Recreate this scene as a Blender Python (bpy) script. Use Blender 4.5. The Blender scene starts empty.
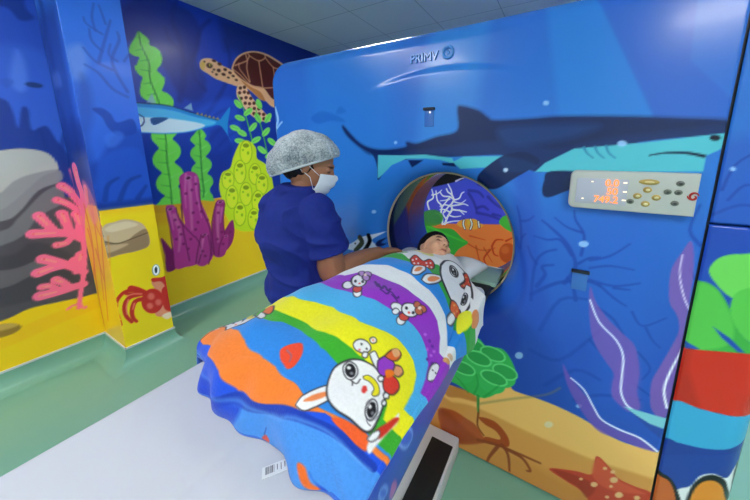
import bpy, bmesh, math, random
import numpy as np
from mathutils import Vector, Matrix, noise
from math import pi, sin, cos, radians

C = bpy.context.scene.collection
random.seed(7)

# ---------------------------------------------------------------- colour and paint
def srgb(h):
    h = h.lstrip('#')
    return np.array([int(h[i:i + 2], 16) / 255 for i in (0, 2, 4)])
def lin(c):
    c = np.asarray(c, float)
    return np.where(c <= 0.04045, c / 12.92, ((c + 0.055) / 1.055) ** 2.4)
def rgba(h):
    return tuple(float(x) for x in lin(srgb(h))) + (1.0,)

def curve(pts, closed, n=5):
    P = np.array(pts, float); N = len(P)
    if N < 3: return P
    out = []
    for i in range(N if closed else N - 1):
        if closed:
            a, b, c, d = P[i - 1], P[i], P[(i + 1) % N], P[(i + 2) % N]
        else:
            a, b, c, d = P[max(i - 1, 0)], P[i], P[i + 1], P[min(i + 2, N - 1)]
        for k in range(n):
            t = k / n
            out.append(0.5 * ((2 * b) + (c - a) * t + (2 * a - 5 * b + 4 * c - d) * t * t + (3 * b - a - 3 * c + d) * t ** 3))
    if not closed: out.append(P[-1])
    return np.array(out)

def seg_dist(q, a, b):
    ab = b - a; L = float(ab @ ab) + 1e-12
    k = np.clip(((q - a) @ ab) / L, 0, 1)
    d = q - a - k[:, None] * ab
    return np.sqrt((d * d).sum(1)), k

def cover(uv, layer, h):
    """how much of each surface point a printed shape covers"""
    kind, data = layer[0], layer[3]
    soft = layer[4] if len(layer) > 4 else 0
    soft = max(soft, h)
    if kind in 'pPo':
        if kind == 'o':
            cx, cy, rx, ry, ang = data
            th = np.linspace(0, 2 * pi, 25)[:-1]
            e = np.stack([rx * np.cos(th), ry * np.sin(th)], 1)
            c_, s_ = cos(ang), sin(ang)
            pts = e @ np.array([[c_, s_], [-s_, c_]]) + [cx, cy]
        else:
            pts = curve(data, True) if kind == 'p' else np.array(data, float)
        lo, hi = pts.min(0) - soft, pts.max(0) + soft
        idx = np.nonzero((uv[:, 0] > lo[0]) & (uv[:, 0] < hi[0]) & (uv[:, 1] > lo[1]) & (uv[:, 1] < hi[1]))[0]
        if not len(idx): return idx, None
        q = uv[idx]; inside = np.zeros(len(q), bool); dmin = np.full(len(q), 9.0)
        for i in range(len(pts)):
            a, b = pts[i - 1], pts[i]
            if a[1] != b[1]:
                cr = ((a[1] > q[:, 1]) != (b[1] > q[:, 1])) & (q[:, 0] < (b[0] - a[0]) * (q[:, 1] - a[1]) / (b[1] - a[1]) + a[0])
                inside ^= cr
            dmin = np.minimum(dmin, seg_dist(q, a, b)[0])
        sd = np.where(inside, dmin, -dmin)
        return idx, np.clip(sd / soft + 0.5, 0, 1)
    if kind in 'lL':            # stroke; data = [width at start, width at end, points]
        w0, w1, pts = data
        pts = curve(pts, False, 4) if kind == 'l' else np.array(pts, float)
        wm = max(w0, w1) / 2 + soft
        lo, hi = pts.min(0) - wm, pts.max(0) + wm
        idx = np.nonzero((uv[:, 0] > lo[0]) & (uv[:, 0] < hi[0]) & (uv[:, 1] > lo[1]) & (uv[:, 1] < hi[1]))[0]
        if not len(idx): return idx, None
        q = uv[idx]; best = np.full(len(q), -9.0); n = len(pts) - 1
        for i in range(n):
            d, k = seg_dist(q, pts[i], pts[i + 1])
            w = (w0 + (w1 - w0) * (i + k) / n) / 2
            best = np.maximum(best, w - d)
        return idx, np.clip(best / soft + 0.5, 0, 1)
    if kind == 'g':             # colour running across the print from point a to point b
        a, b = np.array(data[0], float), np.array(data[1], float)
        k = np.clip(((uv - a) @ (b - a)) / ((b - a) @ (b - a)), 0, 1)
        return np.arange(len(uv)), k

def paint(uv, base, layers, h):
    uv = np.asarray(uv, float)
    col = np.tile(srgb(base), (len(uv), 1))
    for L in layers:
        idx, cv = cover(uv, L, h)
        if cv is None or not len(idx): continue
        a = (cv * L[2])[:, None]
        col[idx] = col[idx] * (1 - a) + srgb(L[1]) * a
    return lin(col)

def set_colours(me, col):
    at = me.color_attributes.new('print', 'FLOAT_COLOR', 'POINT')
    buf = np.ones((len(me.vertices), 4), np.float32); buf[:, :3] = col
    at.data.foreach_set('color', buf.ravel())

# ---------------------------------------------------------------- materials
def new_mat(name):
    m = bpy.data.materials.new(name); m.use_nodes = True
    return m, m.node_tree, m.node_tree.nodes['Principled BSDF']
def add_bump(nt, bsdf, scale, strength, dist=0.002, kind='noise', detail=3):
    tc = nt.nodes.new('ShaderNodeTexCoord')
    if kind == 'noise':
        tx = nt.nodes.new('ShaderNodeTexNoise'); tx.inputs['Detail'].default_value = detail; out = tx.outputs['Fac']
    else:
        tx = nt.nodes.new('ShaderNodeTexVoronoi'); out = tx.outputs['Distance']
    tx.inputs['Scale'].default_value = scale
    nt.links.new(tc.outputs['Object'], tx.inputs['Vector'])
    bp = nt.nodes.new('ShaderNodeBump'); bp.inputs['Strength'].default_value = strength; bp.inputs['Distance'].default_value = dist
    nt.links.new(out, bp.inputs['Height']); nt.links.new(bp.outputs['Normal'], bsdf.inputs['Normal'])
    return tc, tx, out
def plain(name, h, rough=0.5, spec=0.5, metal=0.0, coat=0.0, vary=0.0, vscale=8, bump=0.0, bscale=60, bdist=0.002, sheen=0.0, sss=0.0, kind='noise'):
    m, nt, b = new_mat(name)
    b.inputs['Base Color'].default_value = rgba(h)
    b.inputs['Roughness'].default_value = rough
    b.inputs['Specular IOR Level'].default_value = spec
    b.inputs['Metallic'].default_value = metal
    b.inputs['Coat Weight'].default_value = coat
    b.inputs['Sheen Weight'].default_value = sheen
    if sss:
        b.inputs['Subsurface Weight'].default_value = sss
        b.inputs['Subsurface Radius'].default_value = (0.02, 0.008, 0.004)
        b.inputs['Subsurface Scale'].default_value = 0.3
    if bump: add_bump(nt, b, bscale, bump, bdist, kind)
    if vary:
        tc = nt.nodes.new('ShaderNodeTexCoord'); tx = nt.nodes.new('ShaderNodeTexNoise')
        tx.inputs['Scale'].default_value = vscale; tx.inputs['Detail'].default_value = 4
        nt.links.new(tc.outputs['Object'], tx.inputs['Vector'])
        mx = nt.nodes.new('ShaderNodeMix'); mx.data_type = 'RGBA'
        c = rgba(h)
        mx.inputs[6].default_value = tuple(max(0, x * (1 - vary)) for x in c[:3]) + (1,)
        mx.inputs[7].default_value = tuple(min(1, x * (1 + vary)) for x in c[:3]) + (1,)
        nt.links.new(tx.outputs['Fac'], mx.inputs[0]); nt.links.new(mx.outputs[2], b.inputs['Base Color'])
    return m
def printed(name, rough=0.3, spec=0.5, coat=0.0, bump=0.0, bscale=60, bdist=0.002, sheen=0.0, vary=0.04, vscale=30, sss=0.0, gain=1.0):
    m, nt, b = new_mat(name)
    at = nt.nodes.new('ShaderNodeAttribute'); at.attribute_name = 'print'
    tc = nt.nodes.new('ShaderNodeTexCoord'); tx = nt.nodes.new('ShaderNodeTexNoise'); tx.inputs['Scale'].default_value = vscale
    nt.links.new(tc.outputs['Object'], tx.inputs['Vector'])
    hs = nt.nodes.new('ShaderNodeHueSaturation')
    mp = nt.nodes.new('ShaderNodeMapRange'); mp.inputs['To Min'].default_value = gain * (1 - vary); mp.inputs['To Max'].default_value = gain * (1 + vary)
    nt.links.new(tx.outputs['Fac'], mp.inputs['Value']); nt.links.new(mp.outputs['Result'], hs.inputs['Value'])
    nt.links.new(at.outputs['Color'], hs.inputs['Color']); nt.links.new(hs.outputs['Color'], b.inputs['Base Color'])
    b.inputs['Roughness'].default_value = rough; b.inputs['Specular IOR Level'].default_value = spec
    b.inputs['Coat Weight'].default_value = coat; b.inputs['Sheen Weight'].default_value = sheen
    b.inputs['Coat Roughness'].default_value = 0.08
    if sss:
        b.inputs['Subsurface Weight'].default_value = sss
        b.inputs['Subsurface Radius'].default_value = (0.02, 0.008, 0.004)
        b.inputs['Subsurface Scale'].default_value = 0.3
    if bump: add_bump(nt, b, bscale, bump, bdist)
    return m
def glow(name, h, strength):
    m, nt, b = new_mat(name)
    b.inputs['Base Color'].default_value = rgba(h)
    b.inputs['Emission Color'].default_value = rgba(h); b.inputs['Emission Strength'].default_value = strength
    return m

# ---------------------------------------------------------------- mesh helpers
def tag(o, label=None, cat=None, group=None, kind=None):
    if label: o['label'] = label
    if cat: o['category'] = cat
    if group: o['group'] = group
    if kind: o['kind'] = kind
    return o
def link(name, me, mat, parent=None, smooth=True):
    o = bpy.data.objects.new(name, me); C.objects.link(o)
    if mat is not None and not me.materials: me.materials.append(mat)
    if smooth:
        me.polygons.foreach_set('use_smooth', [True] * len(me.polygons))
    if parent:
        o.parent = parent
        o.matrix_parent_inverse = Matrix.Translation(parent.location).inverted()
    return o
def empty(name, loc):
    o = bpy.data.objects.new(name, None); C.objects.link(o); o.location = loc; o.empty_display_size = 0.1
    return o
def mesh_of(bm, name='m'):
    me = bpy.data.meshes.new(name); bm.normal_update(); bm.to_mesh(me); bm.free(); return me
def sharp_by_angle(me, deg=35):
    bm = bmesh.new(); bm.from_mesh(me)
    for e in bm.edges:
        if len(e.link_faces) == 2 and e.calc_face_angle(0) > radians(deg): e.smooth = False
    bm.to_mesh(me); bm.free()
def box(bm, lo, hi, bev=0.0, seg=2):
    r = bmesh.ops.create_cube(bm, size=1.0)
    vs = r['verts']
    for v in vs:
        v.co = Vector([lo[i] + (v.co[i] + 0.5) * (hi[i] - lo[i]) for i in range(3)])
    if bev:
        es = {e for v in vs for e in v.link_edges}
        bmesh.ops.bevel(bm, geom=list(es), offset=bev, segments=seg, profile=0.5, affect='EDGES')
    return bm
def box_obj(name, lo, hi, mat, parent=None, bev=0.004, seg=2):
    bm = bmesh.new(); box(bm, lo, hi, bev, seg); me = mesh_of(bm)
    o = link(name, me, mat, parent, smooth=True); sharp_by_angle(me, 40); return o
def tube(bm, pts, r, n=10, caps=True):
    """round tube along points; r a number or a list"""
    P = [Vector(p) for p in pts]; R = r if isinstance(r, (list, tuple)) else [r] * len(P)
    rings = []; up = Vector((0.13, 0.31, 0.94))
    for i, p in enumerate(P):
        d = (P[min(i + 1, len(P) - 1)] - P[max(i - 1, 0)]).normalized()
        a = d.cross(up); a = a.normalized() if a.length > 1e-4 else d.orthogonal().normalized()
        b = d.cross(a).normalized()
        rings.append([bm.verts.new(p + (a * cos(2 * pi * k / n) + b * sin(2 * pi * k / n)) * R[i]) for k in range(n)])
    for i in range(len(rings) - 1):
        for k in range(n):
            bm.faces.new((rings[i][k], rings[i][(k + 1) % n], rings[i + 1][(k + 1) % n], rings[i + 1][k]))
    if caps:
        bm.faces.new(rings[0][::-1]); bm.faces.new(rings[-1])
    return rings
def loft(bm, secs, n=24):
    """secs: (centre, side axis, depth axis, half side, half depth[, power]) closed with rounded ends"""
    rings = []
    for s in secs:
        c, ax, ay, rx, ry = Vector(s[0]), Vector(s[1]).normalized(), Vector(s[2]).normalized(), s[3], s[4]
        pw = s[5] if len(s) > 5 else 2.0
        ring = []
        for k in range(n):
            a = 2 * pi * k / n; ca, sa = cos(a), sin(a)
            x = math.copysign(abs(ca) ** (2 / pw), ca) * rx; y = math.copysign(abs(sa) ** (2 / pw), sa) * ry
            ring.append(bm.verts.new(c + ax * x + ay * y))
        rings.append(ring)
    for i in range(len(rings) - 1):
        for k in range(n):
            bm.faces.new((rings[i][k], rings[i][(k + 1) % n], rings[i + 1][(k + 1) % n], rings[i + 1][k]))
    bm.faces.new(rings[0][::-1]); bm.faces.new(rings[-1])
    return rings
def limb(bm, pts, rad, n=16):
    """limb through joints with round ends, sampled as a smooth curve"""
    P = curve([list(p) + [r] for p, r in zip(pts, rad)], False, 5)
    tube(bm, [p[:3] for p in P], [float(p[3]) for p in P], n)
    for q in (P[0], P[-1]):
        bmesh.ops.create_icosphere(bm, subdivisions=2, radius=float(q[3]), matrix=Matrix.Translation(Vector(q[:3])))
def ball(bm, c, r, rot=None):
    m = Matrix.Translation(Vector(c)) @ (rot.to_4x4() if rot else Matrix.Identity(4)) @ Matrix.Diagonal((*(r if isinstance(r, (tuple, list)) else (r, r, r)), 1))
    bmesh.ops.create_uvsphere(bm, u_segments=24, v_segments=16, radius=1.0, matrix=m)
def fuse(bm, voxel=0.005, smooth=6, factor=0.5):
    """one continuous skin out of overlapping closed pieces"""
    me = bpy.data.meshes.new('raw'); bm.normal_update(); bm.to_mesh(me); bm.free()
    o = bpy.data.objects.new('raw', me); C.objects.link(o)
    r = o.modifiers.new('r', 'REMESH'); r.mode = 'VOXEL'; r.voxel_size = voxel
    s = o.modifiers.new('s', 'SMOOTH'); s.iterations = smooth; s.factor = factor
    dg = bpy.context.evaluated_depsgraph_get(); dg.update()
    out = bpy.data.meshes.new_from_object(o.evaluated_get(dg))
    bpy.data.objects.remove(o, do_unlink=True)
    return out
def coords(me):
    a = np.empty(len(me.vertices) * 3); me.vertices.foreach_get('co', a); return a.reshape(-1, 3)
def set_coords(me, a):
    me.vertices.foreach_set('co', np.asarray(a, np.float32).ravel()); me.update()
def displace(me, fn):
    me.update()
    co = coords(me); n = np.empty(len(me.vertices) * 3); me.vertex_normals.foreach_get('vector', n); n = n.reshape(-1, 3)
    set_coords(me, co + n * fn(co, n)[:, None])
def grid_mesh(P, flip=False, keep=None, wrap=False):
    """P: (rows, cols, 3) -> quad mesh; keep: (rows-1, cols-1) mask"""
    r, c = P.shape[:2]
    i = np.arange(r * c).reshape(r, c)
    f = np.stack([i[:-1, :-1], i[:-1, 1:], i[1:, 1:], i[1:, :-1]], -1)
    f = f[keep] if keep is not None else f.reshape(-1, 4)
    if flip: f = f[:, ::-1]
    V = P.reshape(-1, 3)
    used = np.unique(f); mp = -np.ones(len(V), int); mp[used] = np.arange(len(used))
    f = mp[f]; V = V[used]
    me = bpy.data.meshes.new('grid')
    me.vertices.add(len(V)); me.vertices.foreach_set('co', V.astype(np.float32).ravel())
    me.loops.add(f.size); me.loops.foreach_set('vertex_index', f.astype(np.int32).ravel())
    me.polygons.add(len(f)); me.polygons.foreach_set('loop_start', np.arange(0, f.size, 4, dtype=np.int32))
    me.polygons.foreach_set('loop_total', np.full(len(f), 4, np.int32))
    me.update(calc_edges=True); me.validate()
    return me, used

# ---- shared shapes (metres) ----
FY = 1.195                      # front face of the scanner
BX, BZ, BR = -0.485, 1.08, 0.325   # bore centre and radius
PAD_Z = 0.960
BL_L, BL_R, BL_F, BL_T = -0.20, 0.74, 0.0, 1.12   # blanket across (s) and along (t), metres of cloth

def sstep(a, b, x):
    k = np.clip((x - a) / (b - a), 0, 1)
    return k * k * (3 - 2 * k)

def blanket_top(x, y):
    """height of the cloth over the child lying on the table"""
    amp = np.interp(y, [0.25, 0.33, 0.45, 0.62, 0.85, 1.05, 1.16, 1.25], [0.085, 0.10, 0.118, 0.130, 0.135, 0.105, 0.072, 0.05])
    c = np.interp(y, [0.3, 0.7, 1.1], [-0.535, -0.508, -0.505])
    w = np.interp(y, [0.3, 0.6, 0.85, 1.05, 1.2], [0.66, 0.57, 0.47, 0.40, 0.38])
    q = np.abs(2 * (x - c) / w)
    bump = amp * np.clip(1 - q ** 2.6, 0, None)
    # two legs under the cloth, and soft wrinkles
    leg = 0.012 * np.exp(-((x + 0.62) / 0.06) ** 2) + 0.012 * np.exp(-((x + 0.44) / 0.06) ** 2)
    leg = leg * sstep(0.25, 0.4, y) * (1 - sstep(0.6, 0.8, y))
    wr = 0.0035 * np.sin(23 * x + 9 * y + 1.3 * np.sin(11 * y)) + 0.003 * np.sin(31 * y - 14 * x + 2 * np.sin(9 * x))
    wr = wr + 0.003 * np.sin(44 * x + 17 * y) * (1 - sstep(0.36, 0.6, y))
    m = np.clip(1 - q ** 6, 0.15, 1)
    return PAD_Z + 0.010 + bump + leg + wr * m

def blanket_point(s, t):
    """cloth coordinates -> place; s=0 at the left edge of the table, t=0 at the hem by the feet"""
    s = np.asarray(s, float); t = np.asarray(t, float)
    W = 0.578
    sc = np.clip(s, 0, W)
    x = -0.803 + sc
    over_l = np.clip(-s, 0, None); over_r = np.clip(s - W, 0, None)
    # foot end: the cloth stands up off the pad, then runs over the feet
    FH = 0.13
    foot_y = 0.262 + 0.065 * sstep(-0.62, -0.80, x) + 0.005 * np.sin(24 * x) + 0.004 * np.sin(57 * x)
    k = np.clip(t / FH, 0, 1)
    y = foot_y + 0.05 * k ** 1.5 + np.clip(t - FH, 0, None)
    ripple = 0.008 * np.sin(34 * x + 5 * k) + 0.004 * np.sin(71 * x - 3 * k)
    y = y - ripple * (1 - k) * 0.9 - 0.004 * np.sin(np.pi * k)
    zt = blanket_top(x, np.maximum(y, foot_y + 0.05))
    rise = np.sin(0.5 * np.pi * np.clip(t / FH, 0, 1)) ** 1.1
    z = (PAD_Z + 0.006) + (zt - PAD_Z - 0.006) * rise
    # fold of cloth lying along the foot edge on the left
    z = z + 0.018 * np.exp(-((t - 0.19) / 0.03) ** 2) * np.exp(-((x + 0.60) / 0.05) ** 2)
    x = x - 0.014 * (1 - np.exp(-over_l / 0.02)) - 0.006 * np.sin(16 * t) * sstep(0, 0.1, over_l)
    z = z - np.clip(over_l - 0.012, 0, None)
    rr = 1 - np.exp(-over_r / 0.02)
    x = x + 0.012 * rr + 0.006 * np.sin(21 * t + 1) * sstep(0, 0.05, over_r)
    z = z - np.clip(over_r - 0.008, 0, None)
    return np.stack([x, y, z], -1)

def blanket_uv(a, b):
    """unit square -> cloth coordinates inside its curved outline"""
    right = np.interp(b, [0, 0.1, 0.3, 0.45, 0.6, 0.78, 1], [0.585, 0.588, 0.59, 0.60, 0.615, 0.67, 0.69])
    s = BL_L + (right - BL_L) * a
    T = 1.035 + 0.02 * np.sin(9 * s) - 0.23 * sstep(0.38, 0.66, s) - 0.02 * sstep(0.2, -0.2, s)
    # rows near the feet stay straight
    t = b * T
    return s, t

# ---- the printed artwork, in metres on each surface: kind, colour, opacity, outline, softness ----
ART = {
'scanner_front': [
['g','#2a72ca',1,[(0,2),(0,1.35)]],
['g','#2450b4',1,[(0,1.35),(0,.75)]],
['P','#2f86d6',.35,[(-1.272,2.449),(-.688,2.289),(-.818,.525),(-1.196,.4)],.116],
['P','#3a97dc',.35,[(-.509,2.308),(-.279,2.239),(-.351,1.466),(-.609,1.462)],.054],
['P','#2d7fd0',.6,[(-.146,2.199),(-.041,2.168),(.248,1.568),(-.029,1.577)],.025],
['P','#2f5cbc',.7,[(-.055,2.172),(.613,1.972),(.535,1.559),(.248,1.568)],.009],
['P','#2f6fc8',.5,[(.277,2.072),(.613,1.972),(.46,1.575),(.29,1.765)],.007],
['P','#2a4fb0',.25,[(-.144,1.314),(.494,1.367),(.604,.682),(-.087,.524)],.153],
['P','#1d3d9c',.55,[(-.816,.647),(-.076,.905),(.087,.31),(-.828,-.074)],.193],
['P','#2a63c6',.35,[(.087,1.333),(.276,1.349),(.343,.629),(.201,.561)],.082],
['P','#2347ae',.5,[(-.183,1.45),(-.1,1.433),(-.004,.838),(-.104,.76),(-.144,1.108)],.045],
['l','#1c3fa0',.75,[.014,.007,[(-.073,.906),(-.074,.991),(-.066,1.076),(-.039,1.116),(-.002,1.134)]],.006],
['l','#1c3fa0',.75,[.012,.006,[(-.065,1.065),(-.088,1.096),(-.101,1.129)]],.006],
['l','#1c3fa0',.75,[.015,.007,[(.038,1.006),(.068,1.08),(.033,1.162),(-.029,1.219),(-.06,1.242)]],.006],
['l','#1c3fa0',.75,[.011,.005,[(.051,1.121),(.009,1.174),(-.034,1.168),(-.084,1.177)]],.005],
['l','#1c3fa0',.75,[.011,.005,[(.081,1.127),(.083,1.202),(.051,1.256),(.043,1.291)]],.005],
['l','#1c3fa0',.75,[.009,.004,[(.077,1.212),(.027,1.226),(-.018,1.258)]],.005],
['l','#1c3fa0',.75,[.016,.008,[(-.075,.93),(.01,.999),(.1,1.031),(.151,1.021)]],.006],
['l','#1c3fa0',.75,[.011,.005,[(.076,1.093),(.108,1.121),(.139,1.129)]],.005],
['l','#1c3fa0',.75,[.01,.005,[(-.129,1.159),(-.14,1.238),(-.154,1.288)]],.006],
['l','#1c3fa0',.75,[.01,.005,[(-.139,1.227),(-.109,1.236),(-.09,1.255)]],.006],
['l','#1c3fa0',.75,[.012,.006,[(-.131,1.112),(-.129,1.153),(-.115,1.179)]],.006],
['l','#1c3fa0',.75,[.016,.008,[(-.057,.971),(-.031,1.025),(-.044,1.057),(-.006,1.071)]],.006],
['l','#1c3fa0',.75,[.015,.007,[(.081,.947),(.067,1.001),(.045,1.03)]],.005],
['l','#1c3fa0',.7,[.01,.005,[(.11,1.113),(.167,1.139),(.218,1.192)]],.005],
['l','#1c3fa0',.7,[.01,.005,[(.113,1.083),(.171,1.103),(.239,1.102)]],.005],
['l','#1c3fa0',.7,[.011,.005,[(.118,1.037),(.191,1.031),(.261,1.058)]],.005],
['l','#1c3fa0',.7,[.01,.005,[(.144,1.028),(.196,.986),(.234,.965)]],.005],
['l','#1c3fa0',.7,[.008,.004,[(.253,.948),(.286,.904),(.344,.952)]],.005],
['l','#1c3fa0',.7,[.008,.004,[(.297,.9),(.319,.861),(.343,.839)]],.005],
['l','#1c3fa0',.7,[.011,.005,[(.154,.935),(.206,.902),(.249,.836)]],.005],
['l','#1c3fa0',.7,[.011,.005,[(.143,.799),(.179,.761)]],.005],
['l','#1c3fa0',.7,[.01,.005,[(.192,1.024),(.237,1.027)]],.005],
['l','#1c3fa0',.7,[.011,.005,[(.292,.673),(.341,.645)]],.005],
['l','#1c3fa0',.7,[.008,.004,[(.287,.802),(.327,.753),(.311,.698)]],.005],
['l','#1c3fa0',.6,[.012,.006,[(.43,.936),(.427,1.04),(.379,1.131)]],.006],
['l','#1c3fa0',.6,[.017,.008,[(-.029,.785),(.03,.934),(.126,.96)]],.008],
['l','#1c3fa0',.6,[.017,.009,[(-.059,.682),(.053,.678),(.169,.85)]],.009],
['l','#1c3fa0',.6,[.017,.009,[(.01,.542),(.108,.655),(.191,.646)]],.009],
['l','#1c3fa0',.6,[.016,.008,[(.121,.522),(.198,.582),(.316,.617)]],.008],
['l','#1c3fa0',.6,[.011,.005,[(.39,1.216),(.36,1.261),(.372,1.342)]],.005],
['p','#18359a',.6,[(-.815,.707),(-.468,.826),(-.19,.828),(-.101,.714),(-.175,.588),(-.46,.532),(-.69,.477)],.038],
['l','#1c3fa0',.5,[.027,.014,[(-.184,.734),(-.106,.897),(-.108,1.029),(-.151,1.149)]],.014],
['p','#1f5db8',.6,[(-1.257,1.681),(-1.172,1.712),(-1.062,1.681),(-1.016,1.649),(-1.118,1.658),(-1.206,1.647)],.013],
['p','#1f5db8',.5,[(-1.075,1.692),(-1.045,1.729),(-1.007,1.698)],.012],
['l','#9cc4ec',.9,[.019,.022,[(-1.55,1.753),(-1.531,1.683),(-1.564,1.638),(-1.581,1.573),(-1.559,1.525),(-1.55,1.446)]],.007],
['l','#9cc4ec',.9,[.013,.011,[(-1.546,1.637),(-1.516,1.659),(-1.497,1.67)]],.007],
['p','#a9cdee',1,[(-1.569,1.8),(-1.571,1.795),(-1.576,1.792),(-1.581,1.79),(-1.587,1.792),(-1.59,1.796),(-1.591,1.802),(-1.589,1.806),(-1.584,1.81),(-1.579,1.811),(-1.573,1.809),(-1.57,1.805)]],
['p','#122a60',1,[(-1.03,1.629),(-1.006,1.583),(-.924,1.522),(-.85,1.487),(-.821,1.424),(-.816,1.359),(-.762,1.421),(-.689,1.456),(-.584,1.471),(-.486,1.477),(-.431,1.478),(-.231,1.488),(-.211,1.468),(-.082,1.426),(.012,1.472),(.203,1.532),(.397,1.552),(.405,1.563),(.397,1.588),(.281,1.601),(.154,1.612),(-.033,1.622),(-.139,1.619),(-.259,1.619),(-.291,1.635),(-.328,1.661),(-.399,1.683),(-.411,1.67),(-.41,1.585),(-.507,1.561),(-.6,1.534),(-.652,1.541),(-.662,1.518),(-.808,1.507),(-.923,1.539)]],
['p','#0d2050',.9,[(-1.03,1.629),(-1.006,1.583),(-.924,1.522),(-.85,1.487),(-.689,1.493),(-.487,1.516),(-.314,1.539),(-.16,1.533),(-.023,1.507),(.094,1.54),(.339,1.571),(.395,1.589),(.281,1.601),(.154,1.612),(-.033,1.622),(-.139,1.619),(-.259,1.619),(-.291,1.635),(-.328,1.661),(-.399,1.683),(-.411,1.67),(-.41,1.585),(-.507,1.561),(-.6,1.534),(-.652,1.541),(-.662,1.518),(-.808,1.507),(-.923,1.539)],.023],
['p','#214a8c',.5,[(-.238,1.591),(-.031,1.598),(.089,1.586),(-.026,1.542),(-.196,1.526)],.03],
['P','#4fb4c4',1,[(-.814,1.483),(-.689,1.482),(-.559,1.487),(-.431,1.473),(-.421,1.448),(-.486,1.464),(-.559,1.469),(-.657,1.466),(-.734,1.436),(-.768,1.406),(-.81,1.37),(-.819,1.369)]],
['P','#4fb4c4',1,[(-.43,1.456),(-.382,1.479),(-.22,1.484),(-.261,1.456),(-.284,1.437),(-.398,1.427)]],
['P','#4fb4c4',1,[(-.099,1.426),(-.068,1.46),(.021,1.512),(.208,1.53),(.394,1.555),(.406,1.56),(.403,1.535),(.395,1.511),(.364,1.49),(.364,1.443),(.162,1.435),(.038,1.431)]],
['P','#4fb4c4',0,[(.106,1.433),(.368,1.442),(.37,1.388),(.341,1.398),(.163,1.421)]],
['P','#0d2050',1,[(-.646,1.461),(-.569,1.462),(-.599,1.444),(-.63,1.427)]],
['P','#0d2050',1,[(-.481,1.451),(-.425,1.452),(-.416,1.435),(-.48,1.44)]],
['p','#0d2050',1,[(-.212,1.488),(-.268,1.451),(-.319,1.401),(-.329,1.354),(-.303,1.345),(-.239,1.351),(-.169,1.399),(-.111,1.44),(-.086,1.47),(-.14,1.5)]],
['p','#0d2050',1,[(-.055,1.427),(-.065,1.393),(-.069,1.359),(-.061,1.336),(-.04,1.334),(-.005,1.352),(.025,1.372),(.035,1.423),(.019,1.433)]],
['p','#1d4f86',.3,[(-.231,1.48),(-.156,1.473),(-.097,1.448),(-.152,1.423),(-.208,1.429)],.012],
['p','#0a1020',1,[(.387,1.542),(.386,1.538),(.382,1.535),(.377,1.534),(.371,1.535),(.366,1.538),(.364,1.542),(.365,1.546),(.369,1.549),(.374,1.55),(.38,1.549),(.385,1.546)]],
['l','#0a1630',1,[.003,.009,[(.231,1.49),(.262,1.497),(.295,1.499),(.327,1.497),(.359,1.489)]]],
['l','#2c7aa5',1,[.008,.004,[(.05,1.516),(.061,1.497),(.081,1.48)]]],
['l','#2c7aa5',1,[.007,.004,[(.082,1.518),(.093,1.497),(.112,1.48)]]],
['l','#2c7aa5',1,[.007,.004,[(.113,1.521),(.124,1.497),(.143,1.481)]]],
['p','#8fbce6',.9,[(-.073,1.672),(-.074,1.668),(-.077,1.665),(-.082,1.665),(-.087,1.666),(-.091,1.669),(-.092,1.674),(-.091,1.678),(-.088,1.681),(-.083,1.681),(-.078,1.68),(-.074,1.677)]],
['p','#8fbce6',.9,[(.17,1.528),(.168,1.523),(.164,1.52),(.157,1.518),(.15,1.52),(.145,1.523),(.143,1.528),(.144,1.533),(.148,1.536),(.155,1.538),(.162,1.536),(.167,1.533)]],
['p','#8fbce6',.9,[(-.704,1.541),(-.705,1.538),(-.709,1.535),(-.713,1.534),(-.717,1.535),(-.721,1.538),(-.722,1.541),(-.721,1.545),(-.717,1.548),(-.713,1.549),(-.709,1.548),(-.705,1.545)]],
['p','#8fbce6',.9,[(.1,1.173),(.098,1.167),(.093,1.161),(.086,1.158),(.078,1.159),(.072,1.162),(.069,1.168),(.07,1.174),(.076,1.179),(.083,1.182),(.091,1.182),(.097,1.178)]],
['p','#8fbce6',.9,[(-.084,.646),(-.085,.637),(-.09,.629),(-.098,.624),(-.106,.623),(-.112,.627),(-.115,.634),(-.113,.643),(-.108,.651),(-.1,.656),(-.092,.657),(-.086,.653)]],
['p','#8fbce6',.9,[(.146,.507),(.146,.502),(.142,.497),(.138,.493),(.133,.492),(.129,.493),(.127,.497),(.128,.502),(.131,.507),(.136,.511),(.141,.512),(.145,.511)]],
['p','#8fbce6',.9,[(-.201,1.429),(-.202,1.425),(-.204,1.423),(-.208,1.421),(-.212,1.422),(-.215,1.425),(-.216,1.429),(-.215,1.433),(-.213,1.436),(-.209,1.437),(-.205,1.436),(-.202,1.433)]],
['p','#8fbce6',.9,[(-.839,1.193),(-.841,1.188),(-.845,1.184),(-.851,1.182),(-.857,1.183),(-.861,1.186),(-.862,1.191),(-.86,1.196),(-.856,1.2),(-.85,1.201),(-.845,1.201),(-.841,1.198)]],
['p','#b8cbe0',1,[(-.197,1.43),(-.198,1.426),(-.201,1.423),(-.204,1.421),(-.208,1.422),(-.211,1.425),(-.212,1.429),(-.212,1.433),(-.209,1.436),(-.205,1.437),(-.201,1.436),(-.198,1.433)]],
['p','#c9d6ea',1,[(-1.049,.964),(-1.016,.99),(-.982,1.011),(-.94,1.04),(-.881,1.063),(-.813,1.077),(-.865,1.039),(-.848,1.014),(-.831,.998),(-.858,.979),(-.902,.963),(-.966,.96),(-1.012,.959)]],
['l','#0b1020',1,[.031,.022,[(-.94,1.04),(-.927,1.016),(-.951,.985),(-.975,.962)]]],
['l','#0b1020',1,[.022,.021,[(-.886,1.061),(-.878,1.031),(-.896,.995),(-.92,.964)]]],
['p','#0b1a50',1,[(-.809,1.043),(-.835,1.034),(-.848,1.014),(-.836,1),(-.806,1.01),(-.823,1.022)]],
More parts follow.
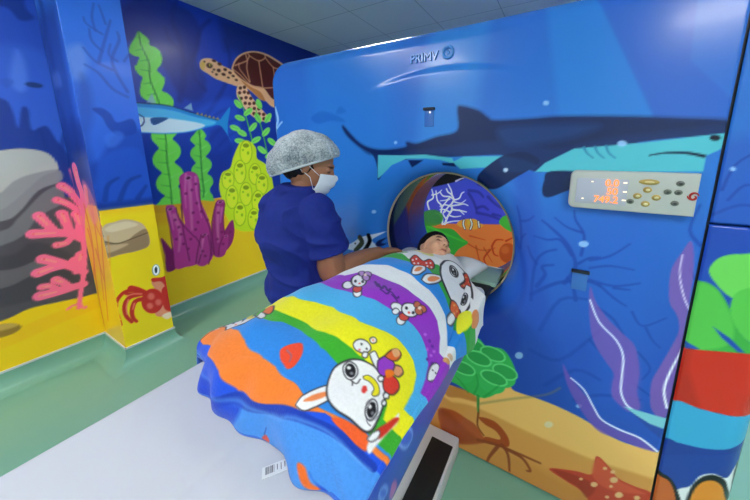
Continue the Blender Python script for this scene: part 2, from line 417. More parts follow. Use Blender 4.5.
['p','#0b1020',1,[(-.968,1.002),(-.969,1),(-.971,.998),(-.974,.997),(-.976,.997),(-.978,.998),(-.979,1),(-.978,1.003),(-.976,1.005),(-.973,1.006),(-.971,1.006),(-.969,1.004)]],
['p','#efb968',1,[(-.69,.311),(-.418,.356),(-.291,.368),(-.142,.477),(-.103,.461),(.024,.466),(.149,.452),(.274,.417),(.388,.43),(.503,.425),(.647,-.578),(-.871,-2.665),(-.823,.202)]],
['p','#d9964a',1,[(-.825,.094),(-.389,.265),(-.249,.294),(-.069,.284),(.09,.281),(.23,.286),(.383,.31),(.52,.307),(.647,-.578),(-.871,-2.665)],.015],
['p','#c47c38',.55,[(-.828,-.074),(-.384,.13),(-.124,.132),(.104,.122),(.313,.131),(.544,.143),(.661,-.677),(-.875,-2.91)],.061],
['P','#cf8440',.9,[(-1.6,0),(.4,0),(.4,.035),(-1.6,.035)]],
['l','#8a7748',.55,[.01,.005,[(-.26,.317),(-.12,.411),(.014,.496),(.065,.553)]],.011],
['p','#e6cfa0',.95,[(.056,.37),(.054,.361),(.049,.352),(.041,.345),(.033,.343),(.026,.346),(.023,.352),(.025,.361),(.03,.37),(.038,.377),(.046,.379),(.053,.376)]],
['p','#d8b27a',1,[(.012,.339),(.012,.339),(.012,.339),(.012,.339),(.012,.338),(.012,.339),(.012,.339),(.012,.339),(.012,.339),(.012,.34),(.012,.34),(.012,.339)]],
['p','#c8823c',1,[(-.423,.348),(-.301,.364),(-.261,.328),(-.349,.308),(-.416,.287)],.011],
['p','#b4562a',1,[(-.461,.181),(-.386,.219),(-.312,.207),(-.263,.192),(-.218,.127),(-.264,.084),(-.349,.038),(-.426,.051)],.009],
['p','#8a3a1a',.5,[(-.453,.176),(-.415,.201),(-.339,.159),(-.252,.108),(-.349,.041),(-.426,.06)],.03],
['p','#a8481c',1,[(-.252,.247),(-.18,.261),(-.12,.216),(-.11,.159),(-.172,.13),(-.225,.123),(-.213,.155),(-.149,.176),(-.17,.211),(-.224,.222)],.005],
['l','#7a3a1c',.9,[.012,.007,[(-.26,.338),(-.256,.269),(-.256,.196),(-.224,.157)]]],
['l','#8a3f20',.9,[.018,.009,[(-.139,.151),(-.109,.112),(-.097,.028)]],.005],
['l','#8a3f20',.9,[.018,.009,[(-.12,.14),(-.049,.132),(-.012,.089),(-.024,.076)]],.005],
['l','#8a3f20',.9,[.018,.01,[(-.156,.135),(-.189,.057),(-.201,.014)]],.005],
['l','#8a3f20',.9,[.019,.01,[(-.25,.115),(-.147,.141),(.024,.15)]],.006],
['p','#37b254',1,[(-.411,.605),(-.353,.657),(-.277,.662),(-.239,.635),(-.162,.643),(-.11,.569),(-.115,.522),(-.146,.467),(-.182,.409),(-.234,.362),(-.291,.358),(-.361,.376),(-.419,.39),(-.459,.477)]],
['p','#3bb85a',1,[(-.254,.583),(-.266,.56),(-.289,.544),(-.315,.539),(-.338,.547),(-.351,.566),(-.351,.59),(-.338,.613),(-.315,.628),(-.289,.632),(-.267,.624),(-.254,.606)]],
['p','#2fa04e',1,[(-.247,.614),(-.258,.601),(-.278,.592),(-.303,.591),(-.326,.598),(-.34,.611),(-.342,.627),(-.331,.64),(-.31,.649),(-.285,.649),(-.263,.642),(-.249,.629)]],
['l','#66d87e',1,[.008,.008,[(-.247,.614),(-.258,.601),(-.278,.592),(-.303,.591),(-.326,.598),(-.34,.611),(-.342,.627),(-.331,.64),(-.31,.649),(-.285,.649),(-.263,.642),(-.249,.629),(-.247,.614)]]],
['p','#3bb85a',1,[(-.161,.569),(-.173,.546),(-.197,.53),(-.226,.525),(-.252,.533),(-.268,.552),(-.269,.577),(-.255,.601),(-.23,.616),(-.202,.62),(-.177,.612),(-.162,.593)]],
['p','#2fa04e',1,[(-.155,.6),(-.166,.585),(-.188,.576),(-.216,.575),(-.241,.582),(-.258,.596),(-.261,.613),(-.248,.628),(-.225,.637),(-.198,.637),(-.173,.63),(-.158,.616)]],
['l','#66d87e',1,[.007,.007,[(-.155,.6),(-.166,.585),(-.188,.576),(-.216,.575),(-.241,.582),(-.258,.596),(-.261,.613),(-.248,.628),(-.225,.637),(-.198,.637),(-.173,.63),(-.158,.616),(-.155,.6)]]],
['p','#3bb85a',1,[(-.22,.522),(-.233,.498),(-.258,.481),(-.289,.475),(-.316,.483),(-.332,.502),(-.333,.528),(-.318,.553),(-.292,.57),(-.262,.574),(-.236,.566),(-.221,.547)]],
['p','#2fa04e',1,[(-.213,.554),(-.225,.538),(-.248,.529),(-.277,.527),(-.304,.534),(-.322,.548),(-.324,.566),(-.311,.582),(-.287,.591),(-.258,.592),(-.232,.584),(-.216,.571)]],
['l','#66d87e',1,[.008,.008,[(-.213,.554),(-.225,.538),(-.248,.529),(-.277,.527),(-.304,.534),(-.322,.548),(-.324,.566),(-.311,.582),(-.287,.591),(-.258,.592),(-.232,.584),(-.216,.571),(-.213,.554)]]],
['p','#3bb85a',1,[(-.105,.501),(-.118,.477),(-.141,.459),(-.169,.453),(-.194,.46),(-.209,.48),(-.21,.506),(-.196,.532),(-.172,.549),(-.145,.554),(-.121,.546),(-.106,.527)]],
['p','#2fa04e',1,[(-.1,.532),(-.111,.516),(-.133,.505),(-.16,.503),(-.184,.51),(-.2,.525),(-.202,.543),(-.191,.559),(-.168,.57),(-.141,.571),(-.117,.564),(-.102,.549)]],
['l','#66d87e',1,[.007,.007,[(-.1,.532),(-.111,.516),(-.133,.505),(-.16,.503),(-.184,.51),(-.2,.525),(-.202,.543),(-.191,.559),(-.168,.57),(-.141,.571),(-.117,.564),(-.102,.549),(-.1,.532)]]],
['p','#3bb85a',1,[(-.29,.442),(-.304,.417),(-.331,.399),(-.363,.393),(-.392,.4),(-.41,.419),(-.411,.445),(-.395,.469),(-.367,.487),(-.335,.492),(-.308,.484),(-.291,.466)]],
['p','#2fa04e',1,[(-.283,.475),(-.295,.46),(-.32,.45),(-.35,.448),(-.379,.454),(-.398,.468),(-.401,.484),(-.387,.5),(-.362,.509),(-.331,.511),(-.303,.504),(-.286,.491)]],
['l','#66d87e',1,[.008,.008,[(-.283,.475),(-.295,.46),(-.32,.45),(-.35,.448),(-.379,.454),(-.398,.468),(-.401,.484),(-.387,.5),(-.362,.509),(-.331,.511),(-.303,.504),(-.286,.491),(-.283,.475)]]],
['p','#3bb85a',1,[(-.145,.451),(-.158,.427),(-.183,.409),(-.215,.402),(-.243,.409),(-.261,.429),(-.262,.454),(-.247,.479),(-.221,.496),(-.19,.502),(-.163,.494),(-.147,.475)]],
['p','#2fa04e',1,[(-.139,.482),(-.151,.467),(-.174,.457),(-.204,.454),(-.232,.461),(-.251,.475),(-.254,.492),(-.241,.508),(-.216,.518),(-.186,.52),(-.159,.512),(-.142,.499)]],
['l','#66d87e',1,[.008,.008,[(-.139,.482),(-.151,.467),(-.174,.457),(-.204,.454),(-.232,.461),(-.251,.475),(-.254,.492),(-.241,.508),(-.216,.518),(-.186,.52),(-.159,.512),(-.142,.499),(-.139,.482)]]],
['p','#3bb85a',1,[(-.359,.499),(-.371,.477),(-.39,.46),(-.411,.454),(-.428,.461),(-.437,.479),(-.435,.503),(-.423,.526),(-.404,.542),(-.383,.547),(-.366,.54),(-.357,.522)]],
['p','#2fa04e',1,[(-.351,.534),(-.36,.52),(-.377,.511),(-.397,.509),(-.415,.514),(-.425,.526),(-.425,.541),(-.416,.555),(-.398,.564),(-.379,.566),(-.362,.56),(-.351,.548)]],
['l','#66d87e',1,[.008,.008,[(-.351,.534),(-.36,.52),(-.377,.511),(-.397,.509),(-.415,.514),(-.425,.526),(-.425,.541),(-.416,.555),(-.398,.564),(-.379,.566),(-.362,.56),(-.351,.548),(-.351,.534)]]],
['l','#1f8a38',.5,[.011,.005,[(-.311,.36),(-.347,.399),(-.378,.419)]],.008],
['l','#1f8a38',.5,[.011,.005,[(-.281,.362),(-.265,.424),(-.277,.473)]],.008],
['l','#1f8a38',.5,[.01,.005,[(-.234,.368),(-.183,.44),(-.168,.468)]],.008],
['l','#27913f',.9,[.016,.006,[(-.262,.36),(-.26,.317),(-.258,.273)]]],
['p','#7a55ae',.75,[(.122,1.011),(.145,.957),(.186,.904),(.234,.86),(.272,.828),(.29,.779),(.302,.715),(.304,.645),(.32,.584),(.294,.554),(.262,.569),(.235,.595),(.229,.645),(.23,.688),(.201,.728),(.168,.774),(.143,.833),(.126,.931)],.004],
['p','#7456b4',.5,[(.274,.805),(.302,.715),(.304,.645),(.32,.584),(.275,.562),(.233,.612),(.235,.699),(.241,.752)],.027],
['l','#dfe4fa',1,[.005,.007,[(.126,.96),(.163,.881),(.221,.826),(.248,.771),(.254,.69),(.259,.624),(.279,.581),(.302,.567)]]],
['p','#8a58a8',.75,[(.368,1.226),(.352,1.187),(.335,1.129),(.336,1.07),(.346,1.008),(.37,.968),(.381,.92),(.373,.865),(.352,.772),(.338,.706),(.341,.645),(.353,.592),(.389,.569),(.401,.718),(.393,1.031),(.383,1.166)],.003],
['l','#e8def4',1,[.003,.004,[(.355,1.177),(.357,1.11),(.377,1.038),(.397,.997)]]],
['l','#f0f2ff',1,[.005,.007,[(.398,.851),(.38,.759),(.374,.685),(.39,.62)]]],
['p','#7050b0',.8,[(.065,.664),(.098,.614),(.14,.573),(.178,.531),(.209,.483),(.256,.462),(.317,.465),(.371,.447),(.388,.43),(.34,.42),(.28,.421),(.216,.421),(.172,.454),(.125,.515),(.087,.582)],.006],
['l','#e8ecff',1,[.005,.008,[(.098,.614),(.146,.581),(.186,.517),(.216,.478),(.275,.464),(.335,.461),(.387,.434)]]],
['P','#27459c',.9,[(.284,.566),(.374,.536),(.397,.531),(.394,.487),(.358,.509)]],
['P','#7cc4d2',1,[(.275,.568),(.321,.572),(.399,.578),(.394,.533),(.355,.534),(.312,.55)]],
['p','#c4402a',1,[(.06,.144),(.153,.192),(.211,.214),(.213,.295),(.228,.307),(.264,.279),(.293,.249),(.344,.245),(.391,.25),(.395,.215),(.362,.142),(.385,.06),(.357,.028),(.297,.042),(.24,-.058),(.2,-.09),(.209,-.001),(.211,.081),(.179,.111),(.127,.122)]],
['p','#d8583a',.8,[(.211,.214),(.216,.292),(.229,.3),(.265,.27),(.294,.24),(.345,.236),(.376,.23),(.306,.19),(.249,.179)],.009],
['p','#8a2818',.5,[(.071,.149),(.155,.172),(.227,.164),(.207,.088),(.171,.121),(.127,.127)],.009],
['p','#e8b47c',1,[(.255,.271),(.255,.267),(.253,.263),(.25,.26),(.247,.259),(.244,.26),(.243,.263),(.243,.267),(.245,.271),(.248,.274),(.252,.275),(.254,.274)]],
['p','#e8b47c',1,[(.282,.271),(.282,.267),(.28,.262),(.276,.259),(.272,.257),(.269,.258),(.268,.262),(.268,.267),(.271,.271),(.274,.275),(.278,.276),(.281,.275)]],
['p','#e8b47c',1,[(.294,.24),(.293,.233),(.29,.225),(.284,.219),(.278,.216),(.273,.218),(.27,.224),(.271,.232),(.275,.24),(.281,.246),(.287,.248),(.292,.246)]],
['p','#e8b47c',1,[(.234,.177),(.233,.17),(.229,.162),(.224,.157),(.218,.155),(.214,.157),(.212,.162),(.212,.169),(.216,.176),(.221,.181),(.227,.183),(.231,.182)]],
['p','#e8b47c',1,[(.317,.183),(.316,.175),(.312,.167),(.307,.161),(.3,.158),(.295,.16),(.293,.166),(.294,.174),(.298,.182),(.303,.188),(.31,.19),(.314,.188)]],
['p','#e8b47c',1,[(.183,.171),(.183,.167),(.181,.163),(.178,.16),(.175,.159),(.173,.16),(.171,.162),(.172,.166),(.174,.17),(.177,.173),(.18,.174),(.182,.173)]],
['p','#e8b47c',1,[(.282,.2),(.282,.197),(.28,.193),(.277,.19),(.275,.189),(.272,.19),(.271,.193),(.272,.196),(.273,.2),(.276,.203),(.279,.204),(.281,.203)]],
['p','#e8b47c',1,[(.367,.204),(.366,.198),(.364,.193),(.36,.188),(.355,.186),(.352,.188),(.35,.192),(.35,.198),(.353,.204),(.357,.208),(.362,.21),(.365,.208)]],
['p','#e8b47c',1,[(.276,.143),(.276,.139),(.274,.135),(.271,.132),(.268,.131),(.265,.132),(.264,.135),(.264,.139),(.266,.143),(.269,.146),(.272,.147),(.275,.146)]],
['p','#e8b47c',1,[(.265,.059),(.265,.052),(.262,.045),(.257,.04),(.252,.038),(.248,.04),(.246,.044),(.247,.05),(.25,.057),(.255,.062),(.26,.064),(.264,.063)]],
['p','#e8b47c',1,[(.325,.114),(.324,.108),(.322,.102),(.317,.097),(.313,.095),(.309,.096),(.307,.101),(.308,.107),(.31,.113),(.315,.118),(.319,.12),(.323,.118)]]],
'scanner_side': [
['g','#2352b4',1,[(0,1.7),(0,1.2)]],
['P','#2c76c8',.5,[(.253,2.174),(.597,2.054),(.689,1.577),(.37,1.536)],.047],
['l','#1b3c98',.7,[.008,.005,[(.413,1.391),(.429,1.464),(.471,1.507)]],.003],
['l','#1b3c98',.6,[.008,.005,[(.43,1.362),(.458,1.408),(.499,1.396)]],.003],
['l','#1b3c98',.5,[.011,.005,[(.403,1.314),(.457,1.349),(.517,1.341)]],.003],
['p','#8fbce6',1,[(.432,1.453),(.432,1.45),(.43,1.448),(.427,1.447),(.424,1.448),(.421,1.45),(.42,1.453),(.42,1.456),(.422,1.458),(.425,1.459),(.428,1.458),(.431,1.456)]],
['P','#1f48ac',1,[(.358,1.28),(.578,1.308),(.852,-.296),(.366,-.964)]],
['p','#3fa844',1,[(.407,.858),(.374,.99),(.381,1.084),(.406,1.1),(.445,1.086),(.479,1.038),(.523,.95),(.566,.914),(.572,.882)]],
['p','#58bf4c',.9,[(.408,.87),(.383,.993),(.386,1.078),(.414,1.099),(.446,1.083),(.474,1.04),(.503,.967),(.499,.906),(.44,.867)],.009],
['p','#6ccc58',1,[(.422,1.134),(.428,1.168),(.447,1.191),(.479,1.203),(.525,1.199),(.56,1.076),(.523,1.053),(.479,1.065),(.446,1.096)],.003],
['p','#58bf4c',1,[(.484,1.049),(.493,1.085),(.525,1.105),(.56,1.076),(.583,.937),(.542,.932),(.512,.963),(.49,1.007)],.003],
['P','#1f48ac',1,[(.458,.956),(.482,.925),(.523,.891),(.538,.893),(.499,.931)]],
['P','#1f48ac',1,[(.398,.888),(.439,.87),(.407,.855)]],
['P','#cc2a18',1,[(.399,.859),(.44,.867),(.496,.881),(.569,.898),(.627,.91),(.666,.68),(.584,.672),(.529,.662),(.47,.656),(.399,.653)]],
['P','#a01c12',.5,[(.399,.653),(.399,.859),(.416,.862),(.422,.785),(.47,.656)],.02],
['p','#3aa2d2',1,[(.4,.649),(.47,.656),(.529,.662),(.583,.675),(.665,.686),(.671,.647),(.599,.578),(.548,.536),(.496,.512),(.441,.501),(.402,.491)]],
['p','#1e3c94',1,[(.4,.49),(.441,.499),(.496,.51),(.548,.536),(.599,.578),(.671,.647),(.694,.511),(.599,.431),(.542,.417),(.506,.406),(.489,.346),(.462,.309),(.43,.342),(.394,.336)]],
['P','#20409a',1,[(.371,.407),(.593,.543),(.604,.471),(.551,.439),(.505,.409),(.488,.354),(.457,.306),(.379,.344)]],
['p','#e4e6ea',1,[(.458,.298),(.489,.346),(.507,.402),(.539,.432),(.571,.428),(.588,.472),(.601,.489),(.63,.303),(.474,.18)]],
['p','#14161c',1,[(.394,.34),(.418,.351),(.441,.34),(.463,.301),(.478,.23),(.402,.163)]],
['p','#c8642c',1,[(.388,.318),(.42,.335),(.441,.322),(.458,.279),(.467,.212),(.402,.163)]],
['p','#14161c',1,[(.487,.282),(.493,.349),(.512,.401),(.538,.427),(.563,.422),(.579,.392),(.593,.317),(.489,.229)]],
['p','#dd8a2a',1,[(.495,.28),(.502,.342),(.517,.383),(.541,.404),(.562,.393),(.577,.357),(.586,.303),(.494,.233)]],
['p','#14161c',1,[(.59,.441),(.601,.489),(.636,.308),(.609,.308)]],
['p','#e0a068',1,[(.599,.431),(.607,.468),(.636,.308),(.613,.324)]]],
'wall_west': [
['g','#183ca0',1,[(0,2.6),(0,1.6)]],
['g','#153088',.8,[(1.4,0),(2.6,0)]],
['p','#13297c',.7,[(1.422,2.712),(1.524,2.689),(1.589,2.568),(1.524,2.301),(1.589,2.146),(1.516,1.959),(1.36,1.977),(1.275,2.16),(1.192,2.29),(1.063,2.324),(1.023,2.447),(1.114,2.616),(1.32,2.772)],.041],
['l','#14297a',.7,[.049,.029,[(1.354,1.935),(1.417,2.193),(1.416,2.433),(1.376,2.573),(1.426,2.743)]],.025],
['l','#14297a',.7,[.041,.025,[(1.417,2.193),(1.534,2.387),(1.589,2.568),(1.686,2.684)]],.025],
['l','#14297a',.7,[.033,.02,[(1.406,2.351),(1.341,2.409),(1.317,2.493)]],.025],
['l','#14297a',.7,[.044,.026,[(1.494,1.78),(1.592,1.88),(1.76,2.134),(1.835,2.381),(1.806,2.552)]],.026],
['l','#14297a',.7,[.04,.024,[(1.805,2.282),(1.939,2.407),(2.019,2.571)]],.03],
['l','#14297a',.7,[.036,.021,[(1.569,2.055),(1.497,2.144),(1.485,2.242)]],.027],
['p','#2a5ad0',.45,[(1.472,1.866),(1.746,2.011),(1.849,1.96),(1.864,1.714),(1.689,1.51),(1.505,1.509),(1.442,1.688)],.052],
['l','#1a3a9e',.6,[.036,.018,[(1.532,1.739),(1.683,1.873),(1.805,1.925)]],.018],
['l','#1a3a9e',.6,[.037,.018,[(1.56,1.603),(1.707,1.752),(1.833,1.812)]],.018],
['l','#1a3a9e',.6,[.038,.019,[(1.595,1.509),(1.755,1.659),(1.862,1.694)]],.019],
['P','#132463',.6,[(1.779,2.717),(3.066,2.818),(3.044,2.503),(1.796,2.461)],.096],
['p','#1c3e9e',.5,[(1.337,1.42),(1.462,1.509),(1.569,1.366),(1.55,1.044),(1.293,1.062)],.034],
['p','#15277c',.4,[(1.556,1.649),(1.694,1.723),(1.759,1.51),(1.649,1.061),(1.532,1.047),(1.518,1.321)],.037],
['p','#e0ac1c',1,[(.838,1.018),(1.069,1.052),(1.244,1.046),(1.56,1.043),(1.976,1.053),(2.434,1.073),(3.14,1.089),(3.03,-.593),(.654,-.32)]],
['p','#edc81e',.8,[(.816,.855),(1.048,.883),(1.224,.889),(1.542,.894),(1.96,.897),(3.125,.855),(3.02,-.755),(.649,-.362)],.069],
['p','#cf9622',.6,[(1.062,1.044),(1.243,1.042),(1.243,.978),(1.061,.984)]],
['p','#74dc50',1,[(1.127,2.399),(1.115,2.372),(1.099,2.342),(1.082,2.312),(1.066,2.279),(1.058,2.244),(1.069,2.225),(1.088,2.218),(1.114,2.216),(1.103,2.186),(1.092,2.158),(1.084,2.15),(1.078,2.144),(1.078,2.123),(1.084,2.103),(1.096,2.085),(1.114,2.068),(1.101,2.032),(1.091,1.992),(1.084,1.965),(1.083,1.942),(1.089,1.923),(1.1,1.908),(1.117,1.897),(1.14,1.89),(1.139,1.867),(1.123,1.836),(1.114,1.809),(1.111,1.785),(1.114,1.767),(1.122,1.758),(1.134,1.745),(1.153,1.726),(1.154,1.703),(1.133,1.675),(1.119,1.649),(1.111,1.625),(1.11,1.601),(1.115,1.582),(1.126,1.563),(1.142,1.541),(1.148,1.518),(1.125,1.492),(1.109,1.468),(1.098,1.443),(1.094,1.413),(1.099,1.384),(1.11,1.362),(1.128,1.34),(1.143,1.317),(1.12,1.29),(1.104,1.265),(1.095,1.243),(1.091,1.222),(1.094,1.197),(1.103,1.172),(1.118,1.147),(1.139,1.121),(1.113,1.097),(1.095,1.072),(1.084,1.048),(1.283,1.036),(1.293,1.063),(1.295,1.09),(1.289,1.117),(1.276,1.144),(1.256,1.17),(1.25,1.196),(1.274,1.223),(1.292,1.252),(1.302,1.283),(1.303,1.31),(1.297,1.335),(1.284,1.359),(1.263,1.382),(1.248,1.405),(1.273,1.43),(1.291,1.452),(1.303,1.478),(1.308,1.503),(1.305,1.529),(1.295,1.553),(1.278,1.577),(1.258,1.602),(1.284,1.633),(1.303,1.661),(1.314,1.688),(1.318,1.714),(1.315,1.738),(1.304,1.76),(1.287,1.78),(1.261,1.802),(1.282,1.84),(1.296,1.873),(1.303,1.901),(1.304,1.926),(1.297,1.947),(1.283,1.964),(1.262,1.98),(1.234,1.989),(1.244,2.019),(1.257,2.05),(1.263,2.078),(1.263,2.102),(1.259,2.104),(1.252,2.106),(1.239,2.125),(1.22,2.142),(1.23,2.168),(1.251,2.196),(1.266,2.241),(1.263,2.282),(1.256,2.302),(1.242,2.315),(1.223,2.323),(1.198,2.326),(1.193,2.341),(1.196,2.357),(1.19,2.372),(1.177,2.386),(1.16,2.397),(1.142,2.408)]],
['l','#2f9a3c',.5,[.01,.004,[(1.135,2.362),(1.112,2.363)]],.007],
['l','#8fe07a',.5,[.011,.004,[(1.131,2.332),(1.164,2.379)]],.007],
['l','#2f9a3c',.5,[.01,.004,[(1.146,2.285),(1.094,2.258)]],.007],
['l','#8fe07a',.5,[.011,.004,[(1.142,2.255),(1.183,2.313)]],.007],
['l','#2f9a3c',.5,[.01,.004,[(1.168,2.213),(1.117,2.189)]],.007],
['l','#8fe07a',.5,[.012,.004,[(1.164,2.183),(1.234,2.261)]],.007],
['l','#2f9a3c',.5,[.01,.004,[(1.167,2.127),(1.11,2.125)]],.007],
['l','#8fe07a',.5,[.012,.004,[(1.163,2.096),(1.204,2.138)]],.007],
['l','#2f9a3c',.5,[.01,.004,[(1.166,2.04),(1.115,2.021)]],.007],
['l','#8fe07a',.5,[.012,.004,[(1.162,2.008),(1.234,2.083)]],.007],
['l','#2f9a3c',.5,[.01,.004,[(1.185,1.959),(1.127,1.938)]],.007],
['l','#8fe07a',.5,[.012,.004,[(1.181,1.928),(1.219,1.98)]],.007],
['l','#2f9a3c',.5,[.011,.004,[(1.201,1.875),(1.148,1.863)]],.008],
['l','#8fe07a',.5,[.012,.004,[(1.197,1.843),(1.272,1.91)]],.008],
['l','#2f9a3c',.5,[.011,.004,[(1.214,1.787),(1.151,1.782)]],.008],
['l','#8fe07a',.5,[.012,.004,[(1.21,1.754),(1.247,1.797)]],.008],
['l','#2f9a3c',.5,[.011,.004,[(1.211,1.692),(1.159,1.696)]],.008],
['l','#8fe07a',.5,[.012,.004,[(1.207,1.659),(1.285,1.707)]],.008],
['l','#2f9a3c',.5,[.011,.004,[(1.209,1.595),(1.145,1.602)]],.008],
['l','#8fe07a',.5,[.013,.004,[(1.205,1.562),(1.243,1.6)]],.008],
['l','#2f9a3c',.5,[.011,.004,[(1.201,1.497),(1.149,1.51)]],.008],
['l','#8fe07a',.5,[.013,.004,[(1.196,1.463),(1.275,1.501)]],.008],
['l','#2f9a3c',.5,[.011,.004,[(1.194,1.398),(1.129,1.405)]],.008],
['l','#8fe07a',.5,[.013,.004,[(1.19,1.364),(1.232,1.403)]],.008],
['l','#2f9a3c',.5,[.011,.004,[(1.194,1.298),(1.144,1.309)]],.008],
['l','#8fe07a',.5,[.013,.004,[(1.19,1.264),(1.27,1.306)]],.008],
['l','#2f9a3c',.5,[.011,.004,[(1.191,1.197),(1.124,1.214)]],.008],
['l','#8fe07a',.5,[.013,.004,[(1.187,1.162),(1.232,1.197)]],.008],
['l','#2f9a3c',.5,[.011,.004,[(1.185,1.094),(1.137,1.113)]],.008],
['l','#8fe07a',.5,[.013,.004,[(1.181,1.059),(1.261,1.091)]],.008],
['l','#1f7a2a',.8,[.009,.009,[(1.132,2.402),(1.135,2.362),(1.137,2.322),(1.146,2.285),(1.157,2.249),(1.168,2.213),(1.171,2.172),(1.167,2.127),(1.163,2.082),(1.166,2.04),(1.175,2),(1.185,1.959),(1.194,1.918),(1.201,1.875),(1.208,1.831),(1.214,1.787),(1.212,1.739),(1.211,1.692),(1.21,1.643),(1.209,1.595),(1.205,1.546),(1.201,1.497),(1.196,1.447),(1.194,1.398),(1.194,1.348),(1.194,1.298),(1.194,1.248),(1.191,1.197),(1.188,1.145),(1.185,1.094),(1.183,1.042)]]],
['p','#68cc4c',1,[(1.473,1.707),(1.453,1.678),(1.428,1.649),(1.404,1.621),(1.392,1.595),(1.407,1.572),(1.426,1.548),(1.398,1.521),(1.382,1.494),(1.376,1.468),(1.382,1.443),(1.398,1.417),(1.41,1.391),(1.385,1.363),(1.37,1.337),(1.366,1.311),(1.373,1.283),(1.392,1.256),(1.399,1.229),(1.376,1.201),(1.364,1.174),(1.362,1.148),(1.373,1.129),(1.389,1.108),(1.385,1.083),(1.358,1.063),(1.522,1.016),(1.527,1.043),(1.521,1.077),(1.503,1.117),(1.512,1.151),(1.534,1.179),(1.544,1.207),(1.541,1.235),(1.527,1.262),(1.501,1.286),(1.518,1.313),(1.54,1.341),(1.549,1.369),(1.547,1.396),(1.532,1.422),(1.506,1.448),(1.531,1.476),(1.551,1.504),(1.56,1.531),(1.556,1.558),(1.541,1.584),(1.513,1.608),(1.53,1.637),(1.524,1.663),(1.508,1.687),(1.487,1.709)]],
['l','#2f9a3c',.5,[.012,.004,[(1.475,1.656),(1.444,1.669)]],.009],
['l','#8fe07a',.5,[.014,.004,[(1.471,1.62),(1.509,1.661)]],.009],
['l','#2f9a3c',.5,[.012,.004,[(1.469,1.552),(1.441,1.567)]],.009],
['l','#8fe07a',.5,[.014,.004,[(1.465,1.515),(1.53,1.556)]],.009],
['l','#2f9a3c',.5,[.013,.004,[(1.462,1.446),(1.407,1.462)]],.009],
['l','#8fe07a',.5,[.014,.004,[(1.457,1.409),(1.493,1.447)]],.009],
['l','#2f9a3c',.5,[.013,.004,[(1.455,1.339),(1.397,1.356)]],.009],
['l','#8fe07a',.5,[.014,.004,[(1.451,1.302),(1.514,1.34)]],.009],
['l','#2f9a3c',.5,[.013,.004,[(1.451,1.231),(1.417,1.248)]],.009],
['l','#8fe07a',.5,[.015,.004,[(1.446,1.194),(1.514,1.234)]],.009],
['l','#2f9a3c',.5,[.013,.005,[(1.45,1.122),(1.397,1.146)]],.009],
['l','#8fe07a',.5,[.015,.005,[(1.445,1.084),(1.487,1.118)]],.009],
['l','#1f7a2a',.8,[.011,.011,[(1.477,1.708),(1.475,1.656),(1.473,1.604),(1.469,1.552),(1.466,1.499),(1.462,1.446),(1.458,1.393),(1.455,1.339),(1.452,1.285),(1.451,1.231),(1.45,1.177),(1.45,1.122),(1.438,1.068)]]],
['p','#2288cc',1,[(.956,1.876),(1.073,1.871),(1.273,1.874),(1.42,1.842),(1.656,1.804),(1.696,1.827),(1.786,1.932),(1.75,1.784),(1.736,1.667),(1.759,1.6),(1.677,1.74),(1.574,1.724),(1.399,1.667),(1.215,1.64),(1.055,1.64),(.922,1.632)]],
['p','#5cc0ea',.8,[(.95,1.832),(1.069,1.84),(1.269,1.841),(1.456,1.803),(1.634,1.775),(1.531,1.73),(1.333,1.765),(1.059,1.763),(.939,1.751)],.013],
['p','#dcecf2',.9,[(.94,1.758),(1.071,1.764),(1.296,1.77),(1.532,1.739),(1.4,1.676),(1.216,1.649),(1.056,1.647),(.924,1.647)],.013],
['p','#0f3f80',.9,[(1.129,1.762),(1.246,1.774),(1.185,1.728),(1.135,1.708)],.006],
['l','#0a1c50',1,[.008,.008,[(1.05,1.785),(1.083,1.758),(1.071,1.71),(1.042,1.685)]]],
['P','#8fb8cc',.8,[(1.112,1.876),(1.161,1.96),(1.178,1.885)]],
['P','#8fb8cc',.8,[(1.377,1.871),(1.438,1.922),(1.446,1.854)]],
['l','#0d1d50',1,[.007,.007,[(.953,1.854),(1.086,1.873),(1.273,1.874),(1.42,1.842),(1.655,1.795)]]],
['P','#c8a838',.8,[(1.467,1.83),(1.486,1.85),(1.491,1.824)]],
['P','#c8a838',.8,[(1.5,1.825),(1.519,1.845),(1.524,1.819)]],
['P','#c8a838',.8,[(1.533,1.82),(1.553,1.84),(1.558,1.813)]],
['P','#c8a838',.8,[(1.567,1.814),(1.587,1.834),(1.593,1.808)]],
['P','#c8a838',.8,[(1.602,1.808),(1.622,1.829),(1.628,1.802)]],
['P','#c8a838',.8,[(1.637,1.803),(1.658,1.823),(1.665,1.796)]],
['p','#d8a77c',1,[(1.844,2.287),(1.86,2.35),(1.903,2.42),(1.976,2.482),(2.086,2.533),(2.217,2.551),(2.354,2.53),(2.5,2.472),(2.579,2.328),(2.459,2.017),(2.283,1.994),(2.187,2.05),(2.129,2.054),(2.025,2.123),(1.895,2.189)]],
['p','#4e1d14',1,[(1.861,2.294),(1.877,2.354),(1.919,2.414),(1.983,2.469),(2.084,2.517),(2.205,2.532),(2.336,2.51),(2.476,2.455),(2.543,2.321),(2.446,2.123),(2.291,2.082),(2.18,2.183),(2.032,2.188),(1.901,2.247)]],
['l','#c98d68',.9,[.012,.012,[(1.85,2.303),(1.92,2.266),(2.032,2.188),(2.18,2.183),(2.345,2.212),(2.472,2.164)]]],
['l','#c98d68',.9,[.012,.012,[(1.923,2.373),(1.925,2.321),(1.97,2.27),(2.02,2.214)]]],
['l','#c98d68',.9,[.013,.013,[(2.003,2.492),(2.017,2.42),(2.004,2.339),(2.026,2.215)]]],
['l','#c98d68',.9,[.013,.013,[(2.017,2.42),(1.931,2.37),(1.878,2.34)]]],
['l','#c98d68',.9,[.013,.013,[(2.017,2.42),(2.044,2.476),(2.02,2.497)]]],
['l','#c98d68',.9,[.013,.013,[(2.044,2.476),(2.15,2.453),(2.232,2.506),(2.216,2.542)]]],
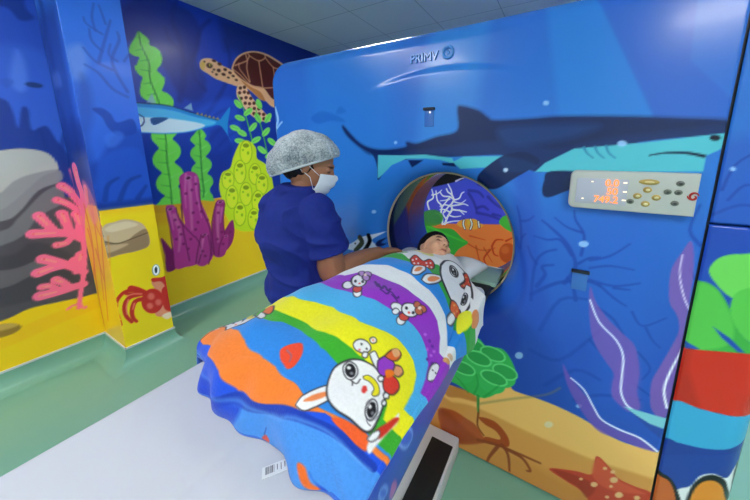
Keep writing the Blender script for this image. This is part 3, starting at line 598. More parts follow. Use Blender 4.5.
['l','#c98d68',.9,[.014,.014,[(2.15,2.453),(2.158,2.342),(2.171,2.181)]]],
['l','#c98d68',.9,[.014,.014,[(2.232,2.506),(2.324,2.43),(2.408,2.433)]]],
['l','#c98d68',.9,[.014,.014,[(2.324,2.43),(2.334,2.314),(2.345,2.212)]]],
['p','#b8763f',1,[(1.899,2.231),(2.03,2.168),(2.137,2.134),(2.187,2.05),(2.13,2.058),(2.026,2.131)]],
['p','#d8a77c',1,[(1.55,2.274),(1.571,2.317),(1.619,2.342),(1.682,2.346),(1.751,2.312),(1.844,2.287),(1.938,2.201),(1.907,2.146),(1.81,2.153),(1.734,2.164),(1.67,2.176),(1.61,2.206),(1.561,2.229)]],
['p','#c4a23c',.7,[(1.553,2.275),(1.588,2.313),(1.598,2.286),(1.583,2.234),(1.558,2.233)],.009],
['p','#4a2418',1,[(1.661,2.278),(1.652,2.267),(1.639,2.259),(1.625,2.258),(1.613,2.263),(1.608,2.272),(1.609,2.284),(1.618,2.296),(1.631,2.303),(1.645,2.304),(1.657,2.3),(1.663,2.29)]],
['p','#4a2418',1,[(1.601,2.304),(1.599,2.3),(1.594,2.297),(1.59,2.297),(1.587,2.298),(1.586,2.302),(1.586,2.306),(1.589,2.311),(1.593,2.313),(1.598,2.314),(1.601,2.312),(1.602,2.309)]],
['p','#4a2418',1,[(1.699,2.332),(1.694,2.326),(1.685,2.323),(1.675,2.322),(1.667,2.325),(1.662,2.33),(1.662,2.336),(1.667,2.342),(1.676,2.345),(1.686,2.346),(1.695,2.344),(1.7,2.338)]],
['p','#4a2418',1,[(1.749,2.316),(1.743,2.309),(1.733,2.304),(1.723,2.303),(1.714,2.306),(1.71,2.312),(1.711,2.32),(1.716,2.328),(1.726,2.332),(1.736,2.333),(1.745,2.33),(1.75,2.324)]],
['p','#4a2418',1,[(1.733,2.255),(1.727,2.247),(1.718,2.242),(1.708,2.241),(1.7,2.245),(1.696,2.252),(1.698,2.26),(1.704,2.268),(1.713,2.273),(1.723,2.274),(1.731,2.271),(1.734,2.264)]],
['p','#4a2418',1,[(1.682,2.253),(1.679,2.249),(1.673,2.246),(1.668,2.246),(1.663,2.248),(1.66,2.252),(1.661,2.256),(1.664,2.26),(1.67,2.263),(1.675,2.264),(1.68,2.262),(1.683,2.258)]],
['p','#4a2418',1,[(1.795,2.277),(1.789,2.271),(1.781,2.266),(1.772,2.265),(1.764,2.268),(1.76,2.274),(1.761,2.281),(1.766,2.288),(1.775,2.292),(1.784,2.293),(1.792,2.29),(1.796,2.284)]],
['p','#4a2418',1,[(1.777,2.228),(1.771,2.222),(1.762,2.218),(1.751,2.217),(1.742,2.22),(1.737,2.227),(1.738,2.234),(1.743,2.24),(1.753,2.244),(1.763,2.245),(1.772,2.241),(1.777,2.235)]],
['p','#4a2418',1,[(1.701,2.214),(1.697,2.209),(1.691,2.206),(1.684,2.206),(1.679,2.208),(1.676,2.212),(1.677,2.218),(1.681,2.223),(1.687,2.226),(1.693,2.227),(1.699,2.224),(1.702,2.22)]],
['p','#4a2418',1,[(1.839,2.258),(1.834,2.252),(1.826,2.248),(1.816,2.248),(1.808,2.25),(1.804,2.256),(1.805,2.262),(1.81,2.268),(1.818,2.272),(1.828,2.272),(1.836,2.269),(1.84,2.264)]],
['p','#4a2418',1,[(1.815,2.209),(1.811,2.204),(1.804,2.202),(1.797,2.202),(1.79,2.204),(1.786,2.208),(1.786,2.213),(1.791,2.217),(1.797,2.22),(1.805,2.22),(1.812,2.218),(1.815,2.214)]],
['p','#4a2418',1,[(1.866,2.234),(1.861,2.229),(1.854,2.226),(1.846,2.225),(1.839,2.228),(1.836,2.233),(1.836,2.238),(1.841,2.244),(1.848,2.247),(1.856,2.247),(1.863,2.245),(1.867,2.24)]],
['p','#4a2418',1,[(1.662,2.229),(1.66,2.225),(1.655,2.223),(1.651,2.222),(1.648,2.224),(1.646,2.227),(1.647,2.231),(1.649,2.234),(1.653,2.237),(1.658,2.237),(1.661,2.236),(1.663,2.232)]],
['p','#4a2418',1,[(1.895,2.203),(1.891,2.197),(1.883,2.194),(1.875,2.194),(1.868,2.196),(1.864,2.201),(1.865,2.207),(1.869,2.212),(1.877,2.215),(1.885,2.216),(1.892,2.213),(1.896,2.208)]],
['p','#d8c040',1,[(1.659,2.292),(1.656,2.284),(1.65,2.278),(1.643,2.274),(1.636,2.275),(1.631,2.279),(1.63,2.285),(1.633,2.293),(1.639,2.299),(1.646,2.303),(1.653,2.303),(1.658,2.299)]],
['p','#100c08',1,[(1.656,2.289),(1.654,2.284),(1.651,2.28),(1.646,2.278),(1.641,2.278),(1.639,2.28),(1.638,2.284),(1.64,2.289),(1.643,2.293),(1.648,2.296),(1.652,2.295),(1.655,2.293)]],
['p','#e2b890',1,[(1.891,2.153),(1.968,2.168),(2.005,2.103),(2.086,2.002),(2.21,1.881),(2.226,1.83),(2.107,1.828),(1.983,1.891),(1.899,1.992),(1.865,2.064)]],
['p','#54281a',1,[(1.929,2.129),(1.921,2.122),(1.912,2.118),(1.903,2.118),(1.897,2.123),(1.896,2.131),(1.899,2.14),(1.906,2.147),(1.916,2.151),(1.924,2.151),(1.931,2.146),(1.932,2.138)]],
['p','#54281a',1,[(1.973,2.145),(1.966,2.137),(1.956,2.133),(1.947,2.134),(1.941,2.139),(1.939,2.147),(1.943,2.156),(1.95,2.163),(1.96,2.167),(1.969,2.167),(1.975,2.162),(1.977,2.154)]],
['p','#54281a',1,[(1.915,2.08),(1.908,2.073),(1.898,2.069),(1.89,2.07),(1.884,2.075),(1.882,2.083),(1.885,2.091),(1.893,2.099),(1.902,2.103),(1.911,2.102),(1.917,2.097),(1.918,2.089)]],
['p','#54281a',1,[(1.968,2.097),(1.961,2.089),(1.951,2.085),(1.942,2.086),(1.936,2.091),(1.934,2.099),(1.938,2.108),(1.945,2.115),(1.955,2.119),(1.964,2.119),(1.97,2.114),(1.972,2.106)]],
['p','#54281a',1,[(2.012,2.096),(2.004,2.088),(1.995,2.085),(1.985,2.085),(1.979,2.091),(1.977,2.099),(1.981,2.108),(1.988,2.115),(1.998,2.119),(2.007,2.118),(2.014,2.113),(2.015,2.105)]],
['p','#54281a',1,[(1.926,2.027),(1.919,2.02),(1.909,2.016),(1.901,2.017),(1.895,2.022),(1.893,2.03),(1.897,2.039),(1.904,2.046),(1.913,2.05),(1.922,2.049),(1.928,2.044),(1.93,2.036)]],
['p','#54281a',1,[(1.98,2.043),(1.972,2.036),(1.963,2.032),(1.954,2.033),(1.947,2.038),(1.946,2.046),(1.949,2.055),(1.957,2.062),(1.966,2.066),(1.976,2.065),(1.982,2.06),(1.983,2.052)]],
['p','#54281a',1,[(2.034,2.043),(2.026,2.035),(2.016,2.032),(2.006,2.033),(2,2.038),(1.998,2.046),(2.002,2.055),(2.01,2.063),(2.019,2.067),(2.029,2.066),(2.035,2.061),(2.037,2.052)]],
['p','#54281a',1,[(1.965,1.985),(1.958,1.978),(1.948,1.974),(1.939,1.975),(1.933,1.98),(1.931,1.989),(1.935,1.998),(1.942,2.005),(1.952,2.008),(1.961,2.007),(1.967,2.002),(1.968,1.994)]],
['p','#54281a',1,[(2.013,1.986),(2.006,1.979),(1.996,1.976),(1.986,1.977),(1.98,1.982),(1.978,1.99),(1.982,1.999),(1.989,2.007),(1.999,2.01),(2.009,2.009),(2.015,2.004),(2.017,1.996)]],
['p','#54281a',1,[(2.066,1.999),(2.058,1.991),(2.047,1.987),(2.038,1.988),(2.031,1.994),(2.03,2.002),(2.033,2.011),(2.041,2.019),(2.051,2.023),(2.061,2.022),(2.067,2.016),(2.069,2.008)]],
['p','#54281a',1,[(2.004,1.933),(1.996,1.926),(1.986,1.923),(1.977,1.924),(1.971,1.929),(1.969,1.938),(1.973,1.947),(1.98,1.954),(1.99,1.958),(2,1.956),(2.006,1.951),(2.008,1.942)]],
['p','#54281a',1,[(2.064,1.944),(2.056,1.937),(2.046,1.933),(2.036,1.934),(2.029,1.94),(2.028,1.948),(2.031,1.957),(2.039,1.965),(2.049,1.968),(2.059,1.967),(2.066,1.962),(2.067,1.953)]],
['p','#54281a',1,[(2.117,1.947),(2.109,1.94),(2.098,1.936),(2.088,1.937),(2.082,1.943),(2.08,1.951),(2.083,1.961),(2.091,1.968),(2.102,1.972),(2.112,1.971),(2.119,1.965),(2.121,1.956)]],
['p','#54281a',1,[(2.054,1.89),(2.047,1.882),(2.036,1.879),(2.027,1.88),(2.02,1.886),(2.018,1.895),(2.022,1.904),(2.03,1.911),(2.04,1.915),(2.05,1.913),(2.056,1.908),(2.058,1.899)]],
['p','#54281a',1,[(2.115,1.893),(2.107,1.885),(2.097,1.882),(2.087,1.883),(2.08,1.889),(2.078,1.898),(2.082,1.907),(2.09,1.915),(2.1,1.918),(2.11,1.917),(2.117,1.911),(2.119,1.902)]],
['p','#54281a',1,[(2.17,1.894),(2.162,1.886),(2.151,1.883),(2.14,1.884),(2.134,1.89),(2.132,1.899),(2.135,1.908),(2.144,1.915),(2.154,1.919),(2.165,1.918),(2.172,1.912),(2.174,1.903)]],
['p','#54281a',1,[(2.107,1.845),(2.098,1.837),(2.088,1.834),(2.078,1.835),(2.071,1.841),(2.07,1.85),(2.073,1.859),(2.081,1.867),(2.092,1.87),(2.102,1.869),(2.108,1.863),(2.11,1.854)]],
['p','#54281a',1,[(2.169,1.847),(2.161,1.84),(2.15,1.836),(2.14,1.838),(2.133,1.844),(2.131,1.853),(2.135,1.862),(2.143,1.869),(2.154,1.873),(2.164,1.872),(2.171,1.866),(2.173,1.857)]],
['p','#54281a',1,[(2.226,1.852),(2.218,1.845),(2.207,1.841),(2.196,1.843),(2.189,1.849),(2.187,1.858),(2.191,1.867),(2.199,1.875),(2.21,1.879),(2.221,1.877),(2.228,1.871),(2.23,1.862)]],
['l','#4fb83c',1,[.014,.012,[(2.039,.953),(2.024,1.294),(1.986,1.618),(1.929,1.921),(1.881,2.061)]]],
['l','#4fb83c',1,[.014,.012,[(2.14,.938),(2.159,1.4),(2.116,1.73),(2.066,1.937)]]],
['p','#7ad65c',1,[(1.904,1.935),(1.887,1.93),(1.866,1.936),(1.847,1.952),(1.834,1.973),(1.831,1.993),(1.839,2.009),(1.855,2.014),(1.876,2.009),(1.896,1.994),(1.909,1.972),(1.913,1.951)]],
['l','#3a9a3a',.5,[.008,.005,[(1.844,2.003),(1.899,1.941)]]],
['p','#7ad65c',1,[(2.023,1.948),(2.025,1.932),(2.013,1.909),(1.989,1.886),(1.961,1.868),(1.936,1.86),(1.921,1.865),(1.919,1.88),(1.931,1.902),(1.954,1.925),(1.981,1.944),(2.007,1.952)]],
['l','#3a9a3a',.5,[.009,.005,[(1.935,1.876),(2.008,1.935)]]],
['p','#7ad65c',1,[(1.931,1.822),(1.917,1.81),(1.893,1.805),(1.864,1.808),(1.84,1.819),(1.826,1.833),(1.825,1.849),(1.839,1.861),(1.862,1.866),(1.891,1.863),(1.916,1.853),(1.931,1.837)]],
['l','#3a9a3a',.5,[.008,.005,[(1.847,1.843),(1.909,1.827)]]],
['p','#7ad65c',1,[(2.058,1.803),(2.064,1.788),(2.055,1.764),(2.035,1.738),(2.009,1.717),(1.984,1.706),(1.967,1.708),(1.962,1.723),(1.97,1.747),(1.99,1.772),(2.015,1.794),(2.04,1.805)]],
['l','#3a9a3a',.5,[.009,.005,[(1.974,1.716),(2.051,1.796)]]],
['p','#7ad65c',1,[(1.932,1.66),(1.916,1.65),(1.892,1.65),(1.865,1.66),(1.843,1.676),(1.833,1.694),(1.835,1.71),(1.85,1.72),(1.874,1.72),(1.901,1.711),(1.923,1.695),(1.934,1.676)]],
['l','#3a9a3a',.5,[.008,.005,[(1.852,1.701),(1.913,1.669)]]],
['p','#7ad65c',1,[(2.093,1.651),(2.092,1.634),(2.075,1.613),(2.047,1.594),(2.016,1.582),(1.989,1.58),(1.975,1.588),(1.976,1.605),(1.992,1.625),(2.019,1.645),(2.051,1.657),(2.078,1.66)]],
['l','#3a9a3a',.5,[.009,.006,[(1.996,1.6),(2.071,1.639)]]],
['p','#7ad65c',1,[(1.91,1.595),(1.898,1.581),(1.874,1.574),(1.844,1.575),(1.817,1.582),(1.8,1.596),(1.797,1.611),(1.808,1.623),(1.831,1.631),(1.861,1.631),(1.888,1.623),(1.907,1.61)]],
['l','#3a9a3a',.5,[.008,.005,[(1.821,1.607),(1.884,1.598)]]],
['p','#7ad65c',1,[(2.125,1.953),(2.106,1.953),(2.088,1.967),(2.075,1.99),(2.071,2.018),(2.077,2.042),(2.091,2.056),(2.109,2.056),(2.127,2.043),(2.14,2.019),(2.145,1.992),(2.139,1.967)]],
['l','#3a9a3a',.5,[.009,.006,[(2.072,2),(2.138,1.954)]]],
['p','#7ad65c',1,[(2.213,1.761),(2.219,1.745),(2.21,1.72),(2.189,1.693),(2.161,1.671),(2.134,1.661),(2.115,1.663),(2.109,1.679),(2.118,1.703),(2.139,1.73),(2.167,1.752),(2.194,1.764)]],
['l','#3a9a3a',.5,[.009,.006,[(2.122,1.671),(2.206,1.754)]]],
['p','#7ad65c',1,[(2.282,1.565),(2.262,1.558),(2.233,1.563),(2.204,1.579),(2.182,1.601),(2.173,1.624),(2.179,1.641),(2.199,1.649),(2.227,1.644),(2.256,1.629),(2.279,1.606),(2.288,1.583)]],
['l','#3a9a3a',.5,[.01,.006,[(2.194,1.631),(2.267,1.576)]]],
['p','#7ad65c',1,[(2.256,1.487),(2.255,1.469),(2.236,1.448),(2.205,1.429),(2.171,1.417),(2.142,1.417),(2.126,1.426),(2.127,1.444),(2.145,1.465),(2.174,1.484),(2.209,1.496),(2.239,1.497)]],
['l','#3a9a3a',.5,[.01,.006,[(2.15,1.437),(2.231,1.476)]]],
['p','#7ad65c',1,[(2.143,1.473),(2.124,1.467),(2.097,1.472),(2.07,1.489),(2.05,1.511),(2.042,1.534),(2.047,1.55),(2.066,1.557),(2.092,1.552),(2.119,1.536),(2.14,1.514),(2.149,1.49)]],
['l','#3a9a3a',.5,[.009,.006,[(2.061,1.54),(2.129,1.485)]]],
['p','#7ad65c',1,[(2.109,1.808),(2.09,1.805),(2.068,1.816),(2.05,1.838),(2.041,1.864),(2.042,1.887),(2.053,1.902),(2.072,1.905),(2.093,1.894),(2.111,1.873),(2.121,1.847),(2.12,1.823)]],
['l','#3a9a3a',.5,[.009,.006,[(2.051,1.906),(2.111,1.803)]]],
['p','#7ad65c',1,[(2.244,1.923),(2.254,1.91),(2.25,1.885),(2.234,1.855),(2.209,1.829),(2.184,1.813),(2.164,1.812),(2.155,1.826),(2.159,1.85),(2.175,1.88),(2.199,1.906),(2.224,1.922)]],
['l','#3a9a3a',.5,[.009,.006,[(2.161,1.807),(2.248,1.929)]]],
['p','#7ad65c',1,[(1.866,1.716),(1.853,1.704),(1.829,1.7),(1.801,1.704),(1.778,1.715),(1.764,1.731),(1.763,1.746),(1.776,1.757),(1.799,1.762),(1.827,1.758),(1.851,1.747),(1.866,1.732)]],
['l','#3a9a3a',.5,[.008,.005,[(1.784,1.74),(1.844,1.722)]]],
['p','#7ad65c',1,[(2.262,1.346),(2.265,1.328),(2.25,1.304),(2.223,1.281),(2.191,1.266),(2.161,1.262),(2.143,1.27),(2.141,1.287),(2.154,1.31),(2.18,1.333),(2.213,1.349),(2.243,1.353)]],
['l','#3a9a3a',.5,[.01,.006,[(2.16,1.28),(2.244,1.335)]]],
['p','#c2dc22',1,[(1.591,1.149),(1.635,1.285),(1.719,1.33),(1.76,1.43),(1.813,1.531),(1.862,1.593),(1.951,1.606),(2.024,1.533),(2.025,1.425),(2.105,1.368),(2.173,1.286),(2.204,1.049),(2.203,.747),(2.032,.625),(1.751,.658),(1.625,.848),(1.605,1.016)]],
['p','#d2ea2c',1,[(1.973,1.49),(1.957,1.429),(1.928,1.385),(1.893,1.37),(1.862,1.387),(1.843,1.431),(1.841,1.49),(1.856,1.549),(1.884,1.593),(1.918,1.61),(1.95,1.595),(1.97,1.551)]],
['l','#9ab416',1,[.01,.01,[(1.973,1.49),(1.957,1.429),(1.928,1.385),(1.893,1.37),(1.862,1.387),(1.843,1.431),(1.841,1.49),(1.856,1.549),(1.884,1.593),(1.918,1.61),(1.95,1.595),(1.97,1.551),(1.973,1.49)]]],
['p','#7f9812',1,[(1.948,1.559),(1.942,1.547),(1.928,1.538),(1.91,1.535),(1.893,1.538),(1.882,1.546),(1.878,1.558),(1.884,1.569),(1.897,1.577),(1.915,1.581),(1.932,1.578),(1.944,1.57)]],
['p','#9db818',1,[(1.943,1.48),(1.94,1.47),(1.933,1.463),(1.925,1.461),(1.917,1.463),(1.912,1.47),(1.911,1.48),(1.914,1.489),(1.921,1.496),(1.929,1.499),(1.936,1.496),(1.942,1.489)]],
['p','#9db818',1,[(1.888,1.511),(1.885,1.504),(1.88,1.498),(1.873,1.496),(1.867,1.498),(1.863,1.504),(1.862,1.511),(1.864,1.518),(1.87,1.524),(1.876,1.526),(1.883,1.524),(1.887,1.518)]],
['p','#d2ea2c',1,[(1.746,1.206),(1.732,1.159),(1.706,1.127),(1.675,1.118),(1.647,1.133),(1.63,1.169),(1.627,1.216),(1.64,1.26),(1.665,1.292),(1.696,1.303),(1.724,1.289),(1.743,1.253)]],
['l','#9ab416',1,[.009,.009,[(1.746,1.206),(1.732,1.159),(1.706,1.127),(1.675,1.118),(1.647,1.133),(1.63,1.169),(1.627,1.216),(1.64,1.26),(1.665,1.292),(1.696,1.303),(1.724,1.289),(1.743,1.253),(1.746,1.206)]]],
['p','#7f9812',1,[(1.723,1.265),(1.718,1.256),(1.706,1.25),(1.69,1.249),(1.675,1.253),(1.664,1.26),(1.661,1.269),(1.666,1.278),(1.678,1.283),(1.694,1.285),(1.709,1.281),(1.72,1.274)]],
['p','#9db818',1,[(1.719,1.198),(1.716,1.189),(1.71,1.182),(1.702,1.181),(1.696,1.184),(1.691,1.191),(1.69,1.2),(1.693,1.209),(1.699,1.215),(1.706,1.217),(1.713,1.214),(1.718,1.207)]],
['p','#9db818',1,[(1.67,1.232),(1.668,1.225),(1.663,1.22),(1.657,1.219),(1.651,1.221),(1.647,1.227),(1.647,1.234),(1.649,1.241),(1.654,1.246),(1.66,1.247),(1.665,1.245),(1.669,1.239)]],
['p','#d2ea2c',1,[(1.883,1.28),(1.868,1.22),(1.839,1.177),(1.805,1.164),(1.776,1.183),(1.758,1.228),(1.756,1.287),(1.77,1.346),(1.798,1.388),(1.831,1.403),(1.861,1.386),(1.881,1.341)]],
['l','#9ab416',1,[.01,.01,[(1.883,1.28),(1.868,1.22),(1.839,1.177),(1.805,1.164),(1.776,1.183),(1.758,1.228),(1.756,1.287),(1.77,1.346),(1.798,1.388),(1.831,1.403),(1.861,1.386),(1.881,1.341),(1.883,1.28)]]],
['p','#7f9812',1,[(1.859,1.35),(1.854,1.339),(1.84,1.331),(1.823,1.328),(1.806,1.332),(1.795,1.341),(1.792,1.353),(1.798,1.364),(1.811,1.371),(1.828,1.374),(1.844,1.37),(1.856,1.361)]],
['p','#9db818',1,[(1.854,1.271),(1.851,1.262),(1.844,1.255),(1.837,1.253),(1.829,1.256),(1.825,1.263),(1.823,1.273),(1.827,1.282),(1.833,1.289),(1.841,1.291),(1.848,1.288),(1.853,1.281)]],
['p','#9db818',1,[(1.801,1.306),(1.799,1.298),(1.794,1.293),(1.787,1.292),(1.781,1.294),(1.777,1.3),(1.776,1.307),(1.779,1.314),(1.784,1.319),(1.79,1.321),(1.796,1.318),(1.8,1.313)]],
['p','#d2ea2c',1,[(2.055,1.247),(2.04,1.19),(2.009,1.15),(1.972,1.138),(1.939,1.157),(1.919,1.2),(1.915,1.256),(1.93,1.311),(1.959,1.351),(1.995,1.365),(2.029,1.348),(2.051,1.305)]],
['l','#9ab416',1,[.011,.011,[(2.055,1.247),(2.04,1.19),(2.009,1.15),(1.972,1.138),(1.939,1.157),(1.919,1.2),(1.915,1.256),(1.93,1.311),(1.959,1.351),(1.995,1.365),(2.029,1.348),(2.051,1.305),(2.055,1.247)]]],
['p','#7f9812',1,[(2.028,1.316),(2.022,1.305),(2.007,1.298),(1.988,1.296),(1.97,1.3),(1.958,1.309),(1.954,1.319),(1.96,1.33),(1.974,1.337),(1.993,1.339),(2.011,1.336),(2.024,1.327)]],
['p','#9db818',1,[(2.023,1.238),(2.02,1.228),(2.013,1.222),(2.004,1.22),(1.996,1.223),(1.991,1.23),(1.99,1.24),(1.993,1.25),(2,1.257),(2.008,1.259),(2.017,1.256),(2.022,1.248)]],
['p','#9db818',1,[(1.965,1.275),(1.962,1.268),(1.957,1.262),(1.95,1.261),(1.943,1.263),(1.938,1.269),(1.938,1.277),(1.94,1.284),(1.946,1.289),(1.953,1.291),(1.96,1.288),(1.964,1.283)]],
['p','#d2ea2c',1,[(2.131,1.127),(2.115,1.069),(2.084,1.028),(2.045,1.017),(2.01,1.038),(1.989,1.083),(1.985,1.141),(2,1.197),(2.031,1.237),(2.068,1.25),(2.104,1.232),(2.127,1.187)]],
['l','#9ab416',1,[.011,.011,[(2.131,1.127),(2.115,1.069),(2.084,1.028),(2.045,1.017),(2.01,1.038),(1.989,1.083),(1.985,1.141),(2,1.197),(2.031,1.237),(2.068,1.25),(2.104,1.232),(2.127,1.187),(2.131,1.127)]]],
['p','#7f9812',1,[(2.103,1.199),(2.096,1.188),(2.081,1.181),(2.061,1.18),(2.042,1.185),(2.029,1.194),(2.025,1.205),(2.031,1.216),(2.046,1.223),(2.066,1.224),(2.085,1.22),(2.099,1.211)]],
['p','#9db818',1,[(2.098,1.119),(2.095,1.109),(2.087,1.102),(2.079,1.1),(2.07,1.104),(2.064,1.112),(2.063,1.122),(2.066,1.132),(2.074,1.139),(2.083,1.141),(2.091,1.137),(2.097,1.129)]],
['p','#9db818',1,[(2.037,1.159),(2.034,1.151),(2.028,1.146),(2.021,1.144),(2.014,1.147),(2.009,1.153),(2.008,1.161),(2.011,1.169),(2.017,1.174),(2.024,1.175),(2.031,1.173),(2.036,1.167)]],
['p','#d2ea2c',1,[(1.768,1.024),(1.753,.965),(1.726,.925),(1.694,.914),(1.665,.935),(1.649,.982),(1.647,1.041),(1.661,1.098),(1.688,1.138),(1.72,1.151),(1.748,1.132),(1.766,1.086)]],
['l','#9ab416',1,[.01,.01,[(1.768,1.024),(1.753,.965),(1.726,.925),(1.694,.914),(1.665,.935),(1.649,.982),(1.647,1.041),(1.661,1.098),(1.688,1.138),(1.72,1.151),(1.748,1.132),(1.766,1.086),(1.768,1.024)]]],
['p','#7f9812',1,[(1.746,1.096),(1.741,1.085),(1.728,1.078),(1.712,1.077),(1.696,1.082),(1.685,1.092),(1.682,1.103),(1.688,1.114),(1.7,1.121),(1.716,1.122),(1.732,1.118),(1.743,1.108)]],
['p','#9db818',1,[(1.74,1.018),(1.737,1.009),(1.731,1.002),(1.724,1.001),(1.717,1.005),(1.712,1.012),(1.712,1.022),(1.714,1.031),(1.72,1.037),(1.728,1.038),(1.735,1.035),(1.74,1.027)]],
['p','#9db818',1,[(1.691,1.056),(1.688,1.049),(1.683,1.044),(1.677,1.043),(1.671,1.046),(1.667,1.052),(1.667,1.059),(1.669,1.066),(1.674,1.071),(1.68,1.072),(1.686,1.069),(1.69,1.063)]],
['p','#d2ea2c',1,[(1.926,1.036),(1.91,.975),(1.881,.932),(1.846,.921),(1.815,.943),(1.796,.991),(1.794,1.053),(1.809,1.113),(1.837,1.155),(1.872,1.168),(1.903,1.149),(1.923,1.1)]],
['l','#9ab416',1,[.01,.01,[(1.926,1.036),(1.91,.975),(1.881,.932),(1.846,.921),(1.815,.943),(1.796,.991),(1.794,1.053),(1.809,1.113),(1.837,1.155),(1.872,1.168),(1.903,1.149),(1.923,1.1),(1.926,1.036)]]],
['p','#7f9812',1,[(1.901,1.111),(1.895,1.1),(1.881,1.092),(1.864,1.091),(1.847,1.096),(1.835,1.106),(1.831,1.118),(1.837,1.13),(1.851,1.137),(1.869,1.138),(1.886,1.133),(1.898,1.123)]],
['p','#9db818',1,[(1.896,1.029),(1.893,1.02),(1.886,1.013),(1.878,1.012),(1.87,1.016),(1.865,1.023),(1.864,1.033),(1.867,1.043),(1.874,1.049),(1.882,1.051),(1.889,1.047),(1.895,1.039)]],
['p','#9db818',1,[(1.841,1.069),(1.839,1.062),(1.833,1.057),(1.826,1.056),(1.82,1.058),(1.816,1.064),(1.815,1.072),(1.817,1.079),(1.823,1.084),(1.83,1.085),(1.836,1.083),(1.84,1.077)]],
['p','#d2ea2c',1,[(2.061,.927),(2.044,.862),(2.013,.819),(1.975,.808),(1.941,.832),(1.921,.883),(1.918,.948),(1.934,1.01),(1.964,1.054),(2.001,1.067),(2.035,1.045),(2.057,.994)]],
['l','#9ab416',1,[.011,.011,[(2.061,.927),(2.044,.862),(2.013,.819),(1.975,.808),(1.941,.832),(1.921,.883),(1.918,.948),(1.934,1.01),(1.964,1.054),(2.001,1.067),(2.035,1.045),(2.057,.994),(2.061,.927)]]],
['p','#7f9812',1,[(2.034,1.006),(2.027,.994),(2.012,.987),(1.993,.986),(1.974,.992),(1.962,1.003),(1.958,1.016),(1.964,1.027),(1.979,1.034),(1.998,1.035),(2.017,1.03),(2.03,1.019)]],
['p','#9db818',1,[(2.028,.92),(2.025,.91),(2.018,.904),(2.009,.902),(2.001,.906),(1.995,.915),(1.994,.925),(1.997,.935),(2.004,.942),(2.013,.943),(2.021,.939),(2.027,.931)]],
['p','#9db818',1,[(1.969,.963),(1.966,.956),(1.96,.951),(1.953,.95),(1.946,.953),(1.942,.959),(1.941,.967),(1.943,.975),(1.949,.98),(1.956,.981),(1.963,.978),(1.968,.971)]],
['p','#d2ea2c',1,[(1.835,.829),(1.82,.768),(1.791,.727),(1.757,.717),(1.728,.741),(1.71,.79),(1.708,.853),(1.723,.911),(1.75,.952),(1.784,.963),(1.814,.942),(1.833,.893)]],
['l','#9ab416',1,[.01,.01,[(1.835,.829),(1.82,.768),(1.791,.727),(1.757,.717),(1.728,.741),(1.71,.79),(1.708,.853),(1.723,.911),(1.75,.952),(1.784,.963),(1.814,.942),(1.833,.893),(1.835,.829)]]],
['p','#7f9812',1,[(1.812,.904),(1.806,.893),(1.793,.887),(1.776,.887),(1.759,.893),(1.748,.903),(1.745,.916),(1.75,.927),(1.764,.933),(1.78,.934),(1.797,.928),(1.809,.917)]],
['p','#9db818',1,[(1.806,.823),(1.803,.814),(1.797,.808),(1.789,.807),(1.782,.811),(1.777,.819),(1.776,.829),(1.779,.838),(1.785,.844),(1.793,.845),(1.8,.841),(1.805,.833)]],
['p','#9db818',1,[(1.754,.866),(1.751,.859),(1.746,.854),(1.74,.853),(1.733,.856),(1.73,.863),(1.729,.87),(1.731,.877),(1.736,.882),(1.743,.883),(1.749,.88),(1.753,.873)]],
['p','#d2ea2c',1,[(1.992,.741),(1.976,.683),(1.946,.646),(1.909,.638),(1.876,.662),(1.856,.71),(1.853,.769),(1.868,.824),(1.897,.862),(1.933,.871),(1.967,.849),(1.988,.801)]],
['l','#9ab416',1,[.011,.011,[(1.992,.741),(1.976,.683),(1.946,.646),(1.909,.638),(1.876,.662),(1.856,.71),(1.853,.769),(1.868,.824),(1.897,.862),(1.933,.871),(1.967,.849),(1.988,.801),(1.992,.741)]]],
['p','#7f9812',1,[(1.965,.816),(1.959,.806),(1.945,.8),(1.926,.801),(1.908,.807),(1.895,.818),(1.892,.83),(1.898,.84),(1.912,.845),(1.93,.845),(1.949,.839),(1.961,.828)]],
['p','#9db818',1,[(1.96,.736),(1.957,.726),(1.95,.72),(1.942,.719),(1.933,.723),(1.928,.732),(1.927,.742),(1.93,.752),(1.937,.758),(1.946,.759),(1.954,.755),(1.959,.746)]],
['p','#9db818',1,[(1.903,.782),(1.9,.774),(1.894,.77),(1.887,.769),(1.881,.772),(1.876,.779),(1.875,.787),(1.878,.795),(1.883,.799),(1.89,.8),(1.897,.797),(1.901,.79)]],
['p','#d2ea2c',1,[(2.139,.771),(2.124,.711),(2.095,.671),(2.061,.662),(2.031,.686),(2.012,.734),(2.009,.795),(2.024,.853),(2.051,.893),(2.085,.904),(2.115,.882),(2.135,.834)]],
['l','#9ab416',1,[.011,.011,[(2.139,.771),(2.124,.711),(2.095,.671),(2.061,.662),(2.031,.686),(2.012,.734),(2.009,.795),(2.024,.853),(2.051,.893),(2.085,.904),(2.115,.882),(2.135,.834),(2.139,.771)]]],
['p','#7f9812',1,[(2.114,.848),(2.108,.837),(2.095,.831),(2.078,.831),(2.061,.837),(2.049,.847),(2.046,.86),(2.051,.87),(2.065,.876),(2.082,.877),(2.099,.871),(2.111,.86)]],
['p','#9db818',1,[(2.115,.763),(2.112,.753),(2.104,.747),(2.095,.746),(2.086,.75),(2.081,.759),(2.079,.77),(2.083,.78),(2.09,.787),(2.099,.788),(2.108,.783),(2.114,.774)]],
['p','#9db818',1,[(2.053,.811),(2.05,.803),(2.044,.798),(2.036,.797),(2.029,.801),(2.024,.808),(2.023,.816),(2.026,.824),(2.031,.829),(2.039,.83),(2.046,.826),(2.051,.819)]],
['p','#7d2060',1,[(1.066,.764),(1.115,.674),(1.156,.571),(1.143,.462),(1.069,.455),(1.074,.598)]],
['p','#8a2668',1,[(1.688,.793),(1.691,.662),(1.648,.543),(1.568,.488),(1.559,.619),(1.619,.731)]],
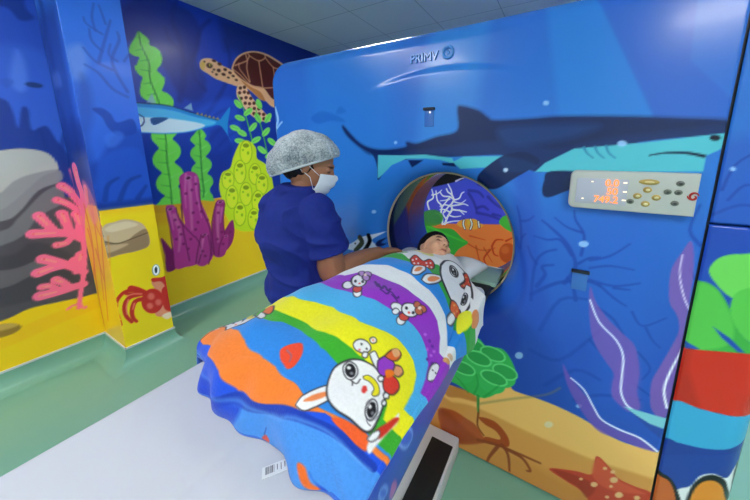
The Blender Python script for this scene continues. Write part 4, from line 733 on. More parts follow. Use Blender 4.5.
['p','#b83a8c',1,[(1.261,1.232),(1.283,1.29),(1.343,1.316),(1.399,1.296),(1.421,1.229),(1.413,1.037),(1.46,.841),(1.474,.642),(1.447,.451),(1.358,.432),(1.242,.496),(1.256,.77),(1.258,1.016)]],
['p','#b83a8c',1,[(1.132,1.015),(1.17,1.035),(1.202,1.012),(1.233,.888),(1.328,.706),(1.364,.576),(1.317,.446),(1.216,.444),(1.134,.469),(1.146,.709),(1.139,.864)]],
['p','#9a2c74',1,[(1.544,.998),(1.586,1.021),(1.629,.993),(1.593,.813),(1.601,.608),(1.569,.45),(1.468,.469),(1.466,.645),(1.496,.833)]],
['p','#b03a86',1,[(1.376,.712),(1.414,.726),(1.438,.691),(1.439,.529),(1.427,.433),(1.365,.4),(1.306,.436),(1.306,.522),(1.347,.605)]],
['p','#a8327e',1,[(1.573,.641),(1.606,.658),(1.627,.627),(1.599,.505),(1.539,.441),(1.504,.468),(1.528,.552)]],
['l','#cf78a8',.7,[.034,.017,[(1.341,1.225),(1.327,1.027),(1.307,.781)]],.017],
['l','#cf78a8',.7,[.033,.017,[(1.185,.942),(1.21,.781),(1.18,.609)]],.017],
['l','#cf78a8',.7,[.039,.02,[(1.561,.942),(1.535,.776),(1.522,.604)]],.02],
['l','#6c1a50',.8,[.009,.011,[(1.249,1.017),(1.238,.775),(1.252,.493)]],.007],
['l','#6c1a50',.8,[.01,.012,[(1.328,.706),(1.364,.576),(1.323,.444)]],.007],
['l','#6c1a50',.8,[.01,.012,[(1.417,1.196),(1.411,.968),(1.459,.744),(1.446,.477)]],.007],
['l','#6c1a50',.8,[.009,.011,[(1.207,1.003),(1.23,.866),(1.318,.708)]],.007],
['l','#6c1a50',.8,[.009,.011,[(1.264,1.21),(1.256,1.038),(1.245,.908)]],.007],
['l','#6c1a50',.8,[.01,.012,[(1.376,.712),(1.334,.585),(1.301,.452)]],.007],
['l','#6c1a50',.8,[.011,.012,[(1.438,.691),(1.441,.528),(1.408,.402)]],.008],
['l','#6c1a50',.8,[.011,.013,[(1.544,.993),(1.485,.811),(1.471,.618),(1.469,.482)]],.008],
['l','#6c1a50',.8,[.011,.013,[(1.573,.641),(1.528,.552),(1.509,.466)]],.008],
['l','#6c1a50',.8,[.011,.013,[(1.628,.98),(1.595,.812),(1.592,.661)]],.008],
['l','#6c1a50',.8,[.009,.01,[(1.136,1.004),(1.142,.82),(1.128,.49)]],.006],
['l','#e08cc0',.55,[.021,.009,[(1.395,1.265),(1.386,1.086),(1.4,.876)]],.013],
['l','#e08cc0',.55,[.02,.009,[(1.321,1.292),(1.295,1.142),(1.284,.99)]],.013],
['l','#e08cc0',.55,[.022,.009,[(1.389,.665),(1.353,.531)]],.014],
['l','#e08cc0',.55,[.019,.008,[(1.155,.99),(1.165,.815)]],.012],
['l','#e08cc0',.55,[.024,.01,[(1.595,.936),(1.565,.794)]],.015],
['p','#d080b0',1,[(1.364,1.264),(1.361,1.254),(1.352,1.244),(1.338,1.238),(1.324,1.238),(1.313,1.243),(1.308,1.252),(1.311,1.263),(1.32,1.272),(1.333,1.278),(1.348,1.279),(1.359,1.274)]],
['p','#5a1444',1,[(1.354,1.262),(1.353,1.255),(1.346,1.249),(1.337,1.245),(1.328,1.245),(1.32,1.248),(1.317,1.254),(1.319,1.261),(1.325,1.268),(1.334,1.272),(1.344,1.272),(1.351,1.268)]],
['p','#d080b0',1,[(1.191,1.003),(1.188,.996),(1.179,.99),(1.166,.986),(1.153,.986),(1.144,.989),(1.14,.995),(1.143,1.002),(1.151,1.009),(1.164,1.012),(1.177,1.012),(1.187,1.009)]],
['p','#5a1444',1,[(1.182,1.002),(1.18,.997),(1.174,.993),(1.166,.99),(1.157,.99),(1.151,.993),(1.148,.997),(1.15,1.001),(1.156,1.005),(1.164,1.008),(1.173,1.008),(1.179,1.006)]],
['p','#d080b0',1,[(1.614,1),(1.611,.994),(1.601,.988),(1.587,.984),(1.573,.984),(1.562,.987),(1.557,.993),(1.56,1),(1.57,1.006),(1.584,1.009),(1.598,1.009),(1.609,1.006)]],
['p','#5a1444',1,[(1.604,.999),(1.603,.995),(1.596,.991),(1.587,.988),(1.577,.988),(1.57,.991),(1.567,.994),(1.569,.999),(1.575,1.003),(1.584,1.005),(1.594,1.005),(1.601,1.003)]],
['p','#d080b0',1,[(1.429,.705),(1.427,.699),(1.419,.694),(1.408,.692),(1.397,.693),(1.389,.697),(1.385,.703),(1.388,.709),(1.395,.714),(1.405,.716),(1.417,.715),(1.425,.711)]],
['p','#5a1444',1,[(1.421,.705),(1.42,.7),(1.415,.697),(1.408,.696),(1.401,.697),(1.395,.699),(1.393,.703),(1.394,.708),(1.399,.711),(1.406,.712),(1.413,.712),(1.419,.709)]],
['p','#d080b0',1,[(1.619,.639),(1.617,.633),(1.612,.629),(1.603,.628),(1.595,.629),(1.588,.633),(1.585,.638),(1.586,.643),(1.592,.648),(1.6,.649),(1.609,.648),(1.616,.644)]],
['p','#5a1444',1,[(1.613,.639),(1.612,.635),(1.608,.632),(1.603,.631),(1.597,.632),(1.592,.635),(1.59,.638),(1.591,.642),(1.595,.645),(1.601,.646),(1.607,.645),(1.611,.642)]],
['p','#7a1c5a',.8,[(1.401,1.197),(1.398,1.191),(1.393,1.187),(1.386,1.186),(1.379,1.188),(1.375,1.193),(1.374,1.2),(1.377,1.206),(1.382,1.21),(1.389,1.212),(1.395,1.209),(1.4,1.204)]],
['p','#7a1c5a',.8,[(1.364,1.145),(1.362,1.139),(1.356,1.135),(1.35,1.134),(1.343,1.136),(1.339,1.142),(1.338,1.148),(1.341,1.154),(1.346,1.159),(1.353,1.159),(1.359,1.157),(1.363,1.152)]],
['p','#7a1c5a',.8,[(1.389,1.018),(1.387,1.011),(1.381,1.007),(1.374,1.006),(1.368,1.009),(1.364,1.015),(1.363,1.022),(1.365,1.028),(1.371,1.032),(1.377,1.033),(1.384,1.03),(1.388,1.024)]],
['p','#7a1c5a',.8,[(1.349,.933),(1.346,.927),(1.341,.923),(1.334,.922),(1.328,.925),(1.323,.931),(1.323,.938),(1.325,.944),(1.33,.948),(1.337,.948),(1.343,.945),(1.348,.94)]],
['p','#7a1c5a',.8,[(1.377,.834),(1.375,.828),(1.369,.824),(1.363,.824),(1.356,.827),(1.352,.833),(1.351,.84),(1.353,.846),(1.359,.85),(1.366,.851),(1.372,.847),(1.377,.841)]],
['p','#7a1c5a',.8,[(1.349,.77),(1.347,.764),(1.341,.761),(1.335,.76),(1.328,.764),(1.324,.77),(1.323,.777),(1.325,.783),(1.331,.787),(1.338,.787),(1.344,.784),(1.348,.778)]],
['p','#7a1c5a',.8,[(1.402,.686),(1.399,.68),(1.394,.676),(1.387,.676),(1.38,.68),(1.376,.686),(1.375,.693),(1.377,.7),(1.383,.703),(1.39,.703),(1.397,.7),(1.401,.693)]],
['p','#7a1c5a',.8,[(1.2,.895),(1.198,.889),(1.193,.885),(1.187,.885),(1.181,.888),(1.177,.893),(1.176,.9),(1.179,.906),(1.183,.909),(1.19,.91),(1.195,.907),(1.199,.901)]],
['p','#7a1c5a',.8,[(1.219,.824),(1.216,.818),(1.211,.815),(1.205,.814),(1.199,.818),(1.196,.823),(1.195,.83),(1.197,.836),(1.202,.839),(1.208,.84),(1.214,.837),(1.218,.831)]],
['p','#7a1c5a',.8,[(1.229,.754),(1.227,.748),(1.222,.745),(1.215,.745),(1.209,.748),(1.206,.754),(1.205,.76),(1.207,.766),(1.212,.77),(1.218,.77),(1.224,.767),(1.228,.761)]],
['p','#7a1c5a',.8,[(1.237,.661),(1.234,.655),(1.229,.651),(1.223,.652),(1.217,.655),(1.213,.661),(1.212,.668),(1.214,.674),(1.22,.677),(1.226,.677),(1.232,.674),(1.236,.668)]],
['p','#7a1c5a',.8,[(1.187,.72),(1.185,.714),(1.18,.711),(1.174,.711),(1.168,.714),(1.164,.72),(1.163,.727),(1.166,.733),(1.171,.736),(1.177,.736),(1.183,.733),(1.186,.727)]],
['p','#7a1c5a',.8,[(1.269,.605),(1.266,.599),(1.261,.596),(1.254,.596),(1.248,.6),(1.244,.606),(1.244,.613),(1.246,.619),(1.251,.622),(1.258,.622),(1.264,.618),(1.268,.612)]],
['p','#7a1c5a',.8,[(1.299,.69),(1.296,.684),(1.291,.68),(1.285,.68),(1.278,.684),(1.274,.69),(1.273,.697),(1.276,.703),(1.281,.706),(1.288,.707),(1.294,.703),(1.298,.697)]],
['p','#7a1c5a',.8,[(1.57,.892),(1.568,.885),(1.562,.881),(1.554,.88),(1.546,.884),(1.542,.89),(1.54,.897),(1.543,.904),(1.549,.908),(1.557,.908),(1.564,.905),(1.569,.899)]],
['p','#7a1c5a',.8,[(1.583,.689),(1.58,.683),(1.574,.679),(1.566,.679),(1.558,.683),(1.553,.689),(1.552,.697),(1.555,.704),(1.561,.707),(1.569,.707),(1.576,.704),(1.581,.697)]],
['p','#7a1c5a',.8,[(1.529,.627),(1.526,.621),(1.52,.617),(1.512,.617),(1.505,.621),(1.5,.628),(1.499,.636),(1.502,.642),(1.508,.646),(1.515,.646),(1.523,.642),(1.528,.635)]],
['p','#7a1c5a',.8,[(1.385,.545),(1.383,.539),(1.377,.536),(1.37,.536),(1.363,.54),(1.359,.546),(1.358,.554),(1.361,.56),(1.366,.564),(1.373,.563),(1.38,.559),(1.384,.553)]],
['p','#7a1c5a',.8,[(1.463,.84),(1.46,.833),(1.455,.83),(1.448,.829),(1.441,.833),(1.436,.839),(1.435,.846),(1.438,.852),(1.443,.856),(1.451,.856),(1.458,.853),(1.462,.847)]],
['p','#7a1c5a',.8,[(1.42,.931),(1.418,.925),(1.412,.921),(1.405,.92),(1.399,.923),(1.394,.929),(1.393,.936),(1.396,.942),(1.401,.946),(1.408,.947),(1.415,.944),(1.419,.938)]],
['p','#7a1c5a',.8,[(1.666,.669),(1.663,.662),(1.656,.658),(1.648,.658),(1.64,.662),(1.635,.669),(1.634,.677),(1.637,.683),(1.643,.687),(1.651,.687),(1.659,.683),(1.665,.677)]],
['p','#7a1c5a',.8,[(1.312,1.118),(1.31,1.112),(1.304,1.108),(1.298,1.107),(1.292,1.11),(1.288,1.115),(1.287,1.121),(1.29,1.127),(1.295,1.131),(1.301,1.132),(1.307,1.13),(1.311,1.125)]],
['p','#7a1c5a',.8,[(1.401,.491),(1.398,.485),(1.392,.482),(1.385,.482),(1.378,.486),(1.374,.493),(1.373,.5),(1.375,.507),(1.381,.51),(1.388,.51),(1.395,.506),(1.399,.499)]],
['p','#7a1c5a',.8,[(1.58,.562),(1.577,.556),(1.571,.552),(1.563,.552),(1.556,.556),(1.551,.563),(1.55,.571),(1.552,.578),(1.559,.581),(1.567,.581),(1.574,.577),(1.579,.57)]],
['P','#2b4fb4',1,[(-3,1.2),(.63,1.2),(.63,2.8),(-3,2.8)]],
['p','#3a66c8',.5,[(.247,1.975),(.61,2.127),(.774,1.714),(.583,1.371),(.171,1.501)],.059],
['p','#5b82d8',.6,[(.51,2.099),(.536,2.049),(.529,1.902),(.491,1.854),(.464,1.918)],.025],
['p','#16307e',.8,[(.313,2.385),(.56,2.497),(.59,2.359),(.614,2.312),(.556,2.28),(.492,2.332),(.28,2.181)],.017],
['p','#142a74',.75,[(.222,1.819),(.411,1.807),(.444,1.742),(.451,1.636),(.484,1.759),(.506,1.75),(.503,1.628),(.565,1.657),(.595,1.569),(.638,1.436),(.598,1.163),(.318,1.204),(.137,1.286)],.013],
['p','#2a50ae',.5,[(.427,1.911),(.458,1.928),(.477,1.909),(.442,1.869)],.009],
['p','#1c3468',.9,[(.589,1.906),(.582,1.898),(.568,1.892),(.549,1.891),(.532,1.893),(.521,1.899),(.519,1.907),(.525,1.915),(.539,1.921),(.557,1.923),(.574,1.92),(.586,1.914)],.008],
['l','#16307e',.7,[.027,.021,[(.488,1.311),(.542,1.503),(.536,1.63)]],.011],
['l','#16307e',.6,[.029,.023,[(.6,1.302),(.611,1.504),(.649,1.637)]],.011],
['P','#e2bc16',1,[(-3,.1),(.63,.1),(.63,.66),(-3,.66)]],
['P','#edb81c',1,[(.469,1.182),(.803,1.171),(.755,.831),(.461,.841)],.016],
['p','#d8a81a',.5,[(-.006,.394),(.189,.368),(.427,.401),(.696,.404),(.688,.349),(.413,.309),(.174,.273),(-.025,.279)],.018],
['p','#4c4850',1,[(.108,1.403),(.263,1.477),(.363,1.499),(.454,1.511),(.546,1.475),(.577,1.373),(.567,1.217),(.669,1.1),(.729,.906),(.71,.489),(.601,.451),(.44,.468),(.318,.48),(.202,.454),(-.043,.47)]],
['p','#a9aaa6',1,[(.108,1.403),(.263,1.477),(.363,1.499),(.454,1.511),(.547,1.481),(.578,1.379),(.505,1.336),(.436,1.264),(.348,1.169),(.274,1.137),(.067,1.149)]],
['p','#86868a',.9,[(.079,1.225),(.287,1.223),(.388,1.314),(.469,1.354),(.577,1.373),(.579,1.298),(.472,1.244),(.376,1.118),(.298,1.073),(.054,1.072)]],
['p','#74747a',.8,[(.05,1.046),(.289,1.014),(.372,1.088),(.489,1.227),(.574,1.266),(.562,1.151),(.446,1.073),(.331,.942),(.025,.891)]],
['p','#2e2c34',.35,[(.025,.891),(.3,.856),(.383,.911),(.477,.867),(.569,.733),(.612,.531),(.449,.529),(.215,.539),(-.026,.576)],.021],
['p','#6a666c',.7,[(.012,.813),(.286,.766),(.404,.789),(.459,.743),(.349,.692),(.234,.659),(-.005,.708)]],
['p','#8a6a2c',1,[(.148,.439),(.233,.423),(.273,.38),(.241,.351),(.186,.351),(.138,.371)]],
['p','#b8944a',1,[(.149,.445),(.225,.428),(.262,.393),(.193,.393),(.144,.41)]],
['l','#e8688e',1,[.023,.032,[(.528,.38),(.557,.508),(.592,.648),(.623,.867),(.644,1.047)]]],
['l','#e8688e',1,[.038,.053,[(.644,1.047),(.66,1.19),(.654,1.283),(.651,1.367)]]],
['l','#e8688e',1,[.038,.053,[(.645,1.12),(.611,1.217),(.576,1.263)]]],
['l','#e8688e',1,[.027,.038,[(.649,1.083),(.674,1.152),(.682,1.223)]]],
['l','#e8688e',1,[.032,.045,[(.633,1.071),(.585,1.137),(.54,1.171)]]],
['l','#e8688e',1,[.044,.062,[(.623,.867),(.564,.927),(.499,.95),(.408,.966)]]],
['l','#e8688e',1,[.041,.057,[(.507,.948),(.477,1.011),(.449,1.078)]]],
['l','#e8688e',1,[.042,.059,[(.564,.927),(.558,1.014),(.548,1.073)]]],
['l','#e8688e',1,[.038,.052,[(.589,.905),(.621,.986),(.612,1.061)]]],
['l','#e8688e',1,[.032,.044,[(.57,.903),(.537,.869),(.495,.866)]]],
['l','#e8688e',1,[.045,.063,[(.59,.634),(.531,.701),(.474,.751),(.423,.79)]]],
['l','#e8688e',1,[.043,.059,[(.514,.715),(.451,.716),(.389,.704)]]],
['l','#e8688e',1,[.044,.061,[(.558,.691),(.583,.728),(.593,.763)]]],
['l','#e8688e',1,[.045,.063,[(.577,.546),(.508,.544),(.443,.543),(.374,.546)]]],
['l','#e8688e',1,[.038,.053,[(.509,.551),(.479,.602),(.456,.627)]]],
['l','#e8688e',1,[.032,.044,[(.462,.549),(.424,.596),(.391,.603)]]],
['l','#e8688e',1,[.011,.016,[(.528,.411),(.498,.41),(.477,.398)]]],
['l','#e8688e',1,[.011,.016,[(.537,.407),(.552,.368),(.562,.37)]]],
['l','#e8688e',1,[.033,.046,[(.552,.648),(.568,.688),(.555,.738)]]],
['l','#ee9a80',.75,[.009,.015,[(.654,1.283),(.651,1.367)]],.009],
['l','#ee9a80',.75,[.009,.015,[(.611,1.217),(.576,1.263)]],.009],
['l','#ee9a80',.75,[.009,.015,[(.674,1.152),(.682,1.223)]],.009],
['l','#ee9a80',.75,[.009,.015,[(.585,1.137),(.54,1.171)]],.009],
['l','#ee9a80',.75,[.009,.014,[(.499,.95),(.408,.966)]],.009],
['l','#ee9a80',.75,[.008,.014,[(.477,1.011),(.449,1.078)]],.008],
['l','#ee9a80',.75,[.009,.015,[(.558,1.014),(.548,1.073)]],.009],
['l','#ee9a80',.75,[.009,.015,[(.621,.986),(.612,1.061)]],.009],
['l','#ee9a80',.75,[.009,.015,[(.537,.869),(.495,.866)]],.009],
['l','#ee9a80',.75,[.009,.014,[(.474,.751),(.423,.79)]],.009],
['l','#ee9a80',.75,[.009,.014,[(.451,.716),(.389,.704)]],.009],
['l','#ee9a80',.75,[.009,.015,[(.583,.728),(.593,.763)]],.009],
['l','#ee9a80',.75,[.009,.015,[(.443,.543),(.374,.546)]],.009],
['l','#ee9a80',.75,[.009,.015,[(.479,.602),(.456,.627)]],.009],
['l','#ee9a80',.75,[.009,.014,[(.424,.596),(.391,.603)]],.009],
['p','#b83e66',1,[(.66,1.367),(.659,1.364),(.657,1.362),(.655,1.361),(.653,1.362),(.652,1.364),(.652,1.367),(.653,1.37),(.655,1.372),(.657,1.372),(.659,1.371),(.66,1.369)]],
['p','#b83e66',1,[(.584,1.262),(.583,1.259),(.582,1.257),(.58,1.257),(.578,1.258),(.577,1.26),(.577,1.263),(.578,1.265),(.58,1.267),(.581,1.268),(.583,1.267),(.584,1.265)]],
['p','#b83e66',1,[(.691,1.222),(.69,1.219),(.688,1.217),(.686,1.217),(.684,1.218),(.683,1.22),(.683,1.223),(.684,1.226),(.686,1.228),(.688,1.228),(.69,1.227),(.691,1.225)]],
['p','#b83e66',1,[(.548,1.17),(.547,1.167),(.546,1.166),(.544,1.165),(.542,1.166),(.541,1.168),(.541,1.171),(.542,1.174),(.544,1.175),(.545,1.176),(.547,1.175),(.548,1.173)]],
['p','#b83e66',1,[(.415,.965),(.414,.962),(.413,.96),(.411,.96),(.409,.961),(.409,.963),(.409,.966),(.409,.969),(.411,.97),(.413,.971),(.414,.97),(.415,.967)]],
['p','#b83e66',1,[(.457,1.077),(.456,1.074),(.454,1.073),(.453,1.072),(.451,1.073),(.45,1.075),(.45,1.078),(.451,1.081),(.452,1.082),(.454,1.083),(.456,1.082),(.457,1.079)]],
['p','#b83e66',1,[(.556,1.071),(.555,1.069),(.554,1.067),(.552,1.067),(.55,1.068),(.549,1.07),(.549,1.073),(.55,1.075),(.552,1.077),(.553,1.077),(.555,1.076),(.556,1.074)]],
['p','#b83e66',1,[(.62,1.059),(.619,1.056),(.618,1.055),(.616,1.054),(.614,1.055),(.613,1.058),(.613,1.06),(.614,1.063),(.615,1.065),(.617,1.065),(.619,1.064),(.62,1.062)]],
['p','#b83e66',1,[(.503,.864),(.502,.861),(.501,.86),(.499,.859),(.497,.861),(.496,.863),(.496,.866),(.497,.869),(.499,.87),(.5,.87),(.502,.869),(.503,.867)]],
['p','#b83e66',1,[(.43,.787),(.429,.785),(.428,.783),(.426,.783),(.425,.784),(.424,.787),(.424,.789),(.425,.792),(.426,.793),(.428,.794),(.429,.792),(.43,.79)]],
['p','#b83e66',1,[(.396,.701),(.395,.698),(.394,.697),(.392,.697),(.391,.698),(.39,.7),(.39,.703),(.391,.706),(.392,.707),(.394,.707),(.395,.706),(.396,.704)]],
['p','#b83e66',1,[(.602,.76),(.601,.757),(.599,.755),(.597,.755),(.595,.757),(.594,.759),(.594,.762),(.595,.765),(.597,.767),(.599,.767),(.601,.765),(.602,.763)]],
['p','#b83e66',1,[(.381,.542),(.38,.54),(.379,.538),(.377,.538),(.376,.54),(.375,.542),(.375,.545),(.376,.548),(.377,.549),(.379,.549),(.38,.548),(.381,.545)]],
['p','#b83e66',1,[(.463,.623),(.462,.621),(.461,.619),(.459,.619),(.458,.621),(.457,.623),(.457,.626),(.457,.629),(.459,.63),(.461,.63),(.462,.629),(.463,.626)]],
['p','#b83e66',1,[(.398,.6),(.397,.597),(.396,.596),(.394,.596),(.393,.597),(.392,.6),(.392,.603),(.393,.605),(.394,.607),(.396,.607),(.397,.605),(.398,.603)]]],
'pillar_front': [
['g','#2a68cc',1,[(0,1.5),(0,2.3)]],
['P','#2a55bf',0,[(.623,2.429),(.662,2.447),(.689,1.149),(.599,1.163)]],
['p','#8a9ad0',.4,[(.63,2.073),(.694,2.124),(.715,2.041),(.682,1.931),(.639,1.911),(.625,1.986)],.04],
['l','#2149a6',.75,[.019,.012,[(.877,1.885),(.834,2.003),(.829,2.083),(.877,2.197),(.876,2.247)]],.009],
['l','#2149a6',.75,[.014,.009,[(.851,2.068),(.816,2.099),(.832,2.164)]],.009],
['l','#2149a6',.75,[.018,.011,[(.819,2.01),(.746,2.042),(.705,2.107)]],.008],
['l','#2149a6',.75,[.017,.011,[(.76,2.036),(.814,2.197),(.852,2.308)]],.008],
['l','#2149a6',.75,[.015,.01,[(.786,2.111),(.748,2.158),(.746,2.223)]],.008],
['l','#2149a6',.75,[.013,.008,[(.772,2.223),(.768,2.296),(.787,2.378)]],.008],
['l','#2149a6',.75,[.019,.012,[(.872,1.852),(.803,1.893),(.752,1.974),(.698,2.011)]],.009],
['l','#2149a6',.75,[.014,.009,[(.886,2.077),(.915,2.126)]],.009],
['l','#2149a6',.75,[.013,.008,[(.8,2.213),(.739,2.249),(.73,2.283)]],.008],
['l','#2149a6',.75,[.013,.008,[(.825,2.279),(.817,2.334),(.809,2.377)]],.008],
['p','#173a94',.8,[(.691,1.754),(.738,1.764),(.773,1.733),(.798,1.682),(.879,1.711),(.885,1.622),(.795,1.595),(.749,1.646),(.73,1.707)],.011],
['p','#1c3c9c',.65,[(.761,1.593),(.861,1.643),(.938,1.602),(.966,1.363),(1.003,1),(.564,1.175),(.608,1.382),(.677,1.442),(.717,1.506)],.034],
['p','#3d6fd0',.55,[(.729,1.592),(.791,1.627),(.82,1.596),(.769,1.529),(.728,1.528)],.022],
['p','#16307e',.35,[(.652,1.905),(.699,1.914),(.695,1.734),(.649,1.547),(.662,1.336),(.574,1.342)],.041],
['p','#2554bc',.5,[(.683,1.442),(.891,1.505),(.9,1.151),(.666,1.159)],.027],
['l','#17327f',.6,[.028,.017,[(.67,1.185),(.698,1.28),(.752,1.321)]],.011],
['l','#17327f',.6,[.029,.018,[(.742,1.175),(.798,1.291),(.867,1.327)]],.012],
['l','#17327f',.6,[.031,.019,[(.836,1.175),(.891,1.254)]],.013],
['P','#17307e',.7,[(.5,1.118),(1,1.118),(1,1.168),(.5,1.168)],.03],
['P','#e3b41c',1,[(.5,0),(1,0),(1,1.118),(.5,1.118)]],
['P','#e8cc1e',.9,[(.5,0),(1,0),(1,1.1),(.5,1.1)],.08],
['p','#c2aa86',1,[(.621,.976),(.647,1.024),(.692,1.033),(.754,1.04),(.832,.994),(.858,.917),(.855,.827),(.786,.803),(.697,.805),(.619,.801),(.608,.858),(.628,.901)]],
['p','#8a6f52',.9,[(.617,.921),(.661,.895),(.733,.888),(.789,.926),(.852,.945),(.852,.828),(.786,.803),(.697,.805),(.62,.805),(.61,.857)],.009],
['p','#d6c4a4',.8,[(.641,.996),(.69,1.02),(.764,1.021),(.811,.987),(.745,.974),(.671,.969)],.011],
['p','#d0b48c',.7,[(.625,.886),(.671,.881),(.743,.868),(.703,.846),(.63,.835)],.011],
['l','#4a3826',.8,[.007,.006,[(.624,.919),(.684,.885),(.746,.893),(.855,.918)]]],
['l','#bf2f28',1,[.03,.016,[(.777,.485),(.723,.528),(.672,.533),(.628,.482),(.623,.404),(.629,.309)]]],
['l','#bf2f28',1,[.033,.018,[(.763,.482),(.697,.485),(.665,.437),(.662,.365),(.685,.3)]]],
['l','#bf2f28',1,[.034,.018,[(.778,.437),(.725,.444),(.697,.384),(.696,.328),(.711,.291)]]],
['l','#bf2f28',1,[.035,.019,[(.713,.551),(.749,.526),(.797,.476)]]],
['l','#bf2f28',1,[.03,.016,[(.79,.479),(.725,.499),(.683,.519)]]],
['l','#e88870',.8,[.011,.007,[(.763,.482),(.719,.502),(.68,.499)]],.007],
['l','#e88870',.8,[.01,.006,[(.689,.471),(.672,.424),(.669,.37)]],.006],
['l','#e88870',.8,[.011,.007,[(.716,.43),(.702,.391)]],.007],
['p','#d88a6c',1,[(.828,.548),(.893,.541),(.939,.542),(.942,.38),(.917,.249),(.855,.251),(.817,.301),(.85,.442)]],
['p','#bf2f28',1,[(.878,.355),(.857,.317),(.825,.301),(.792,.313),(.766,.348),(.754,.395),(.759,.444),(.778,.481),(.808,.498),(.841,.489),(.868,.456),(.882,.406)]],
['p','#bf2f28',1,[(.883,.467),(.951,.457),(.94,.299),(.927,.264),(.878,.31)]],
['p','#bf2f28',1,[(.835,.574),(.895,.559),(.973,.564),(.958,.444),(.923,.419),(.89,.522),(.837,.544)]],
['p','#e08070',.7,[(.833,.431),(.829,.419),(.82,.413),(.81,.414),(.801,.422),(.795,.435),(.794,.449),(.799,.46),(.807,.467),(.817,.466),(.826,.458),(.832,.445)],.014],
['p','#e08070',.7,[(.867,.365),(.863,.354),(.855,.349),(.846,.35),(.837,.358),(.832,.37),(.831,.383),(.835,.394),(.842,.4),(.852,.398),(.861,.391),(.866,.379)],.015],
['p','#e08070',.7,[(.815,.361),(.811,.351),(.803,.345),(.794,.347),(.786,.354),(.781,.366),(.78,.379),(.784,.39),(.791,.395),(.8,.394),(.809,.387),(.814,.375)],.014],
['p','#f2f4f2',1,[(.888,.619),(.883,.6),(.873,.588),(.862,.586),(.852,.596),(.847,.614),(.847,.635),(.852,.654),(.862,.666),(.873,.668),(.882,.659),(.888,.641)]],
['l','#7a98a0',1,[.006,.006,[(.888,.619),(.883,.6),(.873,.588),(.862,.586),(.852,.596),(.847,.614),(.847,.635),(.852,.654),(.862,.666),(.873,.668),(.882,.659),(.888,.641),(.888,.619)]]],
['p','#1a3444',1,[(.875,.624),(.873,.612),(.868,.603),(.864,.602),(.86,.607),(.859,.617),(.859,.63),(.862,.643),(.866,.651),(.871,.653),(.874,.648),(.876,.637)]],
['p','#f0d0b0',1,[(.857,.261),(.911,.262),(.922,.225),(.882,.216)]],
['l','#cf8a3a',.5,[.009,.006,[(.651,.947),(.629,.717),(.591,.517),(.589,.356)]],.006],
['l','#cf8a3a',.5,[.009,.006,[(.625,.927),(.618,.777),(.574,.597)]],.006],
['l','#cf8a3a',.5,[.01,.006,[(.61,.508),(.602,.303)]],.006]],
'pillar_side': [
['g','#3b7cc8',1,[(0,1.7),(0,2.6)]],
['P','#1e3884',.8,[(-3.161,2.34),(-2.629,2.339),(-2.677,1.184),(-3.35,1.128)],.12],
['l','#17307e',.6,[.072,.048,[(-2.874,2.393),(-2.88,2.229),(-3.048,2.081),(-3.016,1.893)]],.036],
['l','#17307e',.6,[.072,.048,[(-2.884,2.116),(-2.893,1.881),(-3.07,1.704)]],.036],
['l','#17307e',.6,[.072,.048,[(-2.898,1.759),(-2.908,1.504),(-3.144,1.219)]],.036],
['l','#17307e',.6,[.072,.048,[(-2.744,1.689),(-2.75,1.44),(-2.834,1.24)]],.036],
['P','#142a74',.6,[(-3.16,1.709),(-2.466,1.676),(-2.495,1.104),(-3.498,.994)],.072],
['p','#6a86cc',.4,[(-2.95,1.978),(-2.82,1.98),(-2.796,1.901),(-2.925,1.896)],.036],
['P','#e0b41c',1,[(-3.404,1.124),(-2.625,1.149),(-2.527,-.265),(-5.439,-1.668)]],
['P','#e3a22a',.5,[(-2.949,1.119),(-2.552,1.156),(-2.567,.723),(-3.082,.615)],.048],
['l','#e8688e',1,[.043,.06,[(-3.566,.164),(-3.384,.377),(-3.183,.594),(-3.023,.86),(-2.925,1.057)]]],
['l','#e8688e',1,[.076,.105,[(-2.925,1.057),(-2.856,1.204),(-2.882,1.291),(-2.892,1.371)]]],
['l','#e8688e',1,[.076,.105,[(-2.922,1.129),(-3.084,1.208),(-3.27,1.24)]]],
['l','#e8688e',1,[.054,.075,[(-2.902,1.095),(-2.795,1.175),(-2.762,1.244)]]],
['l','#e8688e',1,[.065,.09,[(-2.977,1.073),(-3.219,1.109),(-3.486,1.117)]]],
['l','#e8688e',1,[.086,.12,[(-3.023,.86),(-3.34,.86),(-3.776,.806),(-4.619,.676)]]],
['l','#e8688e',1,[.086,.12,[(-3.712,.815),(-3.946,.855),(-4.193,.908)]]],
['l','#e8688e',1,[.086,.12,[(-3.34,.86),(-3.376,.952),(-3.436,1.009)]]],
['l','#e8688e',1,[.076,.105,[(-3.196,.865),(-3.036,.978),(-3.079,1.048)]]],
['l','#e8688e',1,[.065,.09,[(-3.305,.84),(-3.509,.759),(-3.802,.694)]]],
['l','#e8688e',1,[.086,.12,[(-3.194,.575),(-3.546,.552),(-3.974,.504),(-4.453,.442)]]],
['l','#e8688e',1,[.086,.12,[(-3.663,.538),(-4.177,.405),(-4.842,.21)]]],
['l','#e8688e',1,[.086,.12,[(-3.373,.588),(-3.229,.666),(-3.175,.717)]]],
['l','#e8688e',1,[.086,.12,[(-3.264,.458),(-3.705,.316),(-4.249,.14),(-5.039,-.108)]]],
['l','#e8688e',1,[.076,.105,[(-3.698,.327),(-3.93,.32),(-4.134,.292)]]],
['l','#e8688e',1,[.065,.09,[(-4.073,.205),(-4.438,.158),(-4.819,.054)]]],
['l','#e8688e',1,[.022,.03,[(-3.568,.201),(-3.779,.123),(-3.945,.046)]]],
['l','#e8688e',1,[.022,.03,[(-3.507,.218),(-3.415,.207),(-3.35,.234)]]],
['l','#e8688e',1,[.065,.09,[(-3.411,.528),(-3.318,.599),(-3.391,.635)]]],
